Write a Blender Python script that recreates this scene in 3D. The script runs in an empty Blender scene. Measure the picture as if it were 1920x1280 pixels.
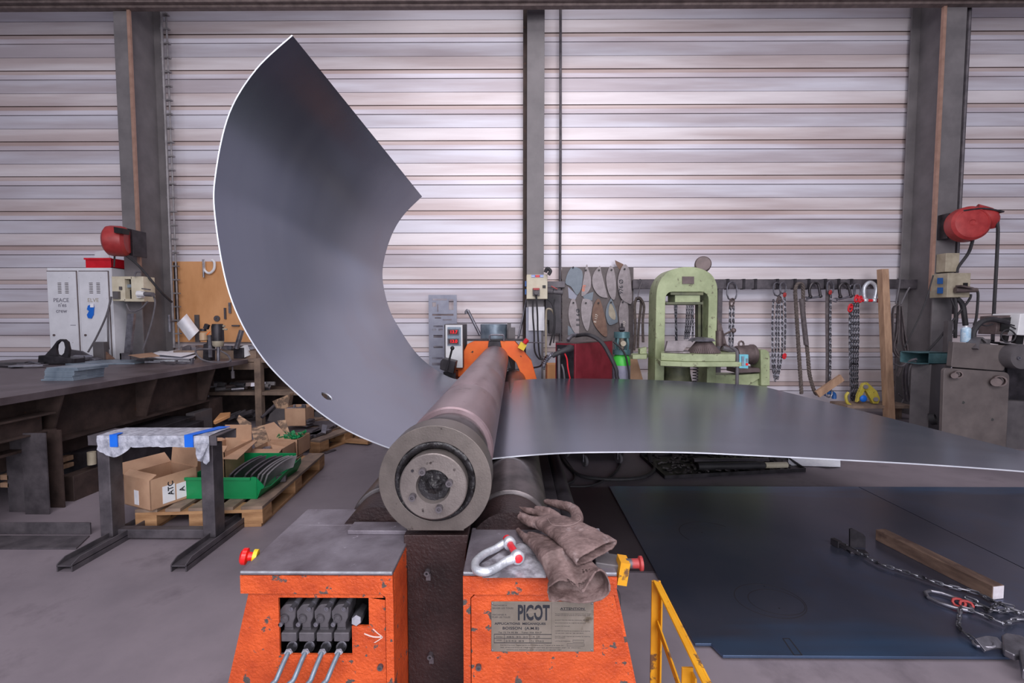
import bpy, bmesh, math, random
from mathutils import Vector, Matrix
random.seed(7)
V = Vector; PI = math.pi
F = 853.333; H = 1.45
CAM = V((0, 0, H))
ROT = Matrix.Rotation(.007, 3, 'Z') @ Matrix.Rotation(PI/2 - math.atan(45/F), 3, 'X')
C = bpy.context.scene.collection

def ray(px, py): return ROT @ V(((px-960)/F, -(py-640)/F, -1))
def P(px, py, D):            # the point seen at a photo position, at distance D into the hall
    d = ray(px, py); return CAM + d*(D/d.y)
def G(px, py, z=0.0):        # the point seen at a photo position, at height z
    d = ray(px, py); return CAM + d*((z-H)/d.z)
def S(D): return D/F

# ------------------------------------------------------------------ materials
def lin(c):
    return tuple(((v/255)/12.92 if v/255 <= .04045 else ((v/255+.055)/1.055)**2.4) for v in c) + (1,)
MATS = {}
def mat(name, c1, c2=None, rough=.6, metal=0.0, scale=8, bump=0.0, bscale=120, chips=None, stretch=(1, 1, 1), rvar=.12, emis=0, detail=6, lo=.35, hi=.65, spec=.5):
    m = bpy.data.materials.new(name); m.use_nodes = True; MATS[name] = m
    n = m.node_tree.nodes; l = m.node_tree.links; b = n['Principled BSDF']
    b.inputs['Metallic'].default_value = metal; b.inputs['Specular IOR Level'].default_value = spec
    tc = n.new('ShaderNodeTexCoord'); mp = n.new('ShaderNodeMapping'); mp.inputs['Scale'].default_value = stretch
    l.new(tc.outputs['Object'], mp.inputs['Vector'])
    nz = n.new('ShaderNodeTexNoise'); nz.inputs['Scale'].default_value = scale; nz.inputs['Detail'].default_value = detail; nz.inputs['Roughness'].default_value = .6
    l.new(mp.outputs[0], nz.inputs['Vector'])
    cr = n.new('ShaderNodeValToRGB'); e = cr.color_ramp.elements
    e[0].position = lo; e[1].position = hi; e[0].color = lin(c1); e[1].color = lin(c2 or c1)
    l.new(nz.outputs['Fac'], cr.inputs[0]); col = cr.outputs[0]
    if chips:
        cc, th, sc = chips[:3]; wd = chips[3] if len(chips) > 3 else .015
        nc = n.new('ShaderNodeTexNoise'); nc.inputs['Scale'].default_value = sc; nc.inputs['Detail'].default_value = 8; nc.inputs['Roughness'].default_value = .65
        l.new(tc.outputs['Object'], nc.inputs['Vector'])
        r2 = n.new('ShaderNodeMapRange'); r2.inputs['From Min'].default_value = th; r2.inputs['From Max'].default_value = th+wd
        l.new(nc.outputs['Fac'], r2.inputs['Value'])
        mx = n.new('ShaderNodeMix'); mx.data_type = 'RGBA'; l.new(r2.outputs[0], mx.inputs['Factor'])
        l.new(col, mx.inputs['A']); mx.inputs['B'].default_value = lin(cc); col = mx.outputs['Result']
    l.new(col, b.inputs['Base Color'])
    mr = n.new('ShaderNodeMapRange'); mr.inputs['To Min'].default_value = max(.03, rough-rvar); mr.inputs['To Max'].default_value = min(1, rough+rvar)
    l.new(nz.outputs['Fac'], mr.inputs['Value']); l.new(mr.outputs[0], b.inputs['Roughness'])
    if bump:
        nb = n.new('ShaderNodeTexNoise'); nb.inputs['Scale'].default_value = bscale; nb.inputs['Detail'].default_value = 4
        l.new(mp.outputs[0], nb.inputs['Vector'])
        bp = n.new('ShaderNodeBump'); bp.inputs['Strength'].default_value = bump; bp.inputs['Distance'].default_value = .004
        l.new(nb.outputs['Fac'], bp.inputs['Height']); l.new(bp.outputs[0], b.inputs['Normal'])
    if emis:
        b.inputs['Emission Color'].default_value = lin(c1); b.inputs['Emission Strength'].default_value = emis
    return m
mat('orange', (172, 62, 26), (214, 88, 38), .48, 0, 9, 1.0, 130, chips=((84, 76, 74), .605, 19, .012), lo=.3, hi=.6, detail=9)
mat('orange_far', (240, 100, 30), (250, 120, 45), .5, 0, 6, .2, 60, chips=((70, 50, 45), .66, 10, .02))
mat('top_plate', (98, 90, 98), (140, 134, 144), .42, .4, 5, .35, 90, chips=((176, 170, 184), .66, 34, .05), detail=9)
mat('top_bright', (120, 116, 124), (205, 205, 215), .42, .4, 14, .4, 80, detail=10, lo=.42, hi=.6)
mat('oily', (40, 29, 30), (64, 46, 46), .42, .3, 6, .7, 110, chips=((120, 66, 42), .68, 9, .03))
mat('bearing', (104, 97, 94), (126, 117, 113), .42, .55, 6, .15, 200, chips=((60, 50, 48), .64, 20, .06))
mat('disc', (122, 114, 112), (146, 137, 134), .4, .6, 7, .2, 160, chips=((62, 54, 54), .62, 26, .06))
mat('grease', (22, 20, 22), (52, 50, 54), .3, .2, 30, 1.0, 70)
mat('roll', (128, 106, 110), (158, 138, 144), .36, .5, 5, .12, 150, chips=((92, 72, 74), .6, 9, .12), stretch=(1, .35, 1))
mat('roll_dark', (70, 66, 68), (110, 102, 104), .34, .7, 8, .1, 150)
mat('steel_sheet', (124, 131, 149), (131, 138, 155), .25, .82, 2.2, .02, 30, stretch=(.2, 2.6, .2), rvar=.015, chips=((128, 122, 132), .56, 1.3, .3))
mat('edge_bright', (205, 210, 222), (225, 228, 238), .35, .5, 10)
mat('floor_plate', (86, 92, 112), (102, 102, 118), .30, .75, 1.2, .03, 40, rvar=.05, chips=((88, 108, 142), .53, 1.0, .3))
mat('floor_plate_dark', (70, 62, 68), (84, 76, 82), .5, .5, 1.5)
mat('blacksteel', (40, 38, 42), (66, 62, 68), .45, .5, 8, .1)
mat('steel', (112, 110, 118), (150, 148, 158), .38, .75, 12, .1)
mat('valve', (72, 69, 74), (100, 96, 102), .45, .25, 14, .2, 90)
mat('bluesteel', (110, 124, 140), (144, 158, 172), .4, .35, 10, .05)
mat('darksteel', (80, 76, 82), (108, 102, 108), .5, .5, 8, .15)
mat('rustbrown', (52, 42, 40), (82, 66, 62), .6, .3, 6, .25, 60, chips=((100, 60, 44), .64, 7, .1))
mat('table_steel', (84, 74, 78), (112, 102, 108), .45, .4, 3, .2, 60)
mat('chain', (56, 54, 60), (150, 150, 160), .38, .75, 16)
mat('chain_dark', (44, 40, 42), (92, 88, 92), .4, .7, 16)
mat('galv', (178, 182, 192), (214, 218, 226), .38, .5, 30, .3, 160)
mat('redpaint', (200, 28, 42), (222, 44, 56), .4, 0, 8)
mat('redplastic', (230, 18, 22), (240, 30, 30), .3)
mat('redbin', (196, 14, 34), (216, 24, 44), .4)
mat('reddull', (150, 44, 46), (172, 58, 58), .45, 0, 10)
mat('welder_red', (116, 30, 44), (134, 40, 54), .5, .1, 8, .1)
mat('yellow', (206, 140, 18), (228, 164, 26), .5, 0, 6, .1, 60, chips=((112, 78, 50), .57, 14, .05))
mat('yellow_clean', (236, 200, 40), None, .4)
mat('yellow_pale', (176, 160, 60), (196, 180, 80), .5, 0, 12, 0, 60, chips=((80, 70, 50), .62, 20, .03))
mat('press_green', (138, 148, 112), (168, 178, 140), .5, .05, 5, .15, 60, chips=((96, 90, 70), .60, 12, .06), detail=9)
mat('press_dark', (76, 80, 64), (112, 114, 88), .55, .1, 7, .15, 60)
mat('motor_brown', (84, 72, 72), (110, 96, 96), .5, .3, 9)
mat('greybox', (84, 80, 84), (104, 99, 102), .5, .2, 4, .1)
mat('machine_grey', (94, 86, 86), (112, 103, 102), .55, .15, 4, .1)
mat('column', (106, 102, 105), (126, 121, 124), .55, .2, 2.5, .05)
mat('column_side', (84, 82, 84), (98, 95, 97), .6, .2, 2.5)
mat('beam', (92, 80, 78), (120, 106, 104), .6, .1, 9)
mat('copper_pipe', (150, 118, 104), (168, 134, 120), .5, .2, 10)
mat('greypipe', (124, 120, 124), (150, 146, 150), .45, .3, 10)
mat('beige', (196, 186, 164), (212, 204, 184), .5, 0, 8, .05)
mat('beige_dark', (150, 140, 122), (174, 164, 146), .5, 0, 8, .05)
mat('locker', (206, 206, 214), (224, 224, 232), .5, 0, 3, 0, 60, chips=((150, 142, 138), .68, 14, .05))
mat('offwhite', (216, 216, 220), (230, 230, 234), .45, 0, 6)
mat('paper', (230, 230, 240), (244, 244, 250), .7, 0, 10)
mat('cloth', (224, 228, 240), (240, 242, 250), .8, 0, 30, .5, 60)
mat('plywood', (196, 140, 92), (214, 158, 110), .7, 0, 4, .05, 60, stretch=(1, 1, .4))
mat('card', (176, 138, 112), (196, 158, 130), .8, 0, 5, .05, 60)
mat('card_in', (150, 116, 94), (178, 142, 116), .85, 0, 6)
mat('card_dirty', (120, 100, 86), (192, 158, 130), .85, 0, 14, lo=.45, hi=.55)
mat('pallet', (150, 110, 76), (188, 146, 106), .8, 0, 5, .3, 50, stretch=(1, 1, 5))
mat('pallet_top', (108, 92, 84), (150, 128, 112), .8, 0, 6, .3, 50)
mat('plank', (150, 118, 96), (182, 148, 122), .75, 0, 6, .2, 60, stretch=(3, 3, .5))
mat('beamwood', (88, 68, 60), (132, 106, 92), .7, 0, 5, .3, 60, stretch=(4, .6, 4), chips=((78, 58, 54), .56, 5, .1))
mat('endgrain', (206, 198, 206), (222, 216, 224), .7, 0, 30)
mat('greenbin', (8, 128, 72), (16, 142, 84), .4, 0, 4)
mat('black', (14, 13, 15), (24, 22, 25), .5)
mat('rubber', (36, 34, 38), (52, 50, 55), .6, 0, 10)
mat('rubber_grey', (84, 80, 86), (104, 100, 106), .6, 0, 10)
mat('glove', (76, 58, 56), (132, 110, 108), .7, 0, 15, .5, 150, chips=((178, 164, 166), .60, 9, .2), detail=9)
mat('glove_lining', (120, 104, 104), (176, 164, 168), .9, 0, 40, .9, 120)
mat('seam', (150, 130, 128), None, .8)
mat('nameplate', (134, 126, 116), (158, 148, 138), .4, .5, 10, .1, 100, chips=((96, 84, 68), .6, 12, .12))
mat('ink', (34, 36, 46), None, .6)
mat('ink_faint', (62, 58, 60), None, .6)
mat('chalk', (214, 206, 196), None, .9)
mat('pencil', (120, 118, 130), None, .9)
mat('arrowpaint', (220, 196, 190), None, .7)
mat('led', (255, 20, 30), None, .4, emis=.7)
mat('ledpanel', (70, 8, 16), None, .3)
mat('teal', (70, 104, 112), (96, 130, 136), .4, .3, 10)
mat('cyan', (104, 178, 196), (124, 194, 208), .45, 0, 10)
mat('blue', (10, 96, 200), (20, 110, 214), .5)
mat('bluesocket', (30, 84, 150), None, .5)
mat('spray', (150, 190, 220), (210, 225, 238), .35, .1, 40)
mat('bottlegreen', (60, 190, 60), (80, 200, 80), .45)
mat('bottlegrey', (128, 128, 150), (146, 146, 166), .45)
mat('stencil', (138, 140, 158), (156, 158, 174), .5, .1, 8)
mat('template_sheet', (84, 76, 77), (104, 96, 97), .55, .3, 10, .1)
mat('template', (124, 116, 119), (156, 147, 151), .5, .3, 10, .1)
mat('template_rust', (104, 76, 66), (132, 104, 90), .6, .2, 10, .1)
mat('template_blue', (88, 96, 106), (110, 118, 128), .45, .4, 10)
mat('rope', (78, 68, 66), (108, 98, 94), .8, 0, 30, .6, 90)
mat('belt', (82, 74, 78), (104, 96, 98), .8, 0, 20)
mat('amber', (190, 160, 130), None, .3)
mat('marker', (60, 34, 46), None, .6)
mat('bluetape', (10, 100, 220), (16, 112, 232), .5)
mat('plasticwrap', (140, 142, 156), (196, 198, 212), .35, 0, 24, .8, 70)
mat('debris', (48, 45, 48), (104, 98, 100), .8, .1, 30, 1, 60)
mat('scratch', (40, 38, 44), None, .5)
mat('purple_tint', (84, 66, 74), None, .4, .7)

# ------------------------------------------------------------------ mesh builder
def catmull(pts, n=6, closed=False):
    pts = [V(p) for p in pts]; out = []; m = len(pts)
    for i in range(m if closed else m-1):
        if closed: a, b, c, d = pts[(i-1) % m], pts[i], pts[(i+1) % m], pts[(i+2) % m]
        else: a, b, c, d = pts[max(i-1, 0)], pts[i], pts[i+1], pts[min(i+2, m-1)]
        for k in range(n):
            t = k/n
            out.append(.5*((2*b) + (c-a)*t + (2*a-5*b+4*c-d)*t*t + (3*b-a-3*c+d)*t**3))
    if not closed: out.append(pts[-1])
    return out
class B:
    def __init__(s): s.v = []; s.f = []
    def add(s, vs, fs):
        o = len(s.v); s.v += [V(v) for v in vs]; s.f += [tuple(i+o for i in f) for f in fs]; return s
    def hexa(s, p):          # 8 corners: 4 of one end, 4 of the other
        return s.add(p, [(3, 2, 1, 0), (4, 5, 6, 7), (0, 1, 5, 4), (1, 2, 6, 5), (2, 3, 7, 6), (3, 0, 4, 7)])
    def box(s, x0, y0, z0, x1, y1, z1):
        return s.hexa([(x0, y0, z0), (x1, y0, z0), (x1, y0, z1), (x0, y0, z1), (x0, y1, z0), (x1, y1, z0), (x1, y1, z1), (x0, y1, z1)])
    def rbox(s, c, size, rz=0, rx=0, ry=0):
        M = Matrix.Rotation(rz, 3, 'Z') @ Matrix.Rotation(ry, 3, 'Y') @ Matrix.Rotation(rx, 3, 'X'); c = V(c); x, y, z = [k/2 for k in size]
        return s.hexa([c + M @ V(q) for q in [(-x, -y, -z), (x, -y, -z), (x, -y, z), (-x, -y, z), (-x, y, -z), (x, y, -z), (x, y, z), (-x, y, z)]])
    def bpx(s, x0, y0, x1, y1, D, depth):   # box whose front face fills those photo bounds at distance D
        a = P(x0, y1, D); b = P(x1, y0, D); return s.box(a.x, D, a.z, b.x, D+depth, b.z)
    def prism(s, pts, vec):
        n = len(pts); pts = [V(p) for p in pts]; vec = V(vec)
        return s.add(pts + [p+vec for p in pts], [tuple(range(n))[::-1], tuple(range(n, 2*n))] + [(i, (i+1) % n, n+(i+1) % n, n+i) for i in range(n)])
    def ppx(s, pts, D, depth): return s.prism([P(x, y, D) for x, y in pts], (0, depth, 0))
    def ring(s, outer, inner, vec):          # closed frame between two loops of equal count
        n = len(outer); vec = V(vec); o = [V(p) for p in outer]; i_ = [V(p) for p in inner]
        vs = o + i_ + [p+vec for p in o] + [p+vec for p in i_]; f = []
        for k in range(n):
            j = (k+1) % n
            f += [(k, j, n+j, n+k), (2*n+k, 3*n+k, 3*n+j, 2*n+j), (k, 2*n+k, 2*n+j, j), (n+k, n+j, 3*n+j, 3*n+k)]
        return s.add(vs, f)
    def lathe(s, o, axis, prof, seg=32, ends=True, a0=0):
        o = V(o); ax = V(axis).normalized(); u = ax.orthogonal().normalized()
        if abs(ax.z) < .9: u = ax.cross(V((0, 0, 1))).normalized()
        w = ax.cross(u); vs = []; n = len(prof)
        for d, r in prof:
            for k in range(seg):
                a = a0 + 2*PI*k/seg; vs.append(o + ax*d + (u*math.cos(a)+w*math.sin(a))*max(r, 1e-4))
        f = [(i*seg+k, i*seg+(k+1) % seg, (i+1)*seg+(k+1) % seg, (i+1)*seg+k) for i in range(n-1) for k in range(seg)]
        if ends: f += [tuple(range(seg))[::-1], tuple(range((n-1)*seg, n*seg))]
        return s.add(vs, f)
    def cyl(s, p0, p1, r, r2=None, seg=24):
        p0 = V(p0); p1 = V(p1); return s.lathe(p0, p1-p0, [(0, r), ((p1-p0).length, r if r2 is None else r2)], seg)
    def pipe(s, p0, p1, ro, ri, seg=24):
        p0 = V(p0); L = (V(p1)-p0).length
        return s.lathe(p0, V(p1)-p0, [(0, ri), (0, ro), (L, ro), (L, ri), (0, ri)], seg, ends=False)
    def sph(s, c, r, seg=16, sc=(1, 1, 1)):
        vs = []; fs = []; n = seg//2; c = V(c)
        for i in range(n+1):
            a = PI*i/n
            for k in range(seg):
                b = 2*PI*k/seg; vs.append(c + V((r*sc[0]*math.sin(a)*math.cos(b), r*sc[1]*math.sin(a)*math.sin(b), r*sc[2]*math.cos(a))))
        for i in range(n):
            for k in range(seg): fs.append((i*seg+k, i*seg+(k+1) % seg, (i+1)*seg+(k+1) % seg, (i+1)*seg+k))
        return s.add(vs, fs)
    def tube(s, pts, r, seg=8, n=0, closed=False, flat=None):
        if n: pts = catmull(pts, n, closed)
        pts = [V(p) for p in pts]; m = len(pts); vs = []
        if callable(r): rr = [r(i/(m-1)) for i in range(m)]
        elif isinstance(r, (list, tuple)):
            rr = []
            for i in range(m):
                t = i/(m-1)*(len(r)-1); k = min(int(t), len(r)-2); rr.append(r[k]*(1-(t-k))+r[k+1]*(t-k))
        else: rr = [r]*m
        t0 = None; u = None
        for i in range(m):
            a = pts[(i-1) % m] if (closed or i) else pts[0]; b = pts[(i+1) % m] if (closed or i < m-1) else pts[-1]
            t = (b-a).normalized() if (b-a).length > 1e-9 else t0
            if u is None: u = t.orthogonal().normalized() if flat is None else (V(flat)-t*V(flat).dot(t)).normalized()
            else: u = (u - t*u.dot(t)).normalized()
            w = t.cross(u); t0 = t
            for k in range(seg):
                an = 2*PI*k/seg; vs.append(pts[i] + (u*math.cos(an)+w*math.sin(an))*rr[i])
        q = m if closed else m-1
        f = [(i*seg+k, i*seg+(k+1) % seg, ((i+1) % m)*seg+(k+1) % seg, ((i+1) % m)*seg+k) for i in range(q) for k in range(seg)]
        if not closed: f += [tuple(range(seg))[::-1], tuple(range((m-1)*seg, m*seg))]
        return s.add(vs, f)
    def strap(s, pts, wvec, w, t, n=0):      # flat band along a path
        if n: pts = catmull(pts, n)
        pts = [V(p) for p in pts]; wv = V(wvec).normalized()*w/2; m = len(pts); vs = []
        for i in range(m):
            d = (pts[min(i+1, m-1)]-pts[max(i-1, 0)]).normalized(); nn = d.cross(wv).normalized()*t/2; p = pts[i]
            vs += [p-wv-nn, p+wv-nn, p+wv+nn, p-wv+nn]
        f = [(i*4+k, i*4+(k+1) % 4, (i+1)*4+(k+1) % 4, (i+1)*4+k) for i in range(m-1) for k in range(4)] + [(3, 2, 1, 0), tuple(range(m*4-4, m*4))]
        return s.add(vs, f)
    def loft(s, rows, closed=True, caps=False):
        n = len(rows[0]); m = len(rows); vs = [p for r in rows for p in r]; q = n if closed else n-1
        f = [(i*n+k, i*n+(k+1) % n, (i+1)*n+(k+1) % n, (i+1)*n+k) for i in range(m-1) for k in range(q)]
        if caps: f += [tuple(range(n))[::-1], tuple(range((m-1)*n, m*n))]
        return s.add(vs, f)
    def link(s, c, t, nrm, L, W, r, seg=6):  # one stadium-shaped chain link
        t = V(t).normalized(); nrm = V(nrm); nrm = (nrm-t*nrm.dot(t)).normalized(); c = V(c); R = W/2; h = L/2-R; pts = []
        for k in range(5): a = -PI/2+PI*k/4; pts.append(c + t*(h+R*math.cos(a)) + nrm*(R*math.sin(a)))
        for k in range(5): a = PI/2+PI*k/4; pts.append(c + t*(-h+R*math.cos(a)) + nrm*(R*math.sin(a)))
        return s.tube(pts, r, seg, closed=True, flat=t.cross(nrm))
    def chain(s, pts, pitch, r, n=6, seg=5, up=(0, 0, 1)):
        pts = catmull(pts, n) if n else [V(p) for p in pts]; acc = 0; i = 0; j = 0; d = pitch/2
        for a, b in zip(pts, pts[1:]):
            L = (b-a).length
            while d <= acc+L:
                c = a + (b-a)*((d-acc)/L); t = (b-a)/L; nn = V(up)
                if abs(t.dot(nn)) > .9: nn = V((1, 0, 0))
                q = t.cross(nn).normalized(); nn = q.cross(t)
                s.link(c, t, (q+nn*.35) if j % 2 else (nn-q*.35), pitch*1.42, r*3.5, r, seg); j += 1; d += pitch
            acc += L
        return s
    def text(s, txt, o, size, right=(1, 0, 0), up=(0, 0, 1), depth=.0006, bold=0, align='LEFT', sx=1, lsp=1):
        c = bpy.data.curves.new('t', 'FONT'); c.body = txt; c.size = size; c.extrude = depth; c.offset = bold; c.align_x = align; c.space_character = lsp; c.resolution_u = 3
        ob = bpy.data.objects.new('t', c); me = bpy.data.meshes.new_from_object(ob)
        r = V(right).normalized(); u = V(up).normalized(); nn = r.cross(u); o = V(o)
        s.add([o + r*v.co.x*sx + u*v.co.y + nn*v.co.z for v in me.vertices], [tuple(p.vertices) for p in me.polygons])
        bpy.data.objects.remove(ob); bpy.data.curves.remove(c); bpy.data.meshes.remove(me); return s
    def plate(s, x0, z0, x1, z1, holes, y, t):   # upright plate with rectangular openings
        xs = sorted({x0, x1} | {h[0] for h in holes} | {h[2] for h in holes}); zs = sorted({z0, z1} | {h[1] for h in holes} | {h[3] for h in holes})
        def solid(i, j):
            if i < 0 or j < 0 or i >= len(xs)-1 or j >= len(zs)-1: return False
            cx = (xs[i]+xs[i+1])/2; cz = (zs[j]+zs[j+1])/2
            return not any(h[0] < cx < h[2] and h[1] < cz < h[3] for h in holes)
        for i in range(len(xs)-1):
            for j in range(len(zs)-1):
                if not solid(i, j): continue
                a, b, c, d = xs[i], xs[i+1], zs[j], zs[j+1]
                s.add([(a, y, c), (b, y, c), (b, y, d), (a, y, d)], [(0, 1, 2, 3)]); s.add([(a, y+t, c), (b, y+t, c), (b, y+t, d), (a, y+t, d)], [(3, 2, 1, 0)])
                if not solid(i-1, j): s.add([(a, y, c), (a, y, d), (a, y+t, d), (a, y+t, c)], [(0, 1, 2, 3)])
                if not solid(i+1, j): s.add([(b, y, c), (b, y, d), (b, y+t, d), (b, y+t, c)], [(3, 2, 1, 0)])
                if not solid(i, j-1): s.add([(a, y, c), (b, y, c), (b, y+t, c), (a, y+t, c)], [(3, 2, 1, 0)])
                if not solid(i, j+1): s.add([(a, y, d), (b, y, d), (b, y+t, d), (a, y+t, d)], [(0, 1, 2, 3)])
        return s

W = {}
def tag(o, label=None, cat=None, group=None, kind=None):
    if label: o['label'] = label
    if cat: o['category'] = cat
    if group: o['group'] = group
    if kind: o['kind'] = kind
    return o
def thing(name, label, cat, loc=(0, 0, 0), group=None):
    o = bpy.data.objects.new(name, None); C.objects.link(o); o.location = V(loc); o.empty_display_size = .1; W[o] = V(loc)
    return tag(o, label, cat, group)
def obj(name, b, m, parent=None, label=None, cat=None, group=None, kind=None, bev=0, smooth=35, mod=None):
    me = bpy.data.meshes.new(name); vs = b.v
    lo = V([min(v[i] for v in vs) for i in range(3)]); hi = V([max(v[i] for v in vs) for i in range(3)])
    org = (lo+hi)/2
    if parent is None: org.z = lo.z
    me.from_pydata([tuple(v-org) for v in vs], [], b.f); me.validate()
    bm = bmesh.new(); bm.from_mesh(me); bmesh.ops.remove_doubles(bm, verts=bm.verts, dist=1e-6)
    bmesh.ops.recalc_face_normals(bm, faces=bm.faces)
    for f in bm.faces: f.smooth = True
    if not bev:
        for e in bm.edges:
            if len(e.link_faces) != 2 or e.calc_face_angle(0) > math.radians(smooth): e.smooth = False
    bm.to_mesh(me); bm.free()
    me.materials.append(MATS[m] if isinstance(m, str) else m)
    o = bpy.data.objects.new(name, me); C.objects.link(o)
    if parent: o.parent = parent; o.location = org - W[parent]
    else: o.location = org
    W[o] = org
    if bev:
        d = o.modifiers.new('bevel', 'BEVEL'); d.width = bev; d.segments = 2; d.limit_method = 'ANGLE'; d.angle_limit = math.radians(38); d.harden_normals = True
    return tag(o, label, cat, group, kind)
def dup(root, delta=(0, 0, 0), rz=0, label=None, parent=None):
    r = root.copy(); C.objects.link(r); r.location = root.location + V(delta); r.rotation_euler.z += rz; W[r] = W[root]+V(delta)
    if parent: r.parent = parent
    if label: r['label'] = label
    for ch in root.children: dup(ch, (0, 0, 0), 0, None, r)
    return r

# ------------------------------------------------------------------ camera, light
cam = bpy.data.cameras.new('camera'); co = bpy.data.objects.new('camera', cam); C.objects.link(co)
co.location = CAM; co.rotation_euler = ROT.to_euler(); cam.lens = 16; cam.sensor_width = 36; cam.clip_start = .05; bpy.context.scene.camera = co
sc = bpy.context.scene; sc.view_settings.view_transform = 'Standard'; sc.view_settings.look = 'None'; sc.view_settings.gamma = 1; sc.view_settings.exposure = 0
wd = bpy.data.worlds.new('world'); sc.world = wd; wd.use_nodes = True
wd.node_tree.nodes['Background'].inputs[0].default_value = (.80, .78, .95, 1); wd.node_tree.nodes['Background'].inputs[1].default_value = .21
def area(name, loc, target, sx, sy, power, col=(1, .97, 1)):
    l = bpy.data.lights.new(name, 'AREA'); l.shape = 'RECTANGLE'; l.size = sx; l.size_y = sy; l.energy = power; l.color = col
    o = bpy.data.objects.new(name, l); C.objects.link(o); o.location = loc
    o.rotation_euler = (V(target)-V(loc)).to_track_quat('-Z', 'Y').to_euler(); return o
area('roof_light_front', (0.3, 1.2, 8.4), (0.6, 3.4, 0), 7, 3.0, 240, (1, .95, .97))
area('roof_light_back', (.4, -3.2, 5.2), (.8, 7, 1.9), 7, 2.5, 450, (1, .955, .985))
area('low_fill_light', (2.6, -5.2, 1.9), (1.6, 4, .6), 5.5, 3.2, 320, (.95, .95, 1))  # added low fill that brightens the floor under the sheet, no known gate
area('left_area_light', (-6, -4.5, 3.2), (-1, 3, .8), 3, 4, 130, (.9, .93, 1))  # cool area lamp from the left, behind the camera

# ------------------------------------------------------------------ room
def wall_material():
    m = mat('wall', (224, 220, 228), (238, 236, 244), .42, .15, 1.2, .04, 40, stretch=(.5, 1, 6))
    n = m.node_tree.nodes; l = m.node_tree.links; b = n['Principled BSDF']; src = b.inputs['Base Color'].links[0].from_socket
    geo = n.new('ShaderNodeNewGeometry'); sx = n.new('ShaderNodeSeparateXYZ'); l.new(geo.outputs['Position'], sx.inputs[0])
    a = n.new('ShaderNodeMath'); a.operation = 'SUBTRACT'; a.inputs[1].default_value = ZT-.521*8; l.new(sx.outputs['Z'], a.inputs[0])
    d = n.new('ShaderNodeMath'); d.operation = 'DIVIDE'; d.inputs[1].default_value = .521; l.new(a.outputs[0], d.inputs[0])
    fr = n.new('ShaderNodeMath'); fr.operation = 'FRACT'; l.new(d.outputs[0], fr.inputs[0])
    cr = n.new('ShaderNodeValToRGB'); cr.color_ramp.interpolation = 'CONSTANT'; e = cr.color_ramp.elements
    lvl = [(0, (255, 249, 246)), (.351-.012, (120, 110, 112)), (.351, (240, 240, 245)), (.725-.012, (120, 110, 112)), (.725, (252, 250, 255)), (.87-.012, (120, 105, 100)), (.87, (238, 222, 214)), (.985, (120, 105, 100))]  # colour carries the shading of slanted bands; dark lines paint groove shade and dirt
    e[0].position = 0; e[0].color = lin(lvl[0][1]); e[1].position = lvl[1][0]; e[1].color = lin(lvl[1][1])
    for p_, c_ in lvl[2:]: q = e.new(p_); q.color = lin(c_)
    l.new(fr.outputs[0], cr.inputs[0])
    mx = n.new('ShaderNodeMix'); mx.data_type = 'RGBA'; mx.blend_type = 'MULTIPLY'; mx.inputs['Factor'].default_value = 1
    l.new(src, mx.inputs['A']); l.new(cr.outputs[0], mx.inputs['B'])
    ns = n.new('ShaderNodeTexNoise'); ns.inputs['Scale'].default_value = .9; ns.inputs['Detail'].default_value = 7; mp = n.new('ShaderNodeMapping'); mp.inputs['Scale'].default_value = (.35, 1, 5)
    l.new(geo.outputs['Position'], mp.inputs[0]); l.new(mp.outputs[0], ns.inputs['Vector'])
    c2 = n.new('ShaderNodeValToRGB'); c2.color_ramp.elements[0].position = .38; c2.color_ramp.elements[0].color = lin((226, 217, 214)); c2.color_ramp.elements[1].position = .6; c2.color_ramp.elements[1].color = (1, 1, 1, 1)
    l.new(ns.outputs['Fac'], c2.inputs[0]); m2 = n.new('ShaderNodeMix'); m2.data_type = 'RGBA'; m2.blend_type = 'MULTIPLY'; m2.inputs['Factor'].default_value = 1
    l.new(mx.outputs['Result'], m2.inputs['A']); l.new(c2.outputs[0], m2.inputs['B']); l.new(m2.outputs['Result'], b.inputs['Base Color'])
    return m
ZT = P(350, 524, 7.0).z     # top of one brown groove of the cladding
wm = wall_material(); p = .521; prof = [(-.0, 7.0)]
z = ZT - p*8
while z < 7.2:
    # one period upwards: wide band b, wide band a, light strip, recessed groove
    for dz, y in [(0, 7.0), (.178, 6.994), (.183, 7.012), (.188, 7.0), (.373, 6.992), (.378, 7.012), (.383, 6.985), (.448, 6.985), (.453, 7.012), (.512, 7.012), (.516, 7.02)]:
        if z+dz > prof[-1][0]: prof.append((z+dz, y))
    z += p
b = B(); b.loft([[V((x, y, z)) for z, y in prof] for x in (-10, 12)], closed=False); b.loft([[V((x, y+.12, z)) for z, y in prof[::-1]] for x in (-10, 12)], closed=False)
obj('wall_back', b, wm, kind='structure', smooth=20)
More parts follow.
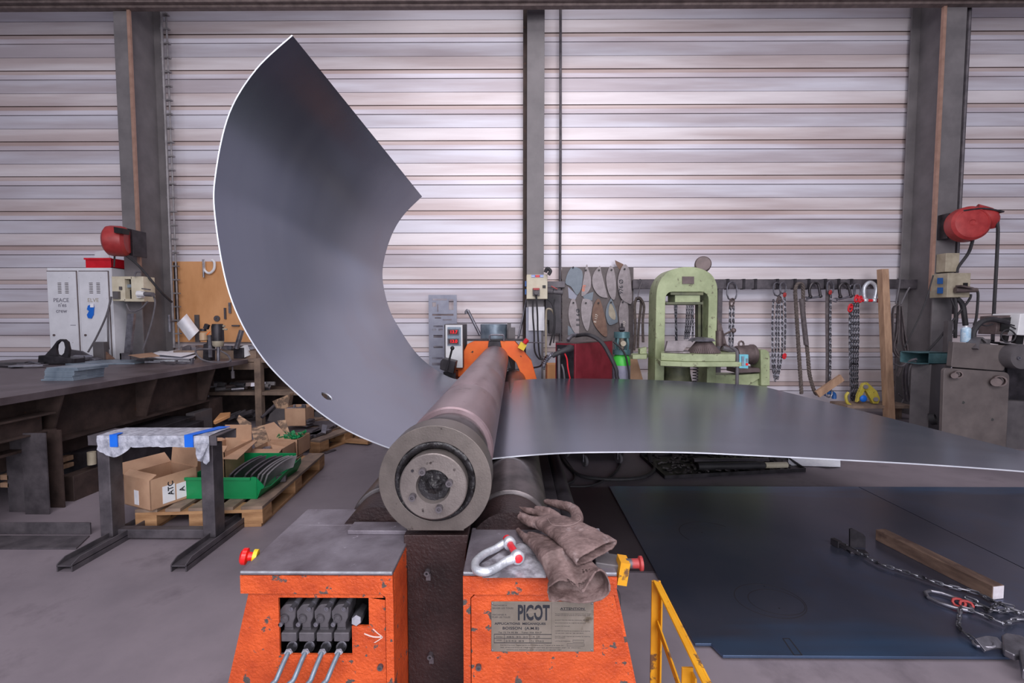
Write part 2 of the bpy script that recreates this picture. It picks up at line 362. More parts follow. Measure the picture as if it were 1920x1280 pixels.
def blue_edges():
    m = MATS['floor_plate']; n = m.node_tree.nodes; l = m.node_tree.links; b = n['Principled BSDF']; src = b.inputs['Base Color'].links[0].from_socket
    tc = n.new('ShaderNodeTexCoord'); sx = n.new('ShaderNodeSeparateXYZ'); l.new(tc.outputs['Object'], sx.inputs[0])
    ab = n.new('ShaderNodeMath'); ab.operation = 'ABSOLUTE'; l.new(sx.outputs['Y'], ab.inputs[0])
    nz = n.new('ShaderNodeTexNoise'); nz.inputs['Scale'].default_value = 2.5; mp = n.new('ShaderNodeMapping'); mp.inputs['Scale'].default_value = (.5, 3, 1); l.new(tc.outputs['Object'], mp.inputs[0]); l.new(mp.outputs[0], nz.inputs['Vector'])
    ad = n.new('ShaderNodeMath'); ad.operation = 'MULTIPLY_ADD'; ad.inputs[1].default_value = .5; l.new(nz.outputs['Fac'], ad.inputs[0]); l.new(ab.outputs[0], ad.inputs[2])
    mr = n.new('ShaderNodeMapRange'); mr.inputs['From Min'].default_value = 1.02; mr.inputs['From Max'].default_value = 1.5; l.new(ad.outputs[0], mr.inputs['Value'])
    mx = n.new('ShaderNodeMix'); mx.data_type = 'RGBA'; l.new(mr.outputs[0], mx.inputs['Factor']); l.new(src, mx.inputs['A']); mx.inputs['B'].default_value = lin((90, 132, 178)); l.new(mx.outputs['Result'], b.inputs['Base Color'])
blue_edges()
floor_m = mat('floor', (112, 104, 112), (136, 126, 134), .55, 0, 1.1, .15, 40, chips=((92, 84, 92), .55, 2.2, .2), detail=9)
b = B(); b.box(-10, -3, -.05, 12, 7.12, 0); obj('floor', b, 'floor', kind='structure')
# steel columns
def hcol(n, xl, w, y0, y1, tf=.022):
    b = B(); b.box(xl, y0, 0, xl+w, y0+tf, 6.9); b.box(xl, y1-tf, 0, xl+w, y1, 6.9); b.box(xl+w/2-.008, y0+tf, 0, xl+w/2+.008, y1-tf, 6.9)
    return obj('trim_%d' % n, b, 'column', kind='structure', bev=.003)
hcol(1, P(232, 480, 6.35).x, .225, 6.35, 6.92)
hcol(2, P(1762, 300, 6.35).x, .27, 6.35, 6.92)
hcol(3, P(988, 300, 6.6).x, .245, 6.6, 6.92)
a = P(900, 13, 6.3)
b = B(); b.box(-10, 6.28, a.z, 12, 6.36, a.z+.03); b.box(-10, 6.2, a.z+.06, 12, 6.24, a.z+.42)
for i in range(300):
    b.box(-9+i*.068, 6.17, a.z+.075, -9+i*.068+.03, 6.205, a.z+.13)
b.box(-10, 6.22, a.z+.03, 12, 6.3, a.z+.075)
obj('trim_4', b, 'beam', kind='structure')
b = B(); b.tube([P(1051, -20, 6.85), P(1051, 300, 6.85), P(1050, 480, 6.85), P(1050, 640, 6.85)], .02, 10); obj('trim_5', b, 'darksteel', kind='structure')
b = B(); x = P(253, 400, 6.33).x+.01; b.box(x, 6.32, P(260, 500, 6.33).z, x+.04, 6.35, 6.4)
obj('trim_6', b, 'copper_pipe', kind='structure')
b = B(); x = P(1768, 300, 6.33).x; b.box(x-.09, 6.32, P(1768, 545, 6.33).z, x-.05, 6.36, 6.4); obj('trim_7', b, 'copper_pipe', kind='structure')
b = B(); x = P(312, 400, 6.7).x; b.tube([(x, 6.75, 6.6), (x, 6.75, 1.0)], .018, 8); b.tube([(x+.05, 6.78, 6.6), (x+.05, 6.78, .9)], .012, 8)
for i in range(28): b.box(x-.03, 6.75, 1.0+i*.2, x+.09, 6.8, 1.02+i*.2)
obj('trim_8', b, 'greypipe', kind='structure')
b = B(); x = P(989, 400, 6.6).x; b.box(x-.06, 6.8, 0, x-.005, 6.92, 6.6); obj('trim_9', b, 'rustbrown', kind='structure')
x = P(1810, 300, 6.4).x; b = B(); b.tube([(x, 6.45, 6.4), (x, 6.45, 1.5)], .025, 8); obj('trim_10', b, 'darksteel', kind='structure')
# ------------------------------------------------------------------ plate rolling machine
XA = -.26; ZA = .918; R0 = .173
M = thing('plate_rolling_machine', 'orange plate rolling machine with long steel rolls, running back towards the wall', 'rolling machine', (XA, 1.3, 0))
# top roll
b = B(); b.lathe((XA, 1.81, ZA), (0, 1, 0), [(0, .150), (0, .166), (.007, .173), (.02, .173), (.62, .173), (.625, .1715), (.66, .1715), (.665, .173), (1.6, .173), (1.605, .172), (1.63, .172), (1.635, .173), (3.98, .173), (4.0, .16)], 96)
tr = obj('top_roll', b, 'roll', M)
b = B(); b.lathe((XA, 1.545, ZA), (0, 1, 0), [(0, .150), (.09, .150), (.1, .157), (.2, .157), (.26, .150)], 72); obj('roll_neck', b, 'roll_dark', tr)
# bearing housing ring with flat foot
n = 96; out = []; inn = []
for k in range(n):
    a = 2*PI*k/n; x = .184*math.cos(a); z = .184*math.sin(a)
    if z < -.163: z = -.163; x = max(-.108, min(.108, x*1.15))
    out.append(V((XA+x, 1.45, ZA+z))); inn.append(V((XA+.131*math.cos(a), 1.45, ZA+.131*math.sin(a))))
b = B(); b.ring(out, inn, (0, .105, 0)); hs = obj('bearing_housing', b, 'bearing', M, bev=.003)
b = B()
ro = random.Random(3); rows = []
for rr, yy in [(.131, 1.452), (.126, 1.446), (.117, 1.449), (.1075, 1.462)]:
    rows.append([V((XA+(rr+ro.uniform(-.0015, .0015))*math.cos(2*PI*k/96), yy+ro.uniform(-.003, .003), ZA+rr*math.sin(2*PI*k/96))) for k in range(96)])
b.loft(rows); obj('grease_ring', b, 'grease', hs, smooth=80)
b = B(); b.lathe((XA, 1.415, ZA-.004), (0, 1, 0), [(.05, .048), (.014, .05), (0, .055), (0, .104), (.003, .1075), (.10, .1075)], 96, ends=False)
dk = obj('bearing_cap', b, 'disc', M)
b = B(); rows = []
for rr, yy in [(.052, 1.43), (.044, 1.438), (.033, 1.436), (.024, 1.424), (.014, 1.416), (.004, 1.408)]:
    rows.append([V((XA-.002+(rr+ro.uniform(-.002, .002))*math.cos(2*PI*k/40), yy+ro.uniform(-.004, .004), ZA-.004+rr*math.sin(2*PI*k/40))) for k in range(40)])
b.loft(rows, caps=True); obj('grease_lump', b, 'grease', dk, smooth=80)
for dx, dy in [(-52, -97), (103, -30), (-112, 55), (43, 122)]:
    c = V((XA-.003 + dx/3.0476*S(1.41), 1.395, ZA-.004-dy/3.0476*S(1.41)))
    b = B(); b.pipe(c, c+V((0, .022, 0)), .0108, .0055, 20); b.cyl(c+V((0, .006, 0)), c+V((0, .02, 0)), .006, seg=6); obj('screw', b, 'darksteel', dk)
b = B(); b.cyl((XA-.065, 1.412, ZA+.048), (XA-.065, 1.42, ZA+.048), .0045, seg=12); obj('pin', b, 'blacksteel', dk)
# post
b = B(); b.prism([P(757, 1003, 1.47), P(878, 1003, 1.47), P(872, 1050, 1.47), (-.148, 1.47, .62), (-.148, 1.47, 0), (-.36, 1.47, 0), (-.36, 1.47, .62), P(757, 1050, 1.47)], (0, .1, 0))
po = obj('post', b, 'oily', M, bev=.003)
for px, py in [(800, 1075), (806, 1232)]:
    c = P(px, py, 1.455); b = B(); b.pipe(c-V((0, .003, 0)), c+V((0, .02, 0)), .009, .004, 16); b.box(c.x-.004, 1.462, c.z-.028, c.x+.011, 1.472, c.z-.006); obj('grease_nipple', b, 'darksteel', po)
# lower rolls
def lroll(cx, cz, y0):
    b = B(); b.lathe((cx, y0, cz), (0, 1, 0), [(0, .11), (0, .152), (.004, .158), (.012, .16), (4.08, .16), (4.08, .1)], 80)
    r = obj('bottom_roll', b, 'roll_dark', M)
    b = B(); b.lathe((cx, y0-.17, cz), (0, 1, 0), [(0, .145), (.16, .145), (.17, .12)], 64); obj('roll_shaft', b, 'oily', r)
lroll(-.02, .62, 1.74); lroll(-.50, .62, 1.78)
b = B(); b.box(.05, 1.8, 0, .20, 5.7, .60); b.box(.06, 2.2, .60, .12, 5.7, .66); b.box(-.70, 1.9, 0, -.60, 5.7, .52); b.box(-.70, 1.9, 0, .2, 5.7, .3)
b.cyl((.24, 1.8, .55), (.24, 5.6, .55), .045, seg=16)
obj('machine_bed', b, 'blacksteel', M, bev=.004)
# front cabinets
YF = 1.3
def fx(px, py, D=YF): return P(px, py, D).x
zt = .702; zl = P(600, 1113, YF).z
L0 = P(450, 1085, YF).x; L1 = P(736, 1085, YF).x; R0x = P(868, 1088, YF).x; R1x = P(1157, 1088, YF).x
# left cabinet
cabL = B(); cabL.box(L0, YF, zt-.012, L1, 1.6, zt); cabL.box(L0, 1.6, zt-.012, -.42, 1.74, zt)
ct = obj('cabinet_top', cabL, 'top_plate', M, bev=.003)
b = B(); b.box(L0+.002, YF-.0006, zt-.005, L1-.002, YF+.002, zt+.0004); obj('worn_edge', b, 'galv', ct, label='bare bright front edge')
b = B(); b.box(P(665, 990, 1.6).x, 1.53, zt, -.36, 1.60, zt+.014); obj('stop_bar', b, 'top_plate', ct, bev=.002)
hp = [(519, 1124), (689, 1125), (690, 1178), (657, 1178), (658, 1232), (523, 1231)]
hx0 = fx(520, 1178); hx1 = fx(657.5, 1178); hx2 = fx(689.5, 1150); hz0 = P(600, 1232, YF).z; hz1 = P(670, 1178, YF).z; hz2 = P(600, 1124, YF).z
lx = L0+.018; sl = (fx(425, 1280)-fx(463, 1113))/(P(463, 1280, YF).z-zl)
zb = P(600, 1280, YF).z
def slopeL(z): return fx(463, 1113) + sl*(z-zl)
dx1 = fx(722, 1200); yd = YF+.010
b = B()
b.prism([(L0, YF, zt-.013), (L1, YF, zt-.013), (L1, YF, zl), (L0, YF, zl)], (0, .02, 0))        # lip
b.prism([(L1, YF+.004, zl), (L1, YF+.004, .02), (dx1+.002, YF+.004, .02), (dx1+.002, YF+.004, zl-.012), (dx1-.012, YF+.004, zl-.002), (dx1-.012, YF+.004, zl)], (0, .02, 0))
b.prism([(L1, YF+.0245, zt-.013), (L1, YF+.0245, 0), (L1, 1.6, 0), (L1, 1.6, zt-.013)], (-.012, 0, 0))
b.prism([(slopeL(zl), YF+.012, zl), (slopeL(0), YF+.012, 0), (slopeL(0), 1.74, 0), (slopeL(zl), 1.74, zl)], (.01, 0, 0))
b.box(L0+.01, 1.72, 0, -.62, 1.735, zt-.013)
cb = obj('cabinet_housing', b, 'orange', M)
zd = zl-.004
b = B()
Y = yd
b.prism([(slopeL(zd), Y, zd), (slopeL(hz2), Y, hz2), (hx2, Y, hz2), (dx1-.001, Y, hz2), (dx1-.001, Y, zd-.02), (dx1-.012, Y, zd)], (0, .008, 0))
b.prism([(slopeL(hz2), Y, hz2), (slopeL(hz0), Y, hz0), (hx0, Y, hz0), (hx0, Y, hz2)], (0, .008, 0))
b.prism([(hx2, Y, hz2), (hx2, Y, hz1), (dx1-.001, Y, hz1), (dx1-.001, Y, hz2)], (0, .008, 0))
b.prism([(hx1, Y, hz1), (hx1, Y, hz0), (dx1-.001, Y, hz0), (dx1-.001, Y, hz1)], (0, .008, 0))
b.prism([(slopeL(hz0), Y, hz0), (slopeL(.02), Y, .02), (dx1-.001, Y, .02), (dx1-.001, Y, hz0)], (0, .008, 0))
dl = obj('cabinet_door', b, 'orange', M)
b = B(); b.box(hx0-.03, Y+.14, hz0-.05, hx2+.03, Y+.15, hz2+.03); b.box(hx0-.03, Y+.01, hz0-.05, hx0-.02, Y+.15, hz2+.03); b.box(hx2+.02, Y+.01, hz0-.05, hx2+.03, Y+.15, hz2+.03); b.box(hx0-.03, Y+.01, hz2+.02, hx2+.03, Y+.15, hz2+.03); b.box(hx0-.03, Y+.01, hz0-.05, hx2+.03, Y+.15, hz0-.04)
obj('valve_recess', b, 'black', cb)
c = P(712, 1253, YF); b = B(); b.pipe(c, c+V((0, .015, 0)), .0085, .004, 18); b.cyl(c+V((0, .004, 0)), c+V((0, .014, 0)), .005, seg=6); obj('door_screw', b, 'darksteel', dl, label='dark socket screw')
# painted arrow
b = B()
def zz1(x, y): return (420+x/4, 960+y/4)
for pts in ([(1052, 910), (1090, 925), (1130, 935), (1185, 935)], [(1118, 875), (1150, 905), (1185, 935), (1165, 955), (1128, 978)]):
    b.strap([P(*zz1(*q), Y-.001) for q in pts], (0, 0, 1) if pts[0][1] == 910 else (1, 0, 0), .0042, .0008, 4)
obj('painted_arrow', b, 'arrowpaint', dl)
# valves
for i in range(4):
    ox = [470, 603, 735, 865][i]; w = .12; s_ = S(1.33)/4
    def q(x, y, D=1.325): return P(*zz1(ox+x, y), D)
    v = B(); v.prism([q(-60, 745), q(-30, 705), (q(-8, 690)), q(45, 690), q(68, 720), q(65, 790), q(48, 830), q(48, 870), q(-18, 870), q(-22, 820), q(-58, 800)], (0, .07, 0))
    vb = obj('solenoid_valve', v, 'valve', M, bev=.0035, label='dark solenoid valve block %s' % ['at the left end', 'second from the left', 'third from the left', 'next to the hexagonal plug'][i])
    c = q(-12, 790); v = B(); v.lathe(c-V((0, .006, 0)), (0, 1, 0), [(.003, .002), (.003, .0085), (0, .0095), (0, .012), (.01, .0135)], 24, ends=False); v.sph(c-V((0, .001, 0)), .0085, 12, (1, .35, 1)); obj('valve_button', v, 'valve', vb)
    for dx, dy, ll in [(32, 728, 1), (-48, 845, 0)]:
        c = q(dx, dy, 1.31); v = B(); v.pipe(c, c+V((0, .03, 0)), .0066, .0035, 18); v.cyl(c+V((0, .004, 0)), c+V((0, .02, 0)), .004, seg=6)
        if ll: v.cyl(c+V((.002, .03, 0)), c+V((.012, .09, .025)), .0085, seg=14)
        obj('valve_screw', v, 'steel', vb)
    v = B(); a = q(-42, 972, 1.315); e = q(72, 905, 1.315); v.box(a.x, 1.315, a.z, e.x, 1.37, e.z); a = q(-20, 905, 1.33); e = q(50, 865, 1.33); v.box(a.x, 1.33, a.z, e.x, 1.36, e.z+.002); obj('plug_connector', v, 'valve', vb, bev=.003)
    # nut and hose
    c0 = P(*zz1([510, 640, 765, 880][i], 1010), 1.36); c1 = P(*zz1([482, 610, 735, 860][i], 1055), 1.315)
    d = (c1-c0).normalized()
    v = B(); v.cyl(c0, c1, .0125, seg=6); v.cyl(c0-d*.03, c0, .016, seg=16); v.cyl(c1, c1+d*.004, .0095, seg=16); nt = obj('hose_nut', v, 'steel', vb)
    e1 = P(*zz1([395, 525, 655, 775][i], 1250), 1.265); e2 = P(*zz1([330, 445, 600, 710][i], 1400), 1.25); e3 = V((e2.x-.03, 1.27, .05))
    v = B(); v.tube([c1, c1+(e1-c1)*.3+V((0, 0, .002)), e1, e2, e3], .0072, 12, 8); obj('hydraulic_hose', v, 'bluesteel', vb, label='bare steel hydraulic line')
c0 = P(*zz1(1030, 740), 1.40); c1 = P(*zz1(992, 812), 1.312); v = B(); v.lathe(c1, c0-c1, [(0, .009), (0, .0145), (.003, .0165), (.12, .0165)], 6, a0=.5); obj('hex_plug', v, 'steel', M)
# right cabinet
b = B(); b.box(R0x, YF, zt-.012, R1x, 1.585, zt); ctr = obj('cabinet_top', b, 'top_plate', M, bev=.003)
b = B(); b.box(R0x+.002, YF-.0006, zt-.004, R1x-.002, YF+.002, zt+.0004); obj('worn_edge', b, 'galv', ctr, label='bare bright front edge')
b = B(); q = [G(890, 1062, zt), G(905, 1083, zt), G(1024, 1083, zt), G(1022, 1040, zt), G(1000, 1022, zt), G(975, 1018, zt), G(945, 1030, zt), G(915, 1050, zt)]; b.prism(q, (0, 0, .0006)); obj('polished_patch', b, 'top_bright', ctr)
slr = (fx(1190, 1280)-fx(1152, 1113))/(P(463, 1280, YF).z-zl)
def slopeR(z): return fx(1152, 1113) + slr*(z-zl)
rx = fx(883, 1150); zr = P(900, 1115, YF).z
b = B(); b.prism([(R0x, YF, zt-.013), (R1x, YF, zt-.013), (R1x, YF, zr+.001), (R0x, YF, zr+.001)], (0, .02, 0))
b.prism([(R0x, YF+.004, zr+.001), (R0x, YF+.004, 0), (rx-.002, YF+.004, 0), (rx-.002, YF+.004, zr-.012), (rx+.01, YF+.004, zr+.001)], (0, .02, 0))
b.prism([(R0x, YF+.0245, zt-.013), (R0x, YF+.0245, 0), (R0x, 1.585, 0), (R0x, 1.585, zt-.013)], (.012, 0, 0))
b.prism([(slopeR(zr), YF+.014, zt-.013), (slopeR(0), YF+.014, 0), (slopeR(0), 1.58, 0), (slopeR(zr), 1.58, zt-.013)], (-.01, 0, 0))
b.box(R0x+.01, 1.57, 0, R1x-.01, 1.58, zt-.013)
obj('cabinet_housing', b, 'orange', M)
b = B(); b.prism([(rx+.014, yd, zr-.003), (rx, yd, zr-.017), (rx, yd, .02), (slopeR(.02), yd, .02), (slopeR(zr-.003), yd, zr-.003)], (0, .008, 0)); dr = obj('cabinet_door', b, 'orange', M)
c = P(897, 1253, YF); b = B(); b.pipe(c, c+V((0, .015, 0)), .0085, .004, 18); b.cyl(c+V((0, .004, 0)), c+V((0, .014, 0)), .005, seg=6); obj('door_screw', b, 'darksteel', dr, label='dark socket screw')
# name plate
def np(x, y, dy=0): return P(920+x/6.857, 1100+y/6.857, yd-.003-dy)
b = B(); b.prism([np(8, 190), np(1325, 190), np(1325, 832), np(8, 832)], (0, .0028, 0)); pl = obj('nameplate', b, 'nameplate', dr, label='grey metal maker plate lettered PICOT', bev=.0006)
def tpx(b, t, x, y, h, w=None, bold=0, sx=1):
    o = np(x, y, .0002); size = h/6.857*S(YF)/.70
    if w:
        k = B().text(t, (0, 0, 0), size); ww = max(v.x for v in k.v); sx = (w/6.857*S(YF))/ww
    b.text(t, o, size, depth=.0002, bold=bold, sx=sx)
b = B(); tpx(b, 'PICOT', 345, 420, 200, 425, .0021); obj('plate_lettering', b, 'ink', pl, label='big narrow letters PICOT')
b = B(); tpx(b, 'APPLICATIONS  MECANIQUES', 52, 484, 30, 680, .0002); tpx(b, 'BOISSON  (A.M.B)', 150, 546, 36, 490, .0002); tpx(b, 'Tel 72 74 90 86    Telex 306 320 F', 98, 594, 20, 580); tpx(b, 'ATTENTION', 895, 292, 30, 320, .0002); obj('plate_lettering', b, 'ink', pl, label='bold middle lines of print')
b = B()
tpx(b, 'MACHINES A', 30, 246, 20, 185); tpx(b, 'BAXER LES TOLES', 22, 282, 20, 280); tpx(b, 'MACHINES A', 20, 366, 20, 190); tpx(b, 'PLIER LES TOLES', 20, 398, 20, 240)

tpx(b, 'MODELE', 66, 648, 16, 90); tpx(b, '485 30 20', 200, 652, 22, 290); tpx(b, '4 10', 540, 650, 20, 95); tpx(b, 'ANNEE', 74, 690, 13, 70); tpx(b, '2542 84', 185, 704, 22, 255); tpx(b, 'N 0462', 512, 706, 22, 180)
for y, t, w in [(350, 'Toute intervention sur la machine doit se faire', 470), (370, 'moteur arrete et sous la surveillance du chef', 470), (432, 'AVANT TOUTE MISE EN MARCHE, VERIFIER', 460), (466, 'les protections et les organes de securite', 410), (508, 'avant le travail', 200), (570, 'LAISSER EN PLACE les protections de la machine', 470), (598, 'ne jamais retirer les carters', 380), (640, 'NOTA : il est interdit de modifier la machine', 470), (658, 'sans autorisation', 140), (702, 'LIMITE DE PRESSION', 205)]: tpx(b, t, 826, y, 11, w)
for y, t, w in [(752, 'Conforme aux reglements du Ministere du Travail a la date du', 850), (782, 'les dispositions reglementaires prescrites par le decret', 1080), (812, 'relative aux dispositions de l arrete du 11 fevrier 1981', 740)]: tpx(b, t, 120 if y < 800 else 200, y, 12, w)
def bar(x0, y0, x1, y1): a = np(x0, y1, .0002); e = np(x1, y0, .0002); b.box(a.x, a.y-.0002, a.z, e.x, a.y+.0004, e.z)
for q in [(45, 606, 785, 612), (45, 660, 780, 664), (45, 716, 785, 722), (42, 606, 48, 722), (173, 606, 178, 722), (498, 606, 503, 722), (780, 200, 785, 722), (895, 298, 1222, 302), (1055, 682, 1200, 685), (1055, 710, 1200, 713), (1055, 682, 1058, 713), (1197, 682, 1200, 713), (980, 730, 1205, 733), (980, 757, 1205, 760), (980, 730, 983, 760), (1202, 730, 1205, 760)]: bar(*q)
obj('plate_lettering', b, 'ink_faint', pl, label='small lines of French print')
b = B(); b.prism([np(x, y, .0006) for x, y in [(455, 342), (480, 305), (530, 292), (600, 294), (612, 315), (585, 330), (540, 336)]], (0, .0004, 0)); obj('worn_patch', b, 'nameplate', pl)
for x, y in [(22, 215), (1303, 215), (25, 812), (1300, 812)]:
    c = np(x, y); b = B(); b.sph(c, .0032, 12, (1, .6, 1)); obj('rivet', b, 'steel', pl)
# emergency stops
def estop(c, d, r=.02, red='redplastic'):
    d = V(d).normalized(); c = V(c)
    b = B(); b.cyl(c, c+d*.012, .022, seg=24); e = obj('emergency_stop', b, 'yellow_clean', M)
    b = B(); b.lathe(c+d*.012, d, [(0, .012), (.014, .014), (.018, r+.003), (.03, r+.003), (.036, r-.004), (.038, .003)], 28); obj('push_button', b, red, e)
estop((L0-.004, 1.40, .693), (-1, -.25, .15), .022)
c = P(1148, 1066, 1.36)
b = B(); b.rbox(P(1140, 1066, 1.36), (.10, .07, .066), 0, 0, .15); bx = obj('control_housing', b, 'greybox', M, bev=.004)
b = B(); b.rbox(P(1166, 1068, 1.33), (.028, .05, .068), 0, 0, .15); obj('emergency_stop', b, 'yellow', bx, label='worn yellow switch housing')
a = P(1174, 1056, 1.33); b = B(); b.cyl(a, a+V((.02, 0, .0)), .014, seg=20); obj('switch_neck', b, 'darksteel', bx)
b = B(); b.lathe(a+V((.016, 0, .0)), (1, 0, .02), [(0, .014), (.02, .014), (.024, .021), (.032, .021), (.034, .01)], 24); obj('push_button', b, 'reddull', bx, label='faded red push button')
b = B(); b.tube([P(1150, 1100, 1.38), P(1160, 1120, 1.38), P(1158, 1180, 1.36), (.33, 1.4, .1)], .006, 8, 6); obj('cable', b, 'rubber', bx)
# far end frame
def z5(x, y): return (780+x/4.2667, 460+y/4.2667)
b = B()
for pts in ([(410, 790), (465, 765), (585, 765), (575, 850), (390, 1040), (300, 1060), (330, 950)], [(672, 765), (790, 765), (925, 925), (968, 1075), (975, 1180), (900, 1180), (862, 1080), (800, 935), (690, 840)]):
    b.prism([P(*z5(*q), 5.86) for q in pts], (0, .28, 0))
P6 = [P(850, 710, 5.86), P(834, 880, 5.86)]
b.box(P6[0].x-.03, 5.88, 0, P6[0].x+.25, 6.15, P6[0].z); b.box(P(975, 735, 5.86).x, 5.88, 0, P(1010, 735, 5.86).x, 6.15, P(1000, 740, 5.86).z)
ef = obj('end_frame', b, 'orange_far', M, bev=.006)
b = B(); b.box(P(874, 640, 5.9).x, 5.9, P(900, 639, 5.9).z, P(988, 640, 5.9).x, 6.1, P(900, 636, 5.9).z); b.prism([P(*z5(*q), 5.84) for q in [(582, 768), (675, 768), (685, 850), (740, 900), (760, 980), (560, 980), (570, 850)]], (0, .2, 0)); obj('end_bearing', b, 'blacksteel', ef)
b = B(); b.tube([P(*z5(*q), 5.83) for q in [(588, 762), (588, 722), (596, 715), (696, 715), (703, 722), (703, 762)]], .012, 8); obj('lifting_handle', b, 'steel', ef)
b = B(); b.rbox(P(*z5(850, 805), 5.78), (.085, .08, .085), 0, 0, .5); es = obj('emergency_stop', b, 'yellow_clean', ef)
b = B(); a = P(*z5(868, 780), 5.74); b.cyl(a, a+V((.035, -.01, .045)), .03, seg=16); obj('push_button', b, 'redpaint', es)
# readout box with two red displays
b = B(); b.bpx(833.5, 607.6, 868, 690, 5.75, .5); cbx = obj('readout_box', b, 'greybox', M, bev=.01)
b = B(); b.bpx(836, 609, 867, 689, 5.742, .01); obj('front_panel', b, 'offwhite', cbx)
b = B(); b.bpx(839, 613, 864, 648, 5.735, .008); fr_ = obj('display_plate', b, 'bluesteel', cbx)
for y0, t in ((617, '13.7'), (634.5, '13.0')):
    b = B(); b.bpx(839.3, y0, 860.2, y0+11, 5.72, .012); d_ = obj('display_bezel', b, 'darksteel', cbx)
    b = B(); b.bpx(841.5, y0+2, 858.2, y0+9, 5.716, .003); sc_ = obj('display_screen', b, 'ledpanel', d_)
    b = B(); b.text(t, P(843.5, y0+7.8, 5.713), .055, depth=.001, bold=.001); b2 = obj('display_digits', b, 'led', d_)
b = B(); b.prism([P(*z5(*q), 5.4) for q in [(195, 925), (215, 905), (318, 930), (300, 1030), (190, 990)]], (0, .2, 0)); lb = obj('lever_box', b, 'blacksteel', M, bev=.008)
b = B(); b.cyl(P(*z5(245, 1000), 5.36), P(*z5(288, 830), 5.3), .012, seg=10); b.sph(P(*z5(291, 821), 5.3), .025, 16); obj('lever', b, 'rubber', lb)
b = B(); b.box(P(838, 700, 5.9).x, 5.6, 0, P(860, 700, 5.9).x, 5.95, P(838, 692, 5.9).z); obj('box_support', b, 'blacksteel', M)

# ------------------------------------------------------------------ bent steel sheet
near = [(1.0, None)]
def spr(px, D): return [P(x, y, D) for x, y in px]
N1 = [(548, 66), (480, 130), (430, 212), (405, 320), (403, 405), (430, 550), (485, 660), (560, 740), (640, 800), (725, 838)]
F1 = [(791, 368), (757, 402), (735, 438), (720, 485), (717, 525), (728, 575), (746, 612), (780, 662), (815, 692), (850, 710)]
YN, YFR = 2.15, 4.8
def cross(a, D):
    bt = ZA-R0-.004
    # from the left curl under the top roll and out to the right
    if D == YN: t = [P(800, 858, D), V((XA-.08, D, bt+.015)), V((XA, D, bt)), V((XA+.08, D, bt+.012)), P(921, 860, D), P(1040, 850, D), P(1150, 847.5, D), P(1280, 848, D), P(1400, 853, D), P(1560, 861, D), P(1740, 871, D), P(1920, 884, D), P(2050, 897, D), P(2190, 915, D)]
    else: t = [V((XA-.22, D, bt+.05)), V((XA-.09, D, bt+.015)), V((XA, D, bt)), V((XA+.08, D, bt+.012)), P(958, 715, D), P(990, 711.5, D), P(1050, 710, D), P(1110, 710, D), P(1170, 711, D), P(1235, 713, D), P(1310, 716.5, D), P(1370, 720, D), P(1403, 722, D), P(1430, 724.5, D)]
    return catmull(spr(a, D) + t, 8)
cn = cross(N1, YN); cf = cross(F1, YFR)
def resample(c, n):
    L = [0]
    for a, b_ in zip(c, c[1:]): L.append(L[-1]+(b_-a).length)
    out = []; j = 0
    for i in range(n):
        d = L[-1]*i/(n-1)
        while j < len(c)-2 and L[j+1] < d: j += 1
        out.append(c[j].lerp(c[j+1], (d-L[j])/max(1e-9, L[j+1]-L[j])))
    return out
# rows share parameter: keep knot correspondence (equal knot counts)
rows = []; K = 26
for k in range(K+1): rows.append([a.lerp(c_, k/K) for a, c_ in zip(cn, cf)])
# small laser-cut hole near the curled end of the sheet: leave out one quad and line it
hole = P(613, 750, 2.9)
b = B(); n = len(rows[0]); nv = []
best = min(((rows[i][j]-hole).length, i, j) for i in range(2, K-2) for j in range(20, n-20))
def scr(p):
    d = ROT.transposed() @ (p-CAM); return (960 + F*d.x/-d.z, 640 - F*d.y/-d.z)
best = min(((abs(scr(rows[i][j])[0]-613)+abs(scr(rows[i][j])[1]-750)), i, j) for i in range(2, K-2) for j in range(30, 78)); hi_, hj = best[1], best[2]
for r in rows: nv += r
fs = [(i*n+j, i*n+j+1, (i+1)*n+j+1, (i+1)*n+j) for i in range(K) for j in range(n-1) if not (hi_-1 <= i <= hi_ and hj-1 <= j <= hj)]
b.add(nv, fs)
# round hole inside the removed 2x2 patch
c0 = rows[hi_][hj]; u = (rows[hi_+1][hj]-rows[hi_-1][hj])*.5; w_ = (rows[hi_][hj+1]-rows[hi_][hj-1])*.5
ringc = []; corner = [(-1, -1), (-1, 0), (-1, 1), (0, 1), (1, 1), (1, 0), (1, -1), (0, -1)]
sq = [rows[hi_+i][hj+j] for i, j in corner]; rad = .036
sq2 = []
for k in range(8): sq2 += [sq[k], sq[k].lerp(sq[(k+1) % 8], .5)]
un = u.normalized(); wn = w_.normalized(); cir = []
for q in sq2:
    d = q-c0; a_ = math.atan2(d.dot(wn), d.dot(un)); cir.append(c0+un*math.cos(a_)*rad+wn*math.sin(a_)*rad)
b.loft([sq2, cir])
sh = obj('bent_steel_sheet', b, 'steel_sheet', None, 'large grey steel sheet curled up through the rolls and lying flat to the right', 'steel sheet', smooth=60)
so = sh.modifiers.new('thickness', 'SOLIDIFY'); so.thickness = .0065; so.offset = 0; so.use_even_offset = True
sh.data.materials.append(MATS['edge_bright']); so.material_offset_rim = 1
sb = sh.modifiers.new('sub', 'SUBSURF'); sb.levels = 0; sb.render_levels = 0
b = B(); b.tube([P(*q, 2.6) for q in [(650, 322), (700, 352), (728, 385)]], .001, 6)
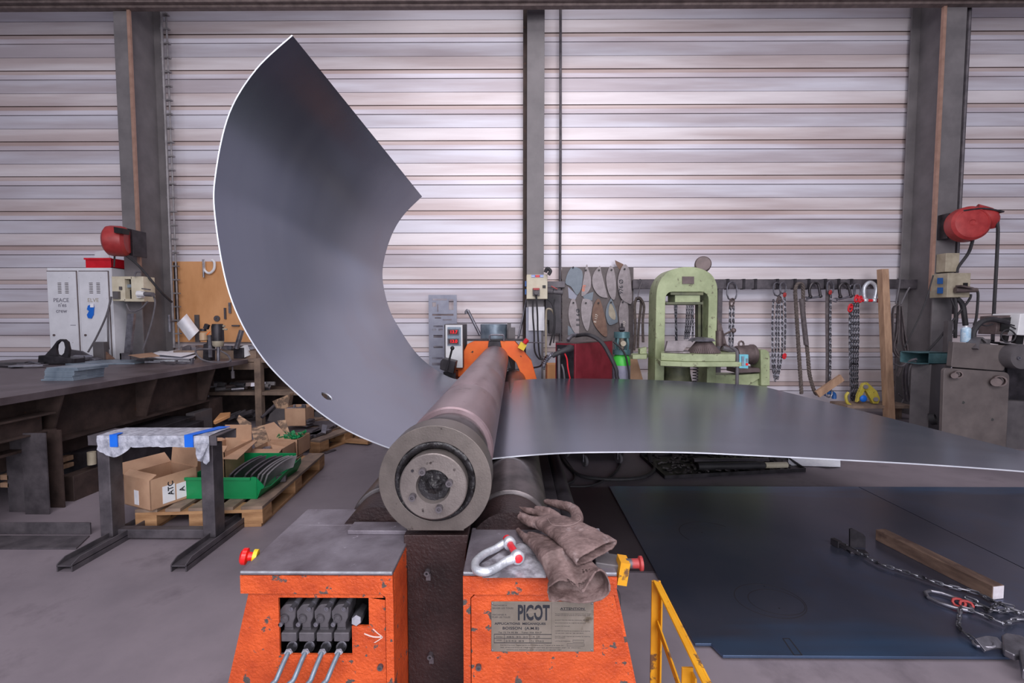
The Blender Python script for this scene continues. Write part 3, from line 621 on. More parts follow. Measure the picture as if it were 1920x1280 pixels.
# ------------------------------------------------------------------ floor plates
b = B(); b.box(.32, 2.52, 0, 3.4, 3.8, .010); obj('floor_sheet', b, 'floor_plate_dark', None, 'dull brownish steel sheet lying lowest, showing left of the big blue-black plates', 'steel plate')
Z1 = .022
b = B(); b.prism([V((.795, 3.8, .010)), V((.79, 1.93, .010)), V((.86, 1.93, .010)), V((.88, 1.86, .010)), V((2.898, 1.86, .010)), V((2.898, 3.8, .010))], (0, 0, .012))
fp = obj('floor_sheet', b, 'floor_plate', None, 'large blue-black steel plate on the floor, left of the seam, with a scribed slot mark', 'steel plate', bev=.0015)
b = B()
o = [G(x, y, Z1) for x, y in [(1468, 1197), (1480, 1197), (1504, 1228), (1489, 1228)]]
for k in range(4): b.strap([o[k]+V((0, 0, .0005)), o[(k+1) % 4]+V((0, 0, .0005))], (o[(k+1) % 4]-o[k]).cross(V((0, 0, 1))), .005, .0006)
obj('scribed_mark', b, 'scratch', fp)
for cx, cy, r, w in [(1443, 1125, .165, .85), (1330, 1000, .19, .9), (1455, 1128, .13, .8)]:
    c = G(cx, cy, Z1)+V((0, 0, .0004)); b = B(); b.strap([c+V((r*math.cos(2*PI*k/60), r*w*math.sin(2*PI*k/60), 0)) for k in range(6 if cx == 1330 else 0, 36 if cx == 1330 else 61)], (0, 0, 1), .0006, .004); obj('ring_stain', b, 'scratch', fp)
for x, y in [(1433, 1099), (1461, 1140), (1316, 998)]:
    b = B(); b.cyl(G(x, y, Z1), G(x, y, Z1)+V((0, 0, .0006)), .004, seg=12); obj('drill_hole', b, 'black', fp)
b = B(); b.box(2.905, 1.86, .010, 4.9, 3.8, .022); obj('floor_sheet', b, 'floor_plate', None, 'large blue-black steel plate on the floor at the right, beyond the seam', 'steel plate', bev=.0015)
b = B()
p0, p1 = G(1641, 1012, Z1), G(1860, 1124, Z1); d = (p1-p0).normalized(); q = V((-d.y, d.x, 0))
b.prism([p0, p0+q*.07, p0+q*.07+V((0, 0, .07)), p0+V((0, 0, .07))], p1-p0)
wb = obj('wooden_beam', b, 'beamwood', None, 'square brown wooden beam lying on the right floor plate with a pale sawn end', 'timber', bev=.003)
b = B(); e = p1+d*.0006; b.prism([e+q*.002+V((0, 0, .002)), e+q*.068+V((0, 0, .002)), e+q*.068+V((0, 0, .068)), e+q*.002+V((0, 0, .068))], d*.001); obj('sawn_end', b, 'endgrain', wb)
# chain sling on the plate
sg = thing('chain_sling', 'black chain sling with a big ring lying on the floor plate beside the wooden beam', 'chain sling', G(1790, 1120, Z1))
def zc(x, y, z=Z1+.018): return G(1500+x/3.555, 920+y/3.555, z)
b = B(); b.chain([zc(*k) for k in [(270, 345), (350, 385), (430, 430), (520, 480), (640, 520), (740, 550), (850, 590), (960, 625), (1060, 650), (1140, 668), (1210, 690), (1260, 720), (1330, 750), (1415, 770)]], .034, .0037); obj('chain_leg', b, 'chain', sg)
b = B(); b.chain([zc(*k) for k in [(1110, 710), (1170, 735), (1240, 780), (1330, 800), (1430, 800), (1500, 830)]], .034, .0037); b.chain([zc(*k) for k in [(1110, 735), (1170, 760), (1220, 770), (1260, 800), (1330, 750), (1400, 790), (1460, 810), (1530, 810)]], .034, .0037); obj('chain_leg', b, 'chain', sg)
b = B(); b.chain([zc(*k) for k in [(1080, 780), (1150, 800), (1230, 830), (1300, 860), (1370, 880), (1420, 860), (1480, 855), (1540, 870)]], .034, .0037); obj('chain_leg', b, 'chain', sg)
b = B(); b.chain([zc(*k) for k in [(1075, 770), (1065, 810), (1060, 860), (1058, 900), (1090, 940), (1140, 975), (1190, 1015)]], .034, .0037); obj('chain_leg', b, 'chain', sg)
ct_ = zc(985, 728, Z1+.014); b = B(); dd = (zc(1100, 765, Z1+.014)-zc(875, 690, Z1+.014)).normalized(); b.link(ct_, dd, dd.cross(V((0, 0, 1))), .17, .115, .0085, 10); obj('master_ring', b, 'steel', sg)
for k in [(1060, 745), (1110, 760)]:
    b = B(); b.link(zc(*k, Z1+.022), V((1, -.4, 0)), V((.3, .5, .8)), .05, .034, .006, 8); obj('coupling_link', b, 'reddull', sg)
sw = thing('swivel_hook', 'worn steel swivel lifting hook at the end of the floor chain, lower right', 'lifting hook', zc(1330, 1040))
b = B(); b.strap([zc(1195, 1030, .05), zc(1270, 1010, .055), zc(1345, 1020, .05)], (0, .6, .3), .05, .014, 4); b.link(zc(1225, 1020, .05), V((1, -.3, .2)), V((0, 1, 0)), .07, .035, .007, 8); obj('shackle_link', b, 'steel', sw, bev=.003)
b = B(); b.prism([zc(x, y, .035) for x, y in [(1340, 1000), (1370, 985), (1470, 1000), (1530, 1040), (1530, 1120), (1430, 1140), (1350, 1100)]], (0, 0, .03)); obj('hook_body', b, 'steel', sw, bev=.008)
b = B(); b.prism([zc(x, y, .03) for x, y in [(1455, 1120), (1540, 1130), (1560, 1270), (1475, 1270)]], (0, 0, .05)); obj('hook_latch', b, 'steel', sw, bev=.01)
# plate clamp with upright tab
pc = thing('lifting_clamp', 'small black lifting clamp with an upright tab at the far end of the floor chain', 'lifting clamp', G(1608, 1034, Z1))
b = B(); a = [(1594, 1026), (1594, 992), (1599, 991), (1619, 1001), (1623, 1006), (1623, 1033)]
D0 = G(1594, 1026, Z1).y
b.prism([P(x, y, D0) for x, y in a], (0, .012, 0)); obj('upright_plate', b, 'blacksteel', pc, bev=.002)
b = B(); b.strap([zc(235, 345, .045), zc(300, 370, .045), zc(380, 410, .035)], (0, 1, 0), .05, .018); b.rbox(zc(240, 345, .045), (.03, .05, .04), .3); b.rbox(G(1608, 1034, Z1+.006), (.10, .05, .012), -.2); obj('clamp_jaw', b, 'blacksteel', pc, bev=.002)
# ------------------------------------------------------------------ yellow rail
yr = thing('guard_rail', 'chipped yellow steel guard rail in front of the floor plates, right of the orange cabinet', 'guard rail', (.5, 1.4, 0))
zr_ = .5; A = G(1231, 1090, zr_); B1 = G(1330, 1290, zr_); dv = (B1-A).normalized()
b = B(); b.strap([A, B1+dv*.2], (1, 0, -.35), .028, .006); b.strap([A+V((.010, 0, -.013)), B1+dv*.2+V((.010, 0, -.013))], (0, 0, 1), .03, .006); obj('top_rail', b, 'yellow', yr, bev=.001)
b = B(); b.box(A.x-.018, A.y-.004, 0, A.x+.014, A.y+.002, zr_+.004); b.box(A.x+.008, A.y-.03, 0, A.x+.014, A.y, zr_-.02); obj('post', b, 'yellow', yr, bev=.001)
q = G(1290, 1250, .46); b = B(); b.box(q.x-.018, q.y-.004, 0, q.x+.014, q.y+.002, .46); b.box(q.x+.008, q.y-.03, 0, q.x+.014, q.y, .45); obj('post', b, 'yellow', yr, bev=.001)
b = B(); b.strap([P(1233, 1170, A.y-.01), P(1233, 1170, A.y-.01)+dv*.4+V((0, 0, -.06))], (0, 0, 1), .03, .006); obj('mid_rail', b, 'yellow', yr, bev=.001)
# ------------------------------------------------------------------ shackle on the cabinet
z2 = lambda x, y: (860+x/3.5556, 920+y/3.5556)
def gz(x, y, h): return G(*z2(x, y), zt+h)
sk = thing('bow_shackle', 'big galvanised bow shackle with a red pin lying on the right cabinet top', 'shackle', gz(250, 500, 0))
h = .0155; e1 = gz(338, 348, .03); e2 = gz(392, 440, .03)
b = B(); pth = [e1+V((.004, .0, 0)), gz(300, 352, .027), gz(245, 385, h+.003), gz(165, 425, h), gz(112, 478, h), gz(122, 528, h), gz(185, 538, h), gz(255, 510, h+.002), gz(318, 470, .024), e2]
b.tube(pth, [.0145, .0125, .0115, .012, .0125, .013, .0125, .012, .0125, .0145], 16, 8)
ax = (e2-e1).normalized(); ax = V((ax.x, ax.y, 0)).normalized()
for c in (e1, e2): b.lathe(c-ax*.011, ax, [(0, .012), (0, .0175), (.003, .0205), (.019, .0205), (.022, .0175), (.022, .012)], 28)
obj('bow', b, 'galv', sk, smooth=60)
b = B(); b.cyl(e1-ax*.028, e2+ax*.0125, .0105, seg=20); b.lathe(e1-ax*.034, ax, [(0, .008), (.004, .0135), (.02, .0135), (.022, .009)], 20); b.lathe(e2+ax*.010, ax, [(0, .0125), (.0035, .0125), (.0045, .011)], 24)
obj('pin', b, 'redpaint', sk)
# ------------------------------------------------------------------ work gloves
def ellipse(c, w, t, n=28, wob=0, ph=0):    # closed section: w = half-width vector, t = half-thickness vector
    r = []
    for k in range(n):
        a = 2*PI*k/n; q = 1+wob*math.sin(3*a+ph)
        ca, sa = math.cos(a), math.sin(a)
        r.append(V(c)+V(w)*math.copysign(abs(ca)**.8, ca)*q+V(t)*math.copysign(abs(sa)**.8, sa)*q)
    return r
def rs(loop, n=40):
    loop = [V(p) for p in loop]; loop = loop+[loop[0]]; return resample(loop, n+1)[:-1]
def glove(name, label, rows, shell_from, fingers, loc, seams=(), lining=None, vox=.0022):
    t = thing(name, label, 'glove', loc)
    b = B(); b.loft(rows[:shell_from+1], caps=True)
    # hollow gauntlet: outer wall, rim and inner wall
    outer = rows[shell_from:]; inner = []
    for r in outer:
        c = sum(r, V())/len(r); nr = len(r); N = sum(((r[k]-c).cross(r[(k+1) % nr]-c) for k in range(nr)), V()).normalized(); row = []
        for k in range(nr):
            q = (r[(k+1) % nr]-r[k-1]).normalized().cross(N); q = -q if q.dot(r[k]-c) > 0 and abs(q.dot((r[k]-c).normalized())) > .02 else q
            row.append(r[k]+q.normalized()*(.0055 if (r[k]-c).length > .012 else .002))
        inner.append(row)
    b.loft(outer+inner[::-1]); 
    b2 = b.f; b2.append(tuple(range(len(b.v)-len(inner[0]), len(b.v))))
    for f, rad in fingers: b.tube(f, rad, 12, 5); b.sph(f[0], (rad if not isinstance(rad, (list, tuple)) else rad[0])*.98, 12)
    o = obj('glove_shell', b, 'glove', t, smooth=180)
    m = o.modifiers.new('fuse', 'REMESH'); m.mode = 'VOXEL'; m.voxel_size = vox; m.use_smooth_shade = True
    s_ = o.modifiers.new('soften', 'SMOOTH'); s_.iterations = 5; s_.factor = .6
    tx = bpy.data.textures.new('creases', 'CLOUDS'); tx.noise_scale = .032; tx.noise_depth = 2
    d = o.modifiers.new('creases', 'DISPLACE'); d.texture = tx; d.strength = .0065; d.mid_level = .5
    tx2 = bpy.data.textures.new('folds', 'CLOUDS'); tx2.noise_scale = .011; tx2.noise_depth = 1
    d = o.modifiers.new('folds', 'DISPLACE'); d.texture = tx2; d.strength = .0018; d.mid_level = .5
    for sm in seams: b = B(); b.tube(sm, .0007, 6, 6); obj('seam', b, 'seam', t)
    return t, outer
# lower glove: fingers on the plate, gauntlet hanging over the front edge, opening towards the viewer
g = gz
r0 = ellipse(g(520, 345, .022), g(560, 320, .022)-g(500, 350, .022), V((0, 0, .016)))
side = V((.8, .6, 0))
def el(c, w, t, dirw=(1, 0, 0), dirt=(0, 0, 1), wob=0, ph=0): return rs(ellipse(c, V(dirw).normalized()*w, V(dirt).normalized()*t, 28, wob, ph))
rowsB = [el(g(500, 330, .02), .030, .014, (.75, .66, 0)), el(g(545, 350, .024), .040, .02, (.75, .66, 0)), el(g(610, 400, .03), .050, .024, (.85, .5, 0)), el(g(680, 450, .036), .062, .03, (.95, .3, 0)), el(P(*z2(740, 520), 1.285), .074, .035, (1, .1, 0), (0, .6, 1)), el(P(*z2(790, 580), 1.255), .080, .036, (1, 0, 0), (0, .8, 1))]
oB = [(590, 640), (588, 690), (598, 735), (640, 758), (668, 735), (720, 742), (790, 760), (870, 750), (950, 735), (1005, 700), (1020, 650), (1010, 600), (985, 545), (940, 510), (905, 560), (890, 590), (860, 640), (845, 680), (820, 690), (795, 665), (765, 640), (730, 600), (690, 588), (650, 595), (615, 625)]
wo = rs([P(*z2(*q), 1.20+(.0 if q[1] > 640 else .012)) for q in oB][::-1])
def align(loop, ref):
    n = len(loop); best = min(((sum((loop[(i+k) % n]-ref[i]).length for i in range(0, n, 4)), k, 0) for k in range(n)))
    rev = loop[::-1]; best2 = min(((sum((rev[(i+k) % n]-ref[i]).length for i in range(0, n, 4)), k, 1) for k in range(n)))
    bb = min(best, best2); L = rev if bb[2] else loop; return [L[(i+bb[1]) % n] for i in range(n)]
wo = align(wo, rowsB[-1])
mid = [a.lerp(c_, .55) for a, c_ in zip(rowsB[-1], wo)]
rowsB += [mid, wo]
fb = [([g(395, 262, .014), g(435, 300, .018), g(490, 315, .022), g(560, 350, .024)], [.0085, .011, .012, .014]),
      ([g(425, 300, .012), g(470, 335, .014), g(530, 360, .016), g(580, 390, .02)], [.0085, .0115, .012, .014]),
      ([g(440, 325, .010), g(490, 360, .012), g(550, 385, .014), g(600, 420, .02)], [.008, .010, .012, .014]),
      ([g(470, 290, .020), g(520, 300, .026), g(570, 320, .028), g(620, 370, .03)], [.008, .010, .012, .015]),
      ([g(620, 330, .03), g(590, 330, .035), g(620, 370, .035), g(660, 420, .035)], [.010, .012, .014, .016])]
gB, outB = glove('work_glove', 'brown leather welding glove underneath, its open gauntlet hanging over the cabinet edge', rowsB, 5, fb, (g(640, 450, 0)), seams=())
# upper glove: lying flat across the first, gauntlet towards the lower right
def elp(px, py, hgt, w, t, dw): return el(g(px, py, hgt), w, t, dw)
dwA = (.80, .62, .05)
rowsA = [elp(545, 185, .050, .034, .014, dwA), elp(590, 200, .056, .047, .018, dwA), elp(650, 225, .062, .058, .02, dwA), elp(720, 262, .068, .066, .019, dwA), elp(800, 312, .070, .075, .017, dwA), elp(860, 360, .068, .083, .017, dwA), elp(925, 410, .060, .090, .018, dwA)]
fa = [([g(372, 140, .040), g(410, 165, .046), g(470, 185, .050), g(560, 210, .052)], [.013, .014, .0125, .015]),
      ([g(395, 122, .046), g(450, 130, .054), g(520, 150, .056), g(590, 180, .056)], [.010, .0115, .0125, .015]),
      ([g(430, 195, .036), g(480, 215, .042), g(530, 230, .045), g(590, 250, .05)], [.011, .012, .013, .015]),
      ([g(580, 72, .060), g(640, 84, .066), g(710, 100, .070), g(770, 130, .068), g(790, 185, .064), g(770, 230, .062)], [.010, .014, .016, .019, .022, .024]),
      ([g(520, 115, .062), g(560, 125, .064), g(620, 150, .064), g(680, 200, .062)], [.010, .013, .015, .018])]
sA = [[g(590, 180, .084), g(625, 225, .088), g(700, 232, .092), g(770, 220, .094), g(815, 190, .092), g(805, 165, .090), g(785, 160, .088)], ]
gA, outA = glove('work_glove', 'brown leather welding glove on top, lying flat with folded cuff to the right', rowsA, 5, fa, (g(750, 300, .04)), seams=sA)

# ------------------------------------------------------------------ things on the floor under the sheet
tr_ = thing('drip_tray', 'shallow black steel tray of swarf on the floor beneath the flat sheet', 'tray', G(1360, 880, 0))
o4 = [G(1247, 898, 0), G(1510, 884, 0), G(1462, 852, 0), G(1200, 856, 0)]
b = B(); b.prism([p+V((0, 0, .004)) for p in o4], (0, 0, .006)); 
for k in range(4): b.strap([o4[k]+V((0, 0, .018)), o4[(k+1) % 4]+V((0, 0, .018))], (0, 0, 1), .034, .008)
obj('tray_pan', b, 'blacksteel', tr_)
rn = random.Random(5); b = B()
for i in range(260):
    u, v_ = rn.random(), rn.random(); p_ = o4[0].lerp(o4[1], .06+u*.88).lerp(o4[3].lerp(o4[2], .06+u*.88), .08+v_*.86)
    b.rbox(p_+V((0, 0, .016+rn.random()*.012)), (rn.uniform(.01, .06), rn.uniform(.01, .04), rn.uniform(.004, .014)), rn.random()*3, rn.uniform(-.3, .3), rn.uniform(-.3, .3))
obj('swarf', b, 'debris', tr_, kind='stuff')
for (x0, y0, x1, y1, r) in [(1308, 868, 1432, 866, .034), (1300, 858, 1440, 858, .03)]:
    b = B(); b.cyl(G(x0, y0+6, .055), G(x1, y1+6, .055), r, seg=14); obj('steel_roller', b, 'rubber' if r > .03 else 'darksteel', None, 'dark round bar lying in the swarf tray, %s one' % ('nearer' if r > .03 else 'farther'), 'steel bar')
b = B(); b.cyl(G(1434, 872, .055), G(1475, 871, .055), .028, seg=14); obj('plastic_bottle', b, 'beige', None, 'crumpled clear plastic wrap roll at the right end of the swarf tray bar', 'plastic wrap')
b = B(); rr_ = random.Random(2); b.loft([[G(1478+i*12.2, 857+j*5+(i*.4 if j else 0), .004+rr_.random()*.02) for i in range(9)] for j in range(4)], closed=False); o = obj('white_cloth', b, 'cloth', None, 'crumpled white cloth on the concrete behind the floor plates', 'cloth', smooth=20); m_ = o.modifiers.new('t', 'SOLIDIFY'); m_.thickness = .004
# welder, its cart and hoses
wd_ = thing('welding_machine', 'dark red welding machine on a wheeled cart behind the sheet', 'welding machine', (1.0, 5.2, 0))
pA = P(1079, 700, 4.98); pB = P(1041, 700, 5.14); pC = P(1148, 700, 5.55)
pA.z = pB.z = pC.z = .5; pD = pB+(pC-pA); tz = P(1079, 644, 4.98).z
b = B(); b.prism([pA, pC, pD, pB], (0, 0, tz-.5)); wbx = obj('casing', b, 'welder_red', wd_, bev=.006)
nf = (pB-pA).normalized(); off = V((nf.y, -nf.x, 0)); off = off if off.y < 0 else -off
b = B(); b.prism([pA+nf*.02+off*.006+V((0, 0, .0)), pB-nf*.02+off*.006, pB-nf*.02+off*.006+V((0, 0, tz-.52)), pA+nf*.02+off*.006+V((0, 0, tz-.52))], -off*.01); obj('front_panel', b, 'blacksteel', wbx)
up = V((0, 0, .012)); b = B(); b.prism([pA+V((0, 0, tz-.5)), pC+V((0, 0, tz-.5)), pD+V((0, 0, tz-.5)), pB+V((0, 0, tz-.5))], up); obj('top_cover', b, 'motor_brown', wbx)
b = B(); b.prism([V((p_.x, p_.y, .14)) for p_ in (pA, pC, pD, pB)], (0, 0, .36)); b.box(.45, 4.62, .13, 1.15, 5.2, .17); obj('cart_body', b, 'blacksteel', wd_)
def caster(px, py, lab=None):
    g_ = G(px, py, 0); b = B(); c = g_+V((0, 0, .055)); b.lathe(c-V((.014, .006, 0)), V((1, .4, 0)), [(0, .02), (0, .05), (.004, .055), (.026, .055), (.03, .05), (.03, .02)], 24); w_ = obj('caster_wheel', b, 'rubber_grey', wd_)
    b = B(); b.cyl(c-V((.02, .008, 0)), c+V((.03, .012, 0)), .014, seg=10); b.prism([c+V((-.018, -.03, 0)), c+V((-.018, .03, 0)), c+V((-.018, .03, .075)), c+V((-.018, -.03, .075))], (.004, 0, 0)); obj('caster_fork', b, 'steel', w_)
caster(1096, 874); caster(1160, 869); caster(1062, 856); caster(1205, 852)
c = P(*z5(1235, 825), 4.9); b = B(); b.tube([c+V((0, .1, 0)), c, P(*z5(1160, 850), 4.85), P(*z5(1090, 885), 4.85)], [.04, .035, .028, .024], 12, 6); hs_ = obj('torch_connector', b, 'rubber', wd_)
b = B()
hp_ = catmull([P(*z5(1100, 860), 4.85), P(*z5(1060, 895), 4.85), P(*z5(1030, 940), 4.85), P(*z5(1018, 980), 4.85)], 14)
b.tube(hp_, lambda t: .02+.006*math.sin(t*PI*22), 12); b.tube([P(*z5(1290, 716), 5.2), P(*z5(1245, 725), 5.15), P(*z5(1215, 760), 5.1)], .022, 10, 8); obj('spiral_sleeve', b, 'steel', wd_)
b = B(); b.tube([P(*z5(1280, 722), 5.2), P(*z5(1380, 715), 5.0), P(*z5(1480, 770), 4.95), P(*z5(1550, 880), 4.9), P(*z5(1600, 990), 4.88), P(*z5(1625, 1100), 4.88), V((1.35, 4.8, .3)), G(1220, 868, .02)], .022, 10, 8); obj('torch_hose', b, 'rubber', wd_)
b = B(); b.tube([P(*z5(1175, 840), 4.88), P(*z5(1205, 900), 4.86), P(*z5(1215, 980), 4.86), P(*z5(1235, 1080), 4.86)], .008, 8, 6); obj('earth_cable', b, 'redpaint', wd_, label='thin red cable')
b = B(); b.tube([P(*z5(1145, 830), 4.88), P(*z5(1143, 900), 4.84), P(*z5(1145, 1080), 4.84)], .014, 8, 6); b.tube([P(*z5(1165, 950), 4.88), P(*z5(1180, 1000), 4.86), P(*z5(1190, 1090), 4.86)], .010, 8, 6); obj('power_cable', b, 'rubber_grey', wd_)
z8 = lambda x, y: (1040+x/6.857, 840+y/6.857)
def fl(pts, r, name, lab, m='rubber'):
    b = B(); b.tube([G(*z8(x, y), r+.002+(h if len(k) > 2 else 0)) for k in pts for x, y, h in [(k[0], k[1], k[2] if len(k) > 2 else 0)]], r, 10, 8)
    return obj(name, b, m, None, lab, 'cable')
fl([(60, 60), (120, 160), (200, 260), (330, 350), (550, 390), (850, 400), (1100, 380), (1240, 320), (1285, 240), (1240, 130), (1180, 40), (1120, -60)], .017, 'welding_hose', 'thick grey hose looping over the floor under the sheet')
fl([(880, 40), (850, 170), (800, 280), (700, 370), (560, 450), (400, 490), (200, 492)], .009, 'floor_cable', 'thin cable crossing the thick hose loop on the floor')
fl([(90, 90), (180, 200), (240, 290), (260, 370), (230, 430), (160, 450)], .009, 'floor_cable', 'short curled cable beside the machine bed on the floor')
# gas cylinder
gc = thing('gas_cylinder', 'grey gas cylinder with a bright green shoulder, right of the red welding machine', 'gas cylinder', P(1165, 700, 5.85)*V((1, 1, 0)) if False else V((P(1165, 700, 5.85).x, 5.85, 0)))
cx = P(1165, 700, 5.85).x; Z = lambda y, D=5.85: P(1165, y, D).z
b = B(); b.lathe((cx, 5.85, 0), (0, 0, 1), [(0, .10), (.02, .112), (Z(684), .112)], 32); obj('bottle_body', b, 'bottlegrey', gc)
b = B(); b.lathe((cx, 5.85, Z(684)), (0, 0, 1), [(0, .113), (Z(670)-Z(684), .108), (Z(664)-Z(684), .08), (Z(662)-Z(684), .05)], 32); obj('bottle_shoulder', b, 'bottlegreen', gc)
b = B(); 
for k in range(4):
    a = PI/4+k*PI/2; x_ = cx+.075*math.cos(a); y_ = 5.85+.075*math.sin(a); b.tube([(x_, y_, Z(662)), (x_*1.0+.02*math.cos(a), y_+.02*math.sin(a), Z(645)), (x_, y_, Z(630))], .014, 8, 4)
b.pipe((cx, 5.85, Z(633)), (cx, 5.85, Z(622)), .10, .078, 32); b.pipe((cx, 5.85, Z(664)), (cx, 5.85, Z(655)), .11, .085, 32); obj('valve_guard', b, 'teal', gc)
b = B(); b.cyl((cx, 5.85, Z(664)), (cx, 5.85, Z(630)), .02, seg=12); b.cyl((cx, 5.76, Z(643)), (cx, 5.85, Z(643)), .035, seg=16); obj('valve', b, 'beige_dark', gc)
b = B(); b.cyl((cx, 5.85, Z(630)), (cx, 5.85, Z(606)), .022, .014, seg=12); b.cyl((cx-.04, 5.83, Z(617)), (cx+.03, 5.83, Z(617)), .025, seg=12); obj('regulator', b, 'blacksteel', gc)
b = B(); b.tube([P(1150, 640, 5.7), P(1170, 660, 5.68), P(1178, 690, 5.68), P(1182, 720, 5.68), (cx+.2, 5.66, .2)], .012, 8, 6); obj('gas_hose', b, 'rubber', gc)
b = B(); b.prism([P(*z5(*q), 6.1) for q in [(1690, 885), (1770, 910), (1815, 1070), (1815, 1440), (1700, 1440)]], (0, .3, 0)); obj('cardboard_box', b, 'card', None, 'tan cardboard box standing between the gas cylinder and the green press', 'box')
b = B(); b.bpx(1026, 684, 1048, 740, 5.9, .3); obj('plywood_crate', b, 'plywood', None, 'plywood crate corner peeping out left of the red welding machine', 'crate')
# ------------------------------------------------------------------ left: table and trestles
TX = -3.52; TZ = .90
tb = thing('steel_workbench', 'long heavy steel welding table running back along the left side', 'workbench', (-4.6, 4.2, 0))
b = B(); b.box(-6.6, 1.6, TZ-.055, TX, 5.95, TZ); obj('tabletop', b, 'table_steel', tb, bev=.003)
b = B(); b.box(TX-.24, 1.6, .47, TX-.225, 5.35, TZ-.055); b.box(TX-.3, 1.6, .455, TX-.12, 5.35, .475); b.box(-6.4, 1.6, .47, -6.385, 5.6, TZ-.055); b.box(-6.4, 5.6, .6, TX-.24, 5.615, TZ-.055)
obj('side_beam', b, 'rustbrown', tb)
for D in (1.9, 2.7, 3.5, 4.43, 5.3):
    b = B(); b.prism([(TX-.01, D, TZ-.055), (TX-.225, D, TZ-.055), (TX-.225, D, .475), (TX-.13, D, .475)], (0, .015, 0)); obj('gusset', b, 'rustbrown', tb)
b = B(); b.box(TX-.42, 1.6, .30, TX-.3, 5.6, .44); obj('lower_beam', b, 'rustbrown', tb)
b = B(); b.box(TX-.42, 5.38, 0, TX-.14, 5.62, .46); obj('leg', b, 'rustbrown', tb, bev=.004)
b = B(); b.box(TX-.42, 2.6, 0, TX-.2, 2.85, .46); obj('leg', b, 'rustbrown', tb, bev=.004)
b = B(); b.box(-6.4, 5.3, 0, -6.2, 5.6, .8); obj('leg', b, 'rustbrown', tb, bev=.004)
# I-beam trestle in front of the table
t1 = thing('beam_trestle', 'rusty I-beam trestle with two posts at the left edge, in front of the welding table', 'trestle', (-3.35, 3.0, 0))
xe = P(105, 772, 3.45).x; zt1 = P(105, 772, 3.45).z; zb1 = P(105, 806, 3.45).z
b = B(); b.box(xe-.13, 1.9, zt1-.012, xe, 3.45, zt1); b.box(xe-.13, 1.9, zb1, xe, 3.45, zb1+.012); b.box(xe-.07, 1.9, zb1, xe-.06, 3.40, zt1); obj('top_beam', b, 'rustbrown', t1, bev=.002)
b = B(); b.bpx(48, 812, 84, 972, 3.26, .01); b.bpx(18, 818, 49, 972, 3.30, .01); obj('post', b, 'darksteel', t1)
b = B(); b.bpx(88, 806, 113, 960, 3.38, .01); b.bpx(78, 806, 92, 962, 3.42, .008); obj('post', b, 'rustbrown', t1)
b = B(); DV = G(100, 1002, 0).y; b.box(P(20, 980, DV).x-.5, DV, 0, P(168, 980, DV).x, DV+.012, P(100, 980, DV).z); b.prism([G(168, 1003, .01), G(143, 1027, .01), G(-200, 1027, .01), G(-200, 1003, .01)], (0, 0, -.009)); obj('foot_channel', b, 'darksteel', t1, bev=.002)
b = B(); b.bpx(115, 893, 137, 975, 3.5, .25); obj('steel_offcut', b, 'rustbrown', None, 'short upright steel offcut between the I-beam trestle and the taped trestle', 'steel offcut', bev=.003)
# taped trestle
t2 = thing('h_trestle', 'dark steel trestle whose top bar is wrapped in plastic with blue tape', 'trestle', (-2.25, 2.95, 0))
z4 = lambda x, y: (60+x/3.2, 780+y/3.2)
DL, DR = 2.84, 2.84
def post(px0, pxm, px1, pyb, D, name='post'):
    a = P(px0, 830, D).x; m = P(pxm, 830, D).x; w = m-a; d = .10
    b = B(); zb_ = .037; b.box(a, D, zb_, m, D+d, P(px0, 834, D).z); return obj(name, b, 'darksteel', t2, bev=.006)
post(180, 203, 0, 0, DL); post(374, 398, 0, 0, DR)
x0 = P(164, 820, 2.80).x; x1 = P(406, 820, 2.80).x; zt2 = P(200, 817, 2.80).z; zb2 = P(200, 835, 2.80).z; OF = -.14
b = B(); b.box(x0, 2.80, zt2-.008, x1, 3.0, zt2); b.box(x0, 2.80, zb2, x1, 2.808, zt2); b.box(x0, 2.992, zb2, x1, 3.0, zt2); b.box(x0, 2.808, zb2+.008, x0+.01, 2.992, zt2-.008); obj('top_bar', b, 'darksteel', t2, bev=.002)
b = B(); rr_ = random.Random(8); xa, xb = P(181, 820, 2.79).x, P(391, 820, 2.79).x; N_ = 40
def wob(k=.004): return rr_.uniform(-k, k)
rows = []
for i in range(N_+1):
    u = i/N_; x = xa+(xb-xa)*u; hang = .0
    if u < .3: hang = .065*math.sin(PI*min(1, u/.3)*.9+.25)
    if u > .9: hang = .11*math.sin(PI*(u-.9)/.1*.7)
    rows.append([V((x, 3.01+wob(), zb2+wob())), V((x, 3.006, zt2+.003)), V((x+wob(), 2.90, zt2+.006+wob(.003))), V((x, 2.794+wob(.002), zt2+.003)), V((x, 2.79+wob(), (zt2+zb2)/2)), V((x, 2.792+wob(.003), zb2-.004)), V((x, 2.79+wob(.006), zb2-.006-hang))])
b.loft(rows, closed=False); o = obj('plastic_wrap', b, 'plasticwrap', t2, smooth=30); m_ = o.modifiers.new('t', 'SOLIDIFY'); m_.thickness = .003
for pa, pb in ((206, 220), (346, 362)):
    a_, c_ = P(pa, 820, 2.785).x, P(pb, 820, 2.785).x; b = B()
    b.box(a_, 2.782, zb2-.004, c_, 2.788, zt2+.009); b.prism([(a_, 2.782, zt2+.009), (c_, 2.782, zt2+.009), (c_+(.09 if pa > 300 else -.01), 3.01 if pa > 300 else 2.84, zt2+.009), (a_+(.07 if pa > 300 else .01), 3.01 if pa > 300 else 2.84, zt2+.009)], (0, 0, .003)); obj('blue_tape', b, 'bluetape', t2, label='bright blue tape band')
b = B(); rows = []
for i in range(8):
    u = i/7; rows.append([P(364+u*6, 832+u*32, 2.78)+V((0, wob(.006), 0)), P(377, 832+u*34, 2.77)+V((0, wob(.01), 0)), P(390-u*8, 832+u*22, 2.78)+V((0, wob(.006), 0))])
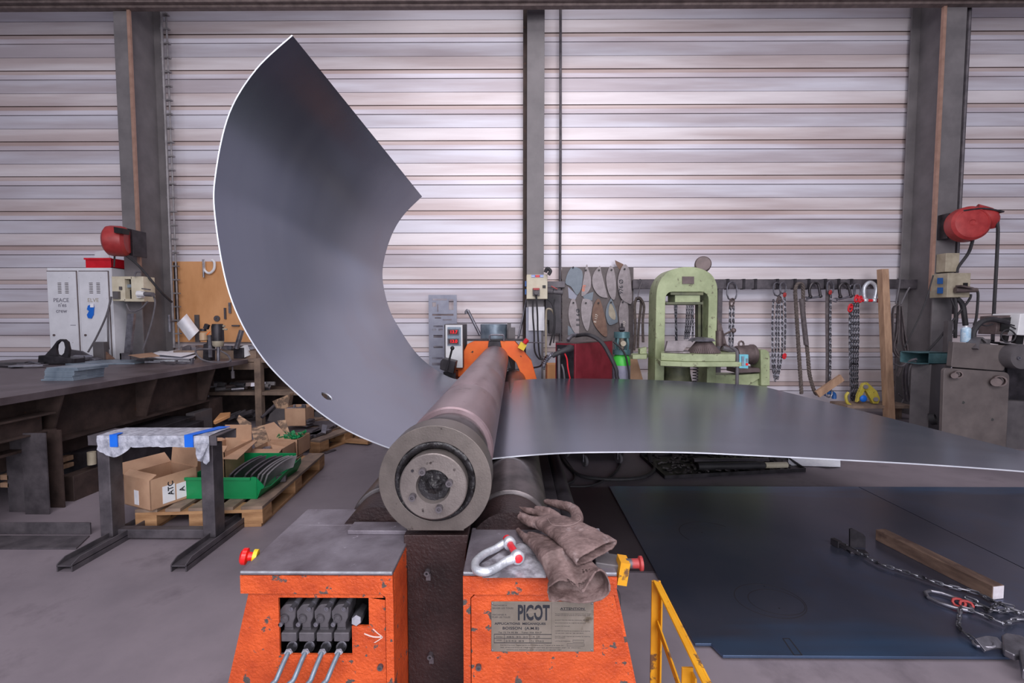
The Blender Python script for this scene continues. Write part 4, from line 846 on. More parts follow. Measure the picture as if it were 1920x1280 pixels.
b.loft(rows, closed=False); o = obj('plastic_wrap', b, 'plasticwrap', t2, smooth=30); m_ = o.modifiers.new('t', 'SOLIDIFY'); m_.thickness = .002
for (xn, yn, xf, yf, w) in [(106, 1072, 268, 974, 31), (320, 1072, 466, 978, 31)]:
    A_ = G(xn, yn, 0); Bf = G(xf, yf, 0); L = Bf.y-A_.y; xl = A_.x; ww = w*S(A_.y); tt = .007
    b = B(); b.box(xl, A_.y, .03, xl+ww, A_.y+L, .037)
    for xx in (xl, xl+ww-tt): b.prism([(xx, A_.y, 0), (xx, A_.y+L, 0), (xx, A_.y+L, .068), (xx, A_.y+.05, .068), (xx, A_.y, .045)], (tt, 0, 0))
    obj('foot_beam', b, 'darksteel', t2, bev=.0015)
b = B(); b.bpx(218, 993, 382, 1009, 2.88, .06); obj('crossbar', b, 'darksteel', t2, bev=.004)
# ------------------------------------------------------------------ pallets
def pallet(name, label, o, L, Wd, ang, top='pallet_top'):
    t = thing(name, label, 'pallet', o)
    ca, sa = math.cos(ang), math.sin(ang)
    def bx(b, x0, y0, z0, x1, y1, z1):
        f = lambda x, y, z: V(o)+V((x*ca-y*sa, x*sa+y*ca, z)); b.hexa([f(*q) for q in [(x0, y0, z0), (x1, y0, z0), (x1, y0, z1), (x0, y0, z1), (x0, y1, z0), (x1, y1, z0), (x1, y1, z1), (x0, y1, z1)]])
    for k in range(5):        # deck boards run along the length
        w = .145 if k in (0, 2, 4) else .1; xc = -Wd+.0725+k*(Wd-.145)/4; b = B(); bx(b, xc-w/2, 0, .122, xc+w/2, L, .144); obj('deck_board', b, top, t, bev=.002)
    for y in (0, L/2-.07, L-.14): b = B(); bx(b, -Wd, y, .1, 0, y+.14, .122); obj('stringer_board', b, 'pallet', t, bev=.002)
    for x in (-Wd, -Wd/2-.07, -.14):
        for y in (0, L/2-.07, L-.14): b = B(); bx(b, x, y, .022, x+.14, y+.14, .1); obj('block', b, 'pallet', t, bev=.002)
        b = B(); bx(b, x, 0, 0, x+.13, L, .022); obj('bottom_board', b, 'pallet', t, bev=.002)
    return t
p1_ = G(493, 987, 0); p2_ = G(608, 877, 0); an = math.atan2(p2_.x-p1_.x, p2_.y-p1_.y)
pallet('pallet', 'wooden pallet carrying the green bin and cardboard boxes', p1_, 1.25, .84, -an)
p3_ = G(600, 851, 0); pallet('pallet', 'farther wooden pallet heaped with flat steel plates', p3_, .95, .9, -math.atan2(G(690, 815, 0).x-p3_.x, G(690, 815, 0).y-p3_.y))
# cardboard boxes
def obox(name, label, base, W_, D_, Hh, rz, flaps, m='card', t=.005):
    t_ = thing(name, label, 'box', base); ca, sa = math.cos(rz), math.sin(rz)
    f = lambda x, y, z: V(base)+V((x*ca-y*sa, x*sa+y*ca, z))
    def bx(b, x0, y0, z0, x1, y1, z1): b.hexa([f(*q) for q in [(x0, y0, z0), (x1, y0, z0), (x1, y0, z1), (x0, y0, z1), (x0, y1, z0), (x1, y1, z0), (x1, y1, z1), (x0, y1, z1)]])
    b = B(); x, y = W_/2, D_/2
    bx(b, -x, -y, 0, x, y, t); bx(b, -x, -y, 0, x, -y+t, Hh); bx(b, -x, y-t, 0, x, y, Hh); bx(b, -x, -y, 0, -x+t, y, Hh); bx(b, x-t, -y, 0, x, y, Hh)
    obj('carton', b, m, t_)
    for side, ln, a in flaps:      # side n/s/e/w, length, opening angle from straight up
        s_, c_ = math.sin(a)*ln, math.cos(a)*ln
        q = {'s': [(-x, -y, Hh), (x, -y, Hh), (x, -y-s_, Hh+c_), (-x, -y-s_, Hh+c_)], 'n': [(-x, y, Hh), (x, y, Hh), (x, y+s_, Hh+c_), (-x, y+s_, Hh+c_)],
             'e': [(x, -y, Hh), (x, y, Hh), (x+s_, y, Hh+c_), (x+s_, -y, Hh+c_)], 'w': [(-x, -y, Hh), (-x, y, Hh), (-x-s_, y, Hh+c_), (-x-s_, -y, Hh+c_)]}[side]
        b = B(); pts = [f(*k) for k in q]; nn = (pts[1]-pts[0]).cross(pts[3]-pts[0]).normalized(); b.prism(pts, nn*.004); obj('flap', b, m, t_)
    return t_, f
a1 = G(280, 957, .144)
kc = G(283, 958, .146); rz_ = 1.18; kx, ky = .155, .15; kc = V((kc.x+kx*math.cos(rz_)-ky*math.sin(rz_), kc.y+kx*math.sin(rz_)+ky*math.cos(rz_), .146))
bA, fA = obox('cardboard_box', 'open brown cardboard box with black printed white labels at the left corner of the pallet', kc, .31, .30, .21, rz_, [('e', .15, .12), ('n', .10, .9), ('w', .05, -1.0)])
# printed labels on the box front
rr1 = V((math.cos(rz_), math.sin(rz_), 0))
for u0, u1, v0, v1, tx_ in [(-.08, .0, .02, .14, 'ATC'), (.01, .075, .02, .13, 'A')]:
    b = B(); b.hexa([fA(u0, -.1515, v0), fA(u1, -.1515, v0), fA(u1, -.1515, v1), fA(u0, -.1515, v1), fA(u0, -.150, v0), fA(u1, -.150, v0), fA(u1, -.150, v1), fA(u0, -.150, v1)]); lb_ = obj('printed_label', b, 'paper', bA)
    b = B(); b.text(tx_, fA(u1-.012, -.1525, v0+.045), .05, right=(0, 0, 1), up=-rr1, depth=.0004, bold=.001); b.text('- -', fA(u1-.004, -.1525, v0+.045), .02, right=(0, 0, 1), up=-rr1, depth=.0004); obj('lettering', b, 'ink', lb_)
# west side label
b = B(); b.hexa([fA(-.1565, -.02, .02), fA(-.1565, .03, .02), fA(-.1565, .03, .12), fA(-.1565, -.02, .12), fA(-.155, -.02, .02), fA(-.155, .03, .02), fA(-.155, .03, .12), fA(-.155, -.02, .12)]); obj('printed_label', b, 'paper', bA)
bB, fB = obox('cardboard_box', 'tall open cardboard box with flaps up, behind the green bin', V((-2.415, 3.72, .146)), .23, .38, .24, .0, [('n', .13, .02), ('w', .12, 1.2), ('s', .06, -.9)])
b = B(); q = [G(*k, .66) for k in [(415, 866), (448, 866)]]
q = [P(*(400+x/6.857, 760+y/6.857), D) for x, y, D in [(100, 690, 3.5), (310, 695, 3.5), (570, 450, 3.95), (380, 440, 3.95)]]; b.prism(q, (0, 0, .004)); obj('flap', b, 'card', bB)
bC, fC = obox('cardboard_box', 'low cardboard box of steel discs and brackets, behind the green bin', V((-2.18, 4.05, .146)), .26, .24, .15, .0, [('s', .08, 1.9)])
bD, fD = obox('cardboard_box', 'cardboard box of green packing scraps at the far edge of the near pallet', V((-2.17, 4.33, .146)), .26, .26, .16, .0, [])
bE, fE = obox('cardboard_box', 'small light brown box topped with bright metal brackets on the farther pallet', P(562, 780, 5.15)*V((1, 1, 0))+V((0, 0, .235)), .23, .24, .20, .05, [])
z7 = lambda x, y: (400+x/6.857, 760+y/6.857)
def sheetpx(pts, name, lab, m, cat, th=.004, **k):
    b = B(); q = [P(*z7(x, y), D) for x, y, D in pts]; nn = (q[1]-q[0]).cross(q[2]-q[0]).normalized(); b.prism(q, nn*th); return obj(name, b, m, None, lab, cat, **k)
sheetpx([(650, 250, 4.35), (780, 210, 4.4), (840, 290, 4.38), (1000, 430, 4.25), (1020, 580, 4.15), (940, 620, 4.1), (760, 560, 4.12)], 'cardboard_sheet', 'clean tan cardboard flap leaning on the disc box', 'card', 'cardboard')
sheetpx([(485, 290, 4.45), (650, 250, 4.5), (760, 560, 4.15), (540, 530, 4.15)], 'cardboard_sheet', 'stained cardboard sheet left of the clean tan flap', 'card_dirty', 'cardboard')
sheetpx([(820, 195, 4.5), (930, 185, 4.5), (1005, 430, 4.32), (880, 330, 4.4)], 'cardboard_sheet', 'dirty torn cardboard edge behind the clean tan flap', 'card_dirty', 'cardboard')
sheetpx([(330, 120, 5.0), (490, 225, 4.9), (440, 400, 4.7), (300, 180, 4.9)], 'cardboard_sheet', 'grey dusty cardboard piece standing behind the tall open box', 'card_dirty', 'cardboard')
sheetpx([(0, 200, 5.0), (90, 95, 5.4), (220, 85, 5.4), (210, 120, 5.2), (20, 210, 5.0)], 'wood_offcut', 'tan wood offcut on the floor beneath the back bench', 'plywood', 'wood', th=.03)
for (x, y, D, r) in [(650, 565, 4.06, .042), (560, 590, 4.0, .03), (800, 590, 4.03, .032)]:
    c = P(*z7(x, y), D); b = B(); b.rbox(c, (r*2.4, r*2.6, .012), .3, .15); b.cyl(c+V((0, 0, .004)), c+V((0, 0, .012)), r*.35, seg=16)
    obj('steel_bracket', b, 'steel', None, {650: 'bright steel plate with a round hole, middle of the disc box', 560: 'small bright steel piece at the left of the disc box', 800: 'steel bracket at the right of the disc box'}[x], 'bracket', bev=.003)
b = B(); rg = random.Random(4)
for i in range(40):
    c = fD(rg.uniform(-.1, .1), rg.uniform(-.1, .1), .15+rg.uniform(0, .04)); b.rbox(c, (.04, .03, .004), rg.random()*3, rg.uniform(-1, 1), rg.uniform(-1, 1))
obj('packing_scraps', b, 'greenbin', None, 'crumpled green packing scraps inside the far cardboard box', 'packing', kind='stuff')
for i, (x, y) in enumerate([(1010, 20), (1130, 15)]):
    c = P(*z7(x, y+15), 5.1); b = B(); b.rbox(c, (.10, .06, .02), .2+i); b.rbox(c+V((.03, 0, .02)), (.02, .05, .04), .2+i); obj('steel_bracket', b, 'steel', None, ['left', 'right'][i]+' bright bracket on top of the small light brown box', 'bracket', bev=.003)
# green bin with curved segments
gb = thing('storage_bin', 'green plastic storage bin full of curved steel segments on the near pallet', 'bin', P(430, 900, 3.3)*V((1, 1, 0))+V((0, 0, .146)))
zb_ = .146
A0 = P(350, 950, 3.2); A1 = P(482, 948, 3.2); xw = [A0.x, A1.x]; hB = P(350, 895, 3.2).z-zb_
x0, x1 = xw; y0, y1 = 3.2, 3.80; t = .007
b = B(); sd = lambda x: [(x, y0, zb_), (x, y1, zb_), (x, y1, zb_+hB*1.05), (x, y0+.06, zb_+hB), (x, y0, zb_+hB)]
b.box(x0, y0, zb_, x1, y1, zb_+t); b.box(x0, y0, zb_, x1, y0+t, zb_+hB); b.box(x0, y1-t, zb_, x1, y1, zb_+hB); b.box(x0, y0, zb_, x0+t, y1, zb_+hB)
b.prism([(x1-t, y0, zb_), (x1+.04, y0+.03, zb_+.08), (x1-.04, y0+.02, zb_+hB), (x1-.04, y0, zb_+hB), (x1-t, y0, zb_+hB)], (0, t, 0))
b.prism([(x1, y0, zb_), (x1, y1, zb_), (x1+.04, y1, zb_+.07), (x1+.04, y1, zb_+hB*.75), (x1+.04, y0+.12, zb_+hB*.35), (x1+.03, y0, zb_+.07)], (-t, 0, 0)); b.box(x0-.005, y0-.01, zb_+hB-.018, x1-.04, y0, zb_+hB+.003)
obj('bin_body', b, 'greenbin', gb, bev=.002)
for i, (x, y) in enumerate([(190, 935), (250, 930), (390, 930), (470, 915), (560, 960), (610, 965), (670, 960)]):
    c = P(*z7(x, y+40), 3.36); b = B(); c.z = .20; pts = []
    for k in range(9): a = k*.17; pts.append(c+V((.13*(1-math.cos(a)), .26*math.sin(a), .07*math.sin(a)+.02)))
    b.strap(pts, (.35, 0, 1), .10, .012, 3); obj('steel_segment', b, 'greypipe' if i > 3 else 'darksteel', None, ['dark curved steel segment, leftmost in the green bin', 'dark curved segment, second from the left in the green bin', 'third curved segment from the left in the green bin', 'middle curved segment leaning in the green bin', 'first of three pale segments at the right of the green bin', 'second of three pale segments at the right of the green bin', 'last pale curved segment at the right end of the green bin'][i], 'steel segment', 'curved segments in the green bin')
b = B(); c = P(*z7(640, 790), 3.95); b.strap([c+V((.2*math.cos(a), .12*0+.02, .115*math.sin(a))) for a in [k*PI/14+.1 for k in range(14)]], (0, 1, .2), .05, .01); obj('steel_hoop', b, 'darksteel', None, 'dark half hoop of steel arching over the back of the green bin', 'hoop')
for i, (x, y) in enumerate([(890, 935), (880, 1010)]):
    c = P(*z7(x, y), [3.75, 3.55][i]); c.z = .155; b = B()
    if i: b.rbox(c+V((0, 0, .02)), (.07, .06, .05), .3)
    else: b.strap([c+V((.08*math.cos(a), .08*math.sin(a), 0)) for a in [k*PI/10 for k in range(11)]], (0, 0, 1), .02, .03)
    obj('steel_offcut', b, 'darksteel', None, ['curved steel offcut on the pallet edge right of the green bin', 'small square steel block on the pallet, right of the green bin'][i], 'steel offcut', bev=.002)
# flat steel plates on the farther pallet
rp = random.Random(11)
items = [(1060, 440, 4.85, .24, .2, .03), (1150, 470, 4.8, .18, .12, .035), (1100, 330, 5.0, .3, .16, .015), (1190, 310, 5.05, .24, .14, .02), (1060, 290, 5.2, .2, .2, .02), (1300, 400, 5.0, .16, .26, .03), (1370, 430, 5.0, .10, .28, .03), (1420, 370, 5.2, .16, .2, .03), (1500, 320, 5.4, .2, .2, .03), (1440, 290, 5.5, .3, .2, .015), (1190, 250, 5.1, .13, .1, .02), (1200, 215, 5.1, .14, .1, .02), (1205, 185, 5.1, .13, .1, .02)]
wh = ['lowest left plate', 'thick black block at the front', 'wide thin plate in the middle', 'plate under the small stack', 'plate beside the light brown box', 'long bar at the front right', 'bright edged bar at the front right', 'dark bar behind the front right bars', 'plate at the right edge', 'thin plate at the back right', 'bottom of the small stack', 'middle of the small stack', 'top of the small stack']
zlev = {}
for i, (x, y, D, w, d, t) in enumerate(items):
    c = P(*z7(x, y), D); b = B(); c.z = max(.15+t/2, c.z); b.rbox(c, (w, d, t), rp.uniform(-.4, .3)); obj('steel_plate', b, 'darksteel' if i not in (6,) else 'steel', None, 'flat steel piece on the farther pallet, '+wh[i], 'steel plate', 'steel pieces on the farther pallet', bev=.002)
b = B(); b.prism([P(*z7(1400, 250), 5.05), P(*z7(1465, 260), 5.05), P(*z7(1445, 365), 4.95), P(*z7(1385, 350), 4.95)], (0, 0, .008)); obj('steel_bracket', b, 'steel', None, 'bright drilled bracket on the farther pallet near the sheet edge', 'bracket')
b = B(); b.prism([G(*z7(1400, 610), 0), G(*z7(1560, 570), 0), G(*z7(1580, 580), 0), G(*z7(1450, 625), 0)], (0, 0, .01)); obj('steel_strip', b, 'darksteel', None, 'short flat steel strip lying on the concrete by the farther pallet', 'steel strip')
b = B(); b.rbox(G(*z7(1770, 450), .03), (.5, .1, .03), -.25); obj('wood_board', b, 'pallet', None, 'weathered board on the floor under the curled sheet', 'wood')
b = B(); b.box(P(590, 790, 5.9).x, 5.9, 0, P(604, 790, 5.9).x, 6.2, P(590, 772, 5.9).z); obj('steel_box', b, 'greybox', None, 'grey steel cabinet corner behind the light brown box', 'cabinet')
# ------------------------------------------------------------------ back bench with shelf
bb = thing('wooden_bench', 'grey timber bench with a lower shelf standing against the back wall, left of the sheet', 'bench', (-4.1, 6.5, 0))
z3 = lambda x, y: (320+x/4.74, 620+y/4.74)
Dn = 6.0
def zz(y, D=Dn): return P(480, y, D).z
ba = P(428, 675, Dn).x; bc = P(560, 675, Dn).x
b = B(); b.box(ba, Dn, zz(693), P(485, 690, Dn).x, 6.3, zz(678)); b.box(-4.4, Dn, zz(680), bc+.3, 6.6, zz(674)); obj('benchtop', b, 'pallet_top', bb, bev=.003)
b = B(); b.box(P(478, 700, Dn).x, Dn-.02, 0, P(490, 700, Dn).x, Dn+.07, zz(672)); obj('leg', b, 'pallet_top', bb, bev=.004)
b = B(); b.box(bc+.1, 6.3, 0, bc+.2, 6.4, zz(680)); obj('leg', b, 'pallet_top', bb, bev=.004)
b = B(); b.box(P(380, 740, Dn).x, Dn, zz(741), bc+.2, 6.5, zz(735)); obj('shelf', b, 'pallet_top', bb, bev=.002)
b = B(); b.box(P(380, 700, 6.5).x, 6.62, 0, bc, 6.64, zz(682, 6.6)); obj('back_panel', b, 'rustbrown', bb)
rs_ = random.Random(21)
for i in range(20):
    px = 392+rs_.random()*112; D = rs_.uniform(6.05, 6.3); c = P(px, 735, D); zc_ = zz(735)+.025+rs_.random()*.07; b = B(); a_ = rs_.uniform(-1.2, 1.2); L = rs_.uniform(.15, .4); dv_ = V((math.cos(a_), math.sin(a_)*.4, 0))*L/2
    p_ = V((c.x, D, zc_))
    if i % 2: b.pipe(p_-dv_, p_+dv_, .03, .022, 12)
    else: b.strap([p_-dv_, p_+dv_], (0, .3, 1), .05, .03)
    obj('steel_offcut', b, ['greypipe', 'steel', 'motor_brown'][i % 3], None, ['short tube offcut in the jumble on the shelf of the back bench', 'short bar offcut in the jumble on the shelf of the back bench'][(i+1) % 2], 'steel offcut', 'tube offcuts on the bench shelf' if i % 2 else 'bar offcuts on the bench shelf')
for i in range(8):
    px = 430+i*14; D = 5.75-.05*i; c = G(px, 785-i*2, .05+.03*(i % 3)); b = B(); a_ = rs_.uniform(-.5, 1); L = rs_.uniform(.2, .35); dv_ = V((math.cos(a_), math.sin(a_), 0))*L/2; b.strap([c-dv_, c+dv_+V((0, 0, .08))], (0, .1, 1), .05, .035); obj('steel_offcut', b, 'darksteel', None, 'square steel section dropped on the floor in front of the back bench', 'steel offcut', 'sections on the floor before the bench')
b = B(); b.prism([P(*z3(x, y), 5.6) for x, y in [(905, 625), (1060, 560), (1040, 690), (940, 695)]], (0, .1, 0)); obj('cardboard_sheet', b, 'card_dirty', None, 'dusty torn carton piece leaning above the dark box near the bench leg', 'cardboard')
b = B(); b.prism([P(*z3(x, y), 5.55) for x, y in [(880, 740), (930, 695), (1045, 700), (1040, 830), (860, 800)]], (0, .25, 0)); obj('steel_box', b, 'greybox', None, 'low grey box under the torn carton, left of the light brown box', 'box')
b = B(); b.tube([P(*z3(810, 770), 5.7), P(*z3(925, 660), 5.9)], .02, 8); obj('steel_bar', b, 'darksteel', None, 'steel bar leaning beside the bench leg', 'steel bar')
# under the big table
for i, (x0, y0, x1, y1, D, dp, m, lab) in enumerate([(350, 775, 364, 830, 5.0, .3, 'greybox', 'dull grey steel box beside the far leg of the welding table'), (112, 842, 168, 880, 3.9, .25, 'pallet', 'weathered timber baulk under the welding table'), (0, 890, 16, 900, 3.3, .5, 'plank', 'upper of two brown planks at the left edge under the table'), (0, 905, 17, 914, 3.3, .5, 'plank', 'lower of two brown planks at the left edge under the table'), (230, 800, 300, 850, 4.4, .5, 'blacksteel', 'black steel box in the shadow under the welding table'), (140, 885, 230, 968, 4.0, .4, 'blacksteel', 'black crate in the shadow behind the taped trestle'), (310, 800, 345, 870, 4.6, .3, 'blacksteel', 'tall dark box under the far half of the welding table')]):
    a_ = P(x0, y1, D); c_ = P(x1, y0, D); b = B(); b.box(a_.x, D, max(0, a_.z) if i in (2, 3, 1) else 0, c_.x, D+dp, c_.z); obj('timber_block' if m in ('pallet', 'plank') else 'steel_box', b, m, None, lab, 'timber' if m in ('pallet', 'plank') else 'box', bev=.004)
b = B(); c_ = P(172, 858, 3.7); b.cyl(c_-V((0, 0, .055)), c_+V((0, 0, .05)), .03, seg=16); obj('glue_bottle', b, 'beige_dark', None, 'small cream bottle beside the timber baulk under the table', 'bottle')
b = B(); b.box(P(112, 880, 3.9).x, 3.8, .3, P(235, 880, 3.9).x, 4.3, P(150, 880, 3.9).z); obj('storage_shelf', b, 'blacksteel', None, 'dark shelf board carrying the timber baulk under the table', 'shelf')
# ------------------------------------------------------------------ on the table
z9 = lambda x, y: (x/8, 630+y/8)
def onT(x, y, h=0): return G(*z9(x, y), TZ+h)
pe = thing('lifting_lug', 'black padeye lug with a round eye, standing on the near part of the welding table', 'lifting lug', onT(850, 420))
Dp = onT(800, 425).y
b = B(); pp = lambda x, y: P(*z9(x, y), Dp+.05)
b.ring([pp(x, y) for x, y in [(670, 290), (780, 170), (850, 75), (900, 45), (960, 48), (1010, 90), (1035, 200), (1020, 320), (900, 330), (780, 315)]], [pp(x, y) for x, y in [(850, 270), (838, 200), (845, 130), (880, 85), (925, 70), (960, 95), (975, 170), (960, 250), (920, 292), (880, 295)]], (0, .03, 0)); obj('eye_plate', b, 'blacksteel', pe, bev=.003)
b = B(); b.prism([P(*z9(x, y), Dp) for x, y in [(575, 290), (700, 290), (1110, 340), (1110, 415), (700, 420), (560, 430)]], (0, .14, 0)); obj('base_plate', b, 'blacksteel', pe, bev=.004)
lp = thing('bracket_plate', 'dark cut steel bracket plate lying behind the padeye lug on the table', 'bracket', onT(1200, 400))
b = B(); b.prism([P(*z9(x, y), Dp+.5) for x, y in [(1035, 200), (1210, 225), (1330, 290), (1440, 355), (1440, 400), (1035, 410)]], (0, .03, 0)); obj('plate_body', b, 'darksteel', lp)
for i, (x, y, w) in enumerate([(1140, 320, .05), (1240, 330, .06), (1330, 350, .05), (1440, 395, .06)]):
    b = B(); c = P(*z9(x, y), Dp+.38); c.z = TZ+.02+.03*(i < 3); b.rbox(c, (w*1.6, .07, .04), .5*i, .3); obj('steel_offcut', b, 'steel', None, 'bright metal scrap on the table right of the padeye lug, ' + ['nearest the lug', 'second along', 'third along', 'farthest along'][i], 'steel offcut', bev=.005)
for i in range(8):     # small stack of blue-grey plates
    x0, x1 = [(590, 1080), (640, 1080), (640, 1085), (650, 1090), (650, 1095), (650, 1100), (660, 1160), (680, 1165)][i]
    D = onT(830, 672).y; s_ = S(D)/8; th = .0145; c = P(*z9((x0+x1)/2, 660), D); b = B(); b.rbox((c.x, D+.16, TZ+th*(i+.5)), ((x1-x0)*s_, .30, th-.0012), rp.uniform(-.03, .03))
    obj('steel_plate', b, 'bluesteel', None, 'small blue-grey steel plate in the stack on the near table corner, %s' % ['bottom one', 'second from the bottom', 'third from the bottom', 'fourth from the bottom', 'fourth from the top', 'third from the top', 'second from the top', 'topmost'][i], 'steel plate', 'small plate stack on the table', bev=.001)
for i, (x, y, w) in enumerate([(60, 445, .5), (200, 415, .4), (360, 400, .5), (430, 440, .3), (30, 410, .4)]):
    b = B(); c = onT(x, y, .012+.004*i); b.rbox(c, (w, .09, .018), .2*i-.3); obj('flat_bar', b, 'blacksteel' if i % 2 == 0 else 'steel', None, ['flat dark bar at the left end of the table', 'bright flat bar left of the padeye lug', 'long dark bar just behind the padeye lug', 'short bright bar beside the padeye lug', 'farthest dark bar at the left picture edge'][i], 'steel bar')
b = B(); b.tube([onT(440, 262+120, .07), onT(600, 300+115, .05)], .01, 6); obj('steel_rod', b, 'steel', None, 'thin rod sticking out left of the padeye lug', 'rod')
Dt = 5.86
b = B(); b.bpx(175, 641, 193.5, 674, Dt, .08); tub = thing('angle_gusset', 'upright dark square tube welded to a rusty triangle on the table', 'steel part', (P(185, 670, Dt).x, Dt, TZ)); obj('square_tube', b, 'greybox', tub, bev=.003)
b = B(); b.ppx([(193.5, 655), (215, 673), (193.5, 674)], Dt+.03, .012); obj('triangle_plate', b, 'template_rust', tub)
b = B(); b.bpx(225, 662, 243, 676, 5.75, .02); b.bpx(225, 662, 227, 676, 5.75, .12); obj('angle_iron', b, 'darksteel', None, 'short angle iron standing on the table right of the rusty triangle', 'angle iron')
b = B(); b.ppx([(232, 665), (239, 588), (251, 588), (243, 665)], 6.0, .04); obj('flat_bar', b, 'steel', None, 'bright flat bar leaning upright against the left column', 'steel bar')
b = B(); b.rbox(onT(1750, 385, .008), (.75, .5, .012), .1); obj('steel_sheet', b, 'bluesteel', None, 'thin blue-grey sheet lying on the table behind the small plates', 'steel sheet')
zf = lambda x, y: (x/4, 380+y/4)
rr_ = random.Random(6)
for i, (pts, lab) in enumerate([([(262, 669), (300, 658), (372, 663), (360, 672), (300, 672)], 'crumpled white paper drawing spread on the far end of the table'), ([(290, 664), (345, 653), (372, 660), (340, 669)], 'second white paper sheet lying on top of the drawing'), ([(240, 666), (285, 661), (300, 668), (262, 671)], 'brownish paper sheet at the left of the white drawings')]):
    b = B(); q = [G(x, y, TZ+.025+.02*i+rr_.uniform(0, .03)) for x, y in pts]; b.prism(q, (0, 0, .004)); obj('paper_sheet', b, 'paper' if i < 2 else 'card_in', None, lab, 'paper')
for i in range(9):
    x, y = [(272, 676), (290, 678), (305, 676), (315, 680), (330, 674), (345, 677), (285, 674), (335, 680), (355, 672)][i]
    b = B(); c = G(x, y, TZ+.018); a_ = rr_.uniform(-1, 1); L = rr_.uniform(.08, .16); d_ = V((math.cos(a_), math.sin(a_), 0))*L; b.strap([c-d_, c+d_], (0, 0, 1), .02, .025); obj('hand_tool', b, ['darksteel', 'steel', 'galv'][i % 3], None, 'small steel hand tool among the loose tools in front of the paper drawings', 'tool', 'loose tools on the table')
b = B(); o_ = [P(332, 678, 5.37), P(332, 681.5, 5.37), P(360, 682, 5.37), P(361, 671, 5.37), P(358, 671, 5.37), P(357, 678, 5.37)]; b.prism(o_, (0, .03, 0)); obj('u_bracket', b, 'steel', None, 'pale L-shaped bar standing on the table edge before the drill', 'bracket')
# magnetic drill
md = thing('magnetic_drill', 'dark grey magnetic drill standing on the far end of the table', 'drill', (P(405, 670, 5.75).x, 5.75, TZ))
zk = lambda x, y: (300+x/9.143, 560+y/9.143); Dk = 5.75
def pk(x, y, D=Dk): return P(*zk(x, y), D)
r_ = 93/9.143*S(Dk)
b = B(); c = pk(985, 430); e = pk(985, 720); b.lathe((c.x, Dk, e.z), (0, 0, 1), [(0, r_), (c.z-e.z-.03, r_), (c.z-e.z, r_*.85), (c.z-e.z, .01)], 28); mo = obj('motor', b, 'blacksteel', md)
b = B(); e2 = pk(985, 820); b.lathe((c.x, Dk, e2.z), (0, 0, 1), [(0, r_*.7), (.02, r_*.92), (e.z-e2.z, r_*.98)], 28); obj('gear_housing', b, 'beige_dark', md)
b = B(); b.cyl(pk(1000, 1080), pk(1000, 820), .02, seg=12); obj('spindle', b, 'steel', md)
b = B(); a_ = pk(850, 1000); c_ = pk(885, 620); b.box(a_.x, Dk-.02, a_.z, c_.x, Dk, c_.z); obj('slide_rail', b, 'steel', md)
b = B(); a_ = pk(730, 1010, Dk+.02); c_ = pk(860, 620, Dk+.02); b.prism([pk(730, 1060, Dk+.02), pk(860, 1060, Dk+.02), pk(860, 620, Dk+.02), pk(800, 640, Dk+.02), pk(800, 760, Dk+.02), pk(740, 780, Dk+.02)], (0, .1, 0)); obj('stand', b, 'blacksteel', md, bev=.004)
b = B(); c_ = pk(745, 610, Dk-.03); b.lathe((c_.x, Dk-.03, pk(745, 715).z), (0, 0, 1), [(0, .03), (.01, .045), (.09, .045), (.105, .03)], 20); bt = obj('coolant_bottle', b, 'amber', md)
b = B(); b.cyl((c_.x, Dk-.03, pk(745, 555).z), (c_.x, Dk-.03, pk(745, 510).z), .035, seg=16); b.rbox(pk(800, 475, Dk-.03), (.05, .04, .06), 0, 0, .4); obj('bottle_cap', b, 'blacksteel', bt)
b = B(); b.cyl(pk(1080, 470), pk(1110, 470), .014, seg=10); b.cyl(pk(1080, 520), pk(1150, 525), .012, seg=10); obj('switch_knob', b, 'beige_dark', md)
b = B(); b.tube([pk(860, 560, Dk-.05), pk(820, 600, Dk-.06), pk(800, 620, Dk-.06)], .006, 6, 5); obj('coolant_hose', b, 'orange_far', md)
b = B(); b.tube([pk(1030, 880, Dk+.05), pk(850, 862, Dk-.1), pk(640, 870, Dk-.1), pk(620, 940, Dk-.2), pk(720, 1040, Dk-.2), pk(900, 1085, Dk-.2), pk(1100, 1090, Dk-.2), pk(1200, 1060, Dk-.15), pk(1170, 970, Dk), pk(1040, 890, Dk)], .011, 8, 8); b.tube([pk(1170, 980, Dk-.05), pk(1230, 1080, Dk-.1), pk(1240, 1160, Dk-.1), pk(1245, 1250, Dk-.1)], .009, 8, 6); b.cyl(pk(1245, 1240, Dk-.1), P(437, 709, Dk-.1), .02, seg=10); obj('power_cord', b, 'rubber_grey', md)
b = B(); a_ = pk(1260, 1000, 5.6); b.bpx(438, 652, 454, 672, 6.12, .12); obj('vice_block', b, 'blacksteel', None, 'small black box block on the table right of the drill', 'block', bev=.004)
b = B(); b.cyl(pk(1310, 850, 6.1), pk(1400, 540, 6.1), .032, seg=16); obj('steel_tube', b, 'steel', None, 'shiny steel tube leaning on the black block beside the sheet edge', 'tube')
b = B(); b.rbox(pk(1470, 900, 6.2), (.08, .07, .15), 0, 0, -.4); obj('paper_roll', b, 'offwhite', None, 'white roll lying right of the leaning tube at the bench end', 'paper roll')
for i in range(8):
    c = P([355, 368, 380, 425, 435, 448, 460, 470][i], 652, 6.3); c.z = P(400, 652, 6.3).z; b = B(); b.rbox(c, (.12, .12, .05), i*.7, .2); obj('machine_part', b, ['darksteel', 'steel', 'motor_brown'][i % 3], None, 'small grey part in the clutter along the plywood board foot', 'machine part', 'clutter by the plywood board')
b = B(); b.box(P(325, 660, 6.2).x, 6.2, .8, P(480, 660, 6.2).x, 6.6, P(400, 657, 6.2).z); obj('side_shelf', b, 'pallet_top', None, 'narrow dusty shelf below the plywood board', 'shelf')
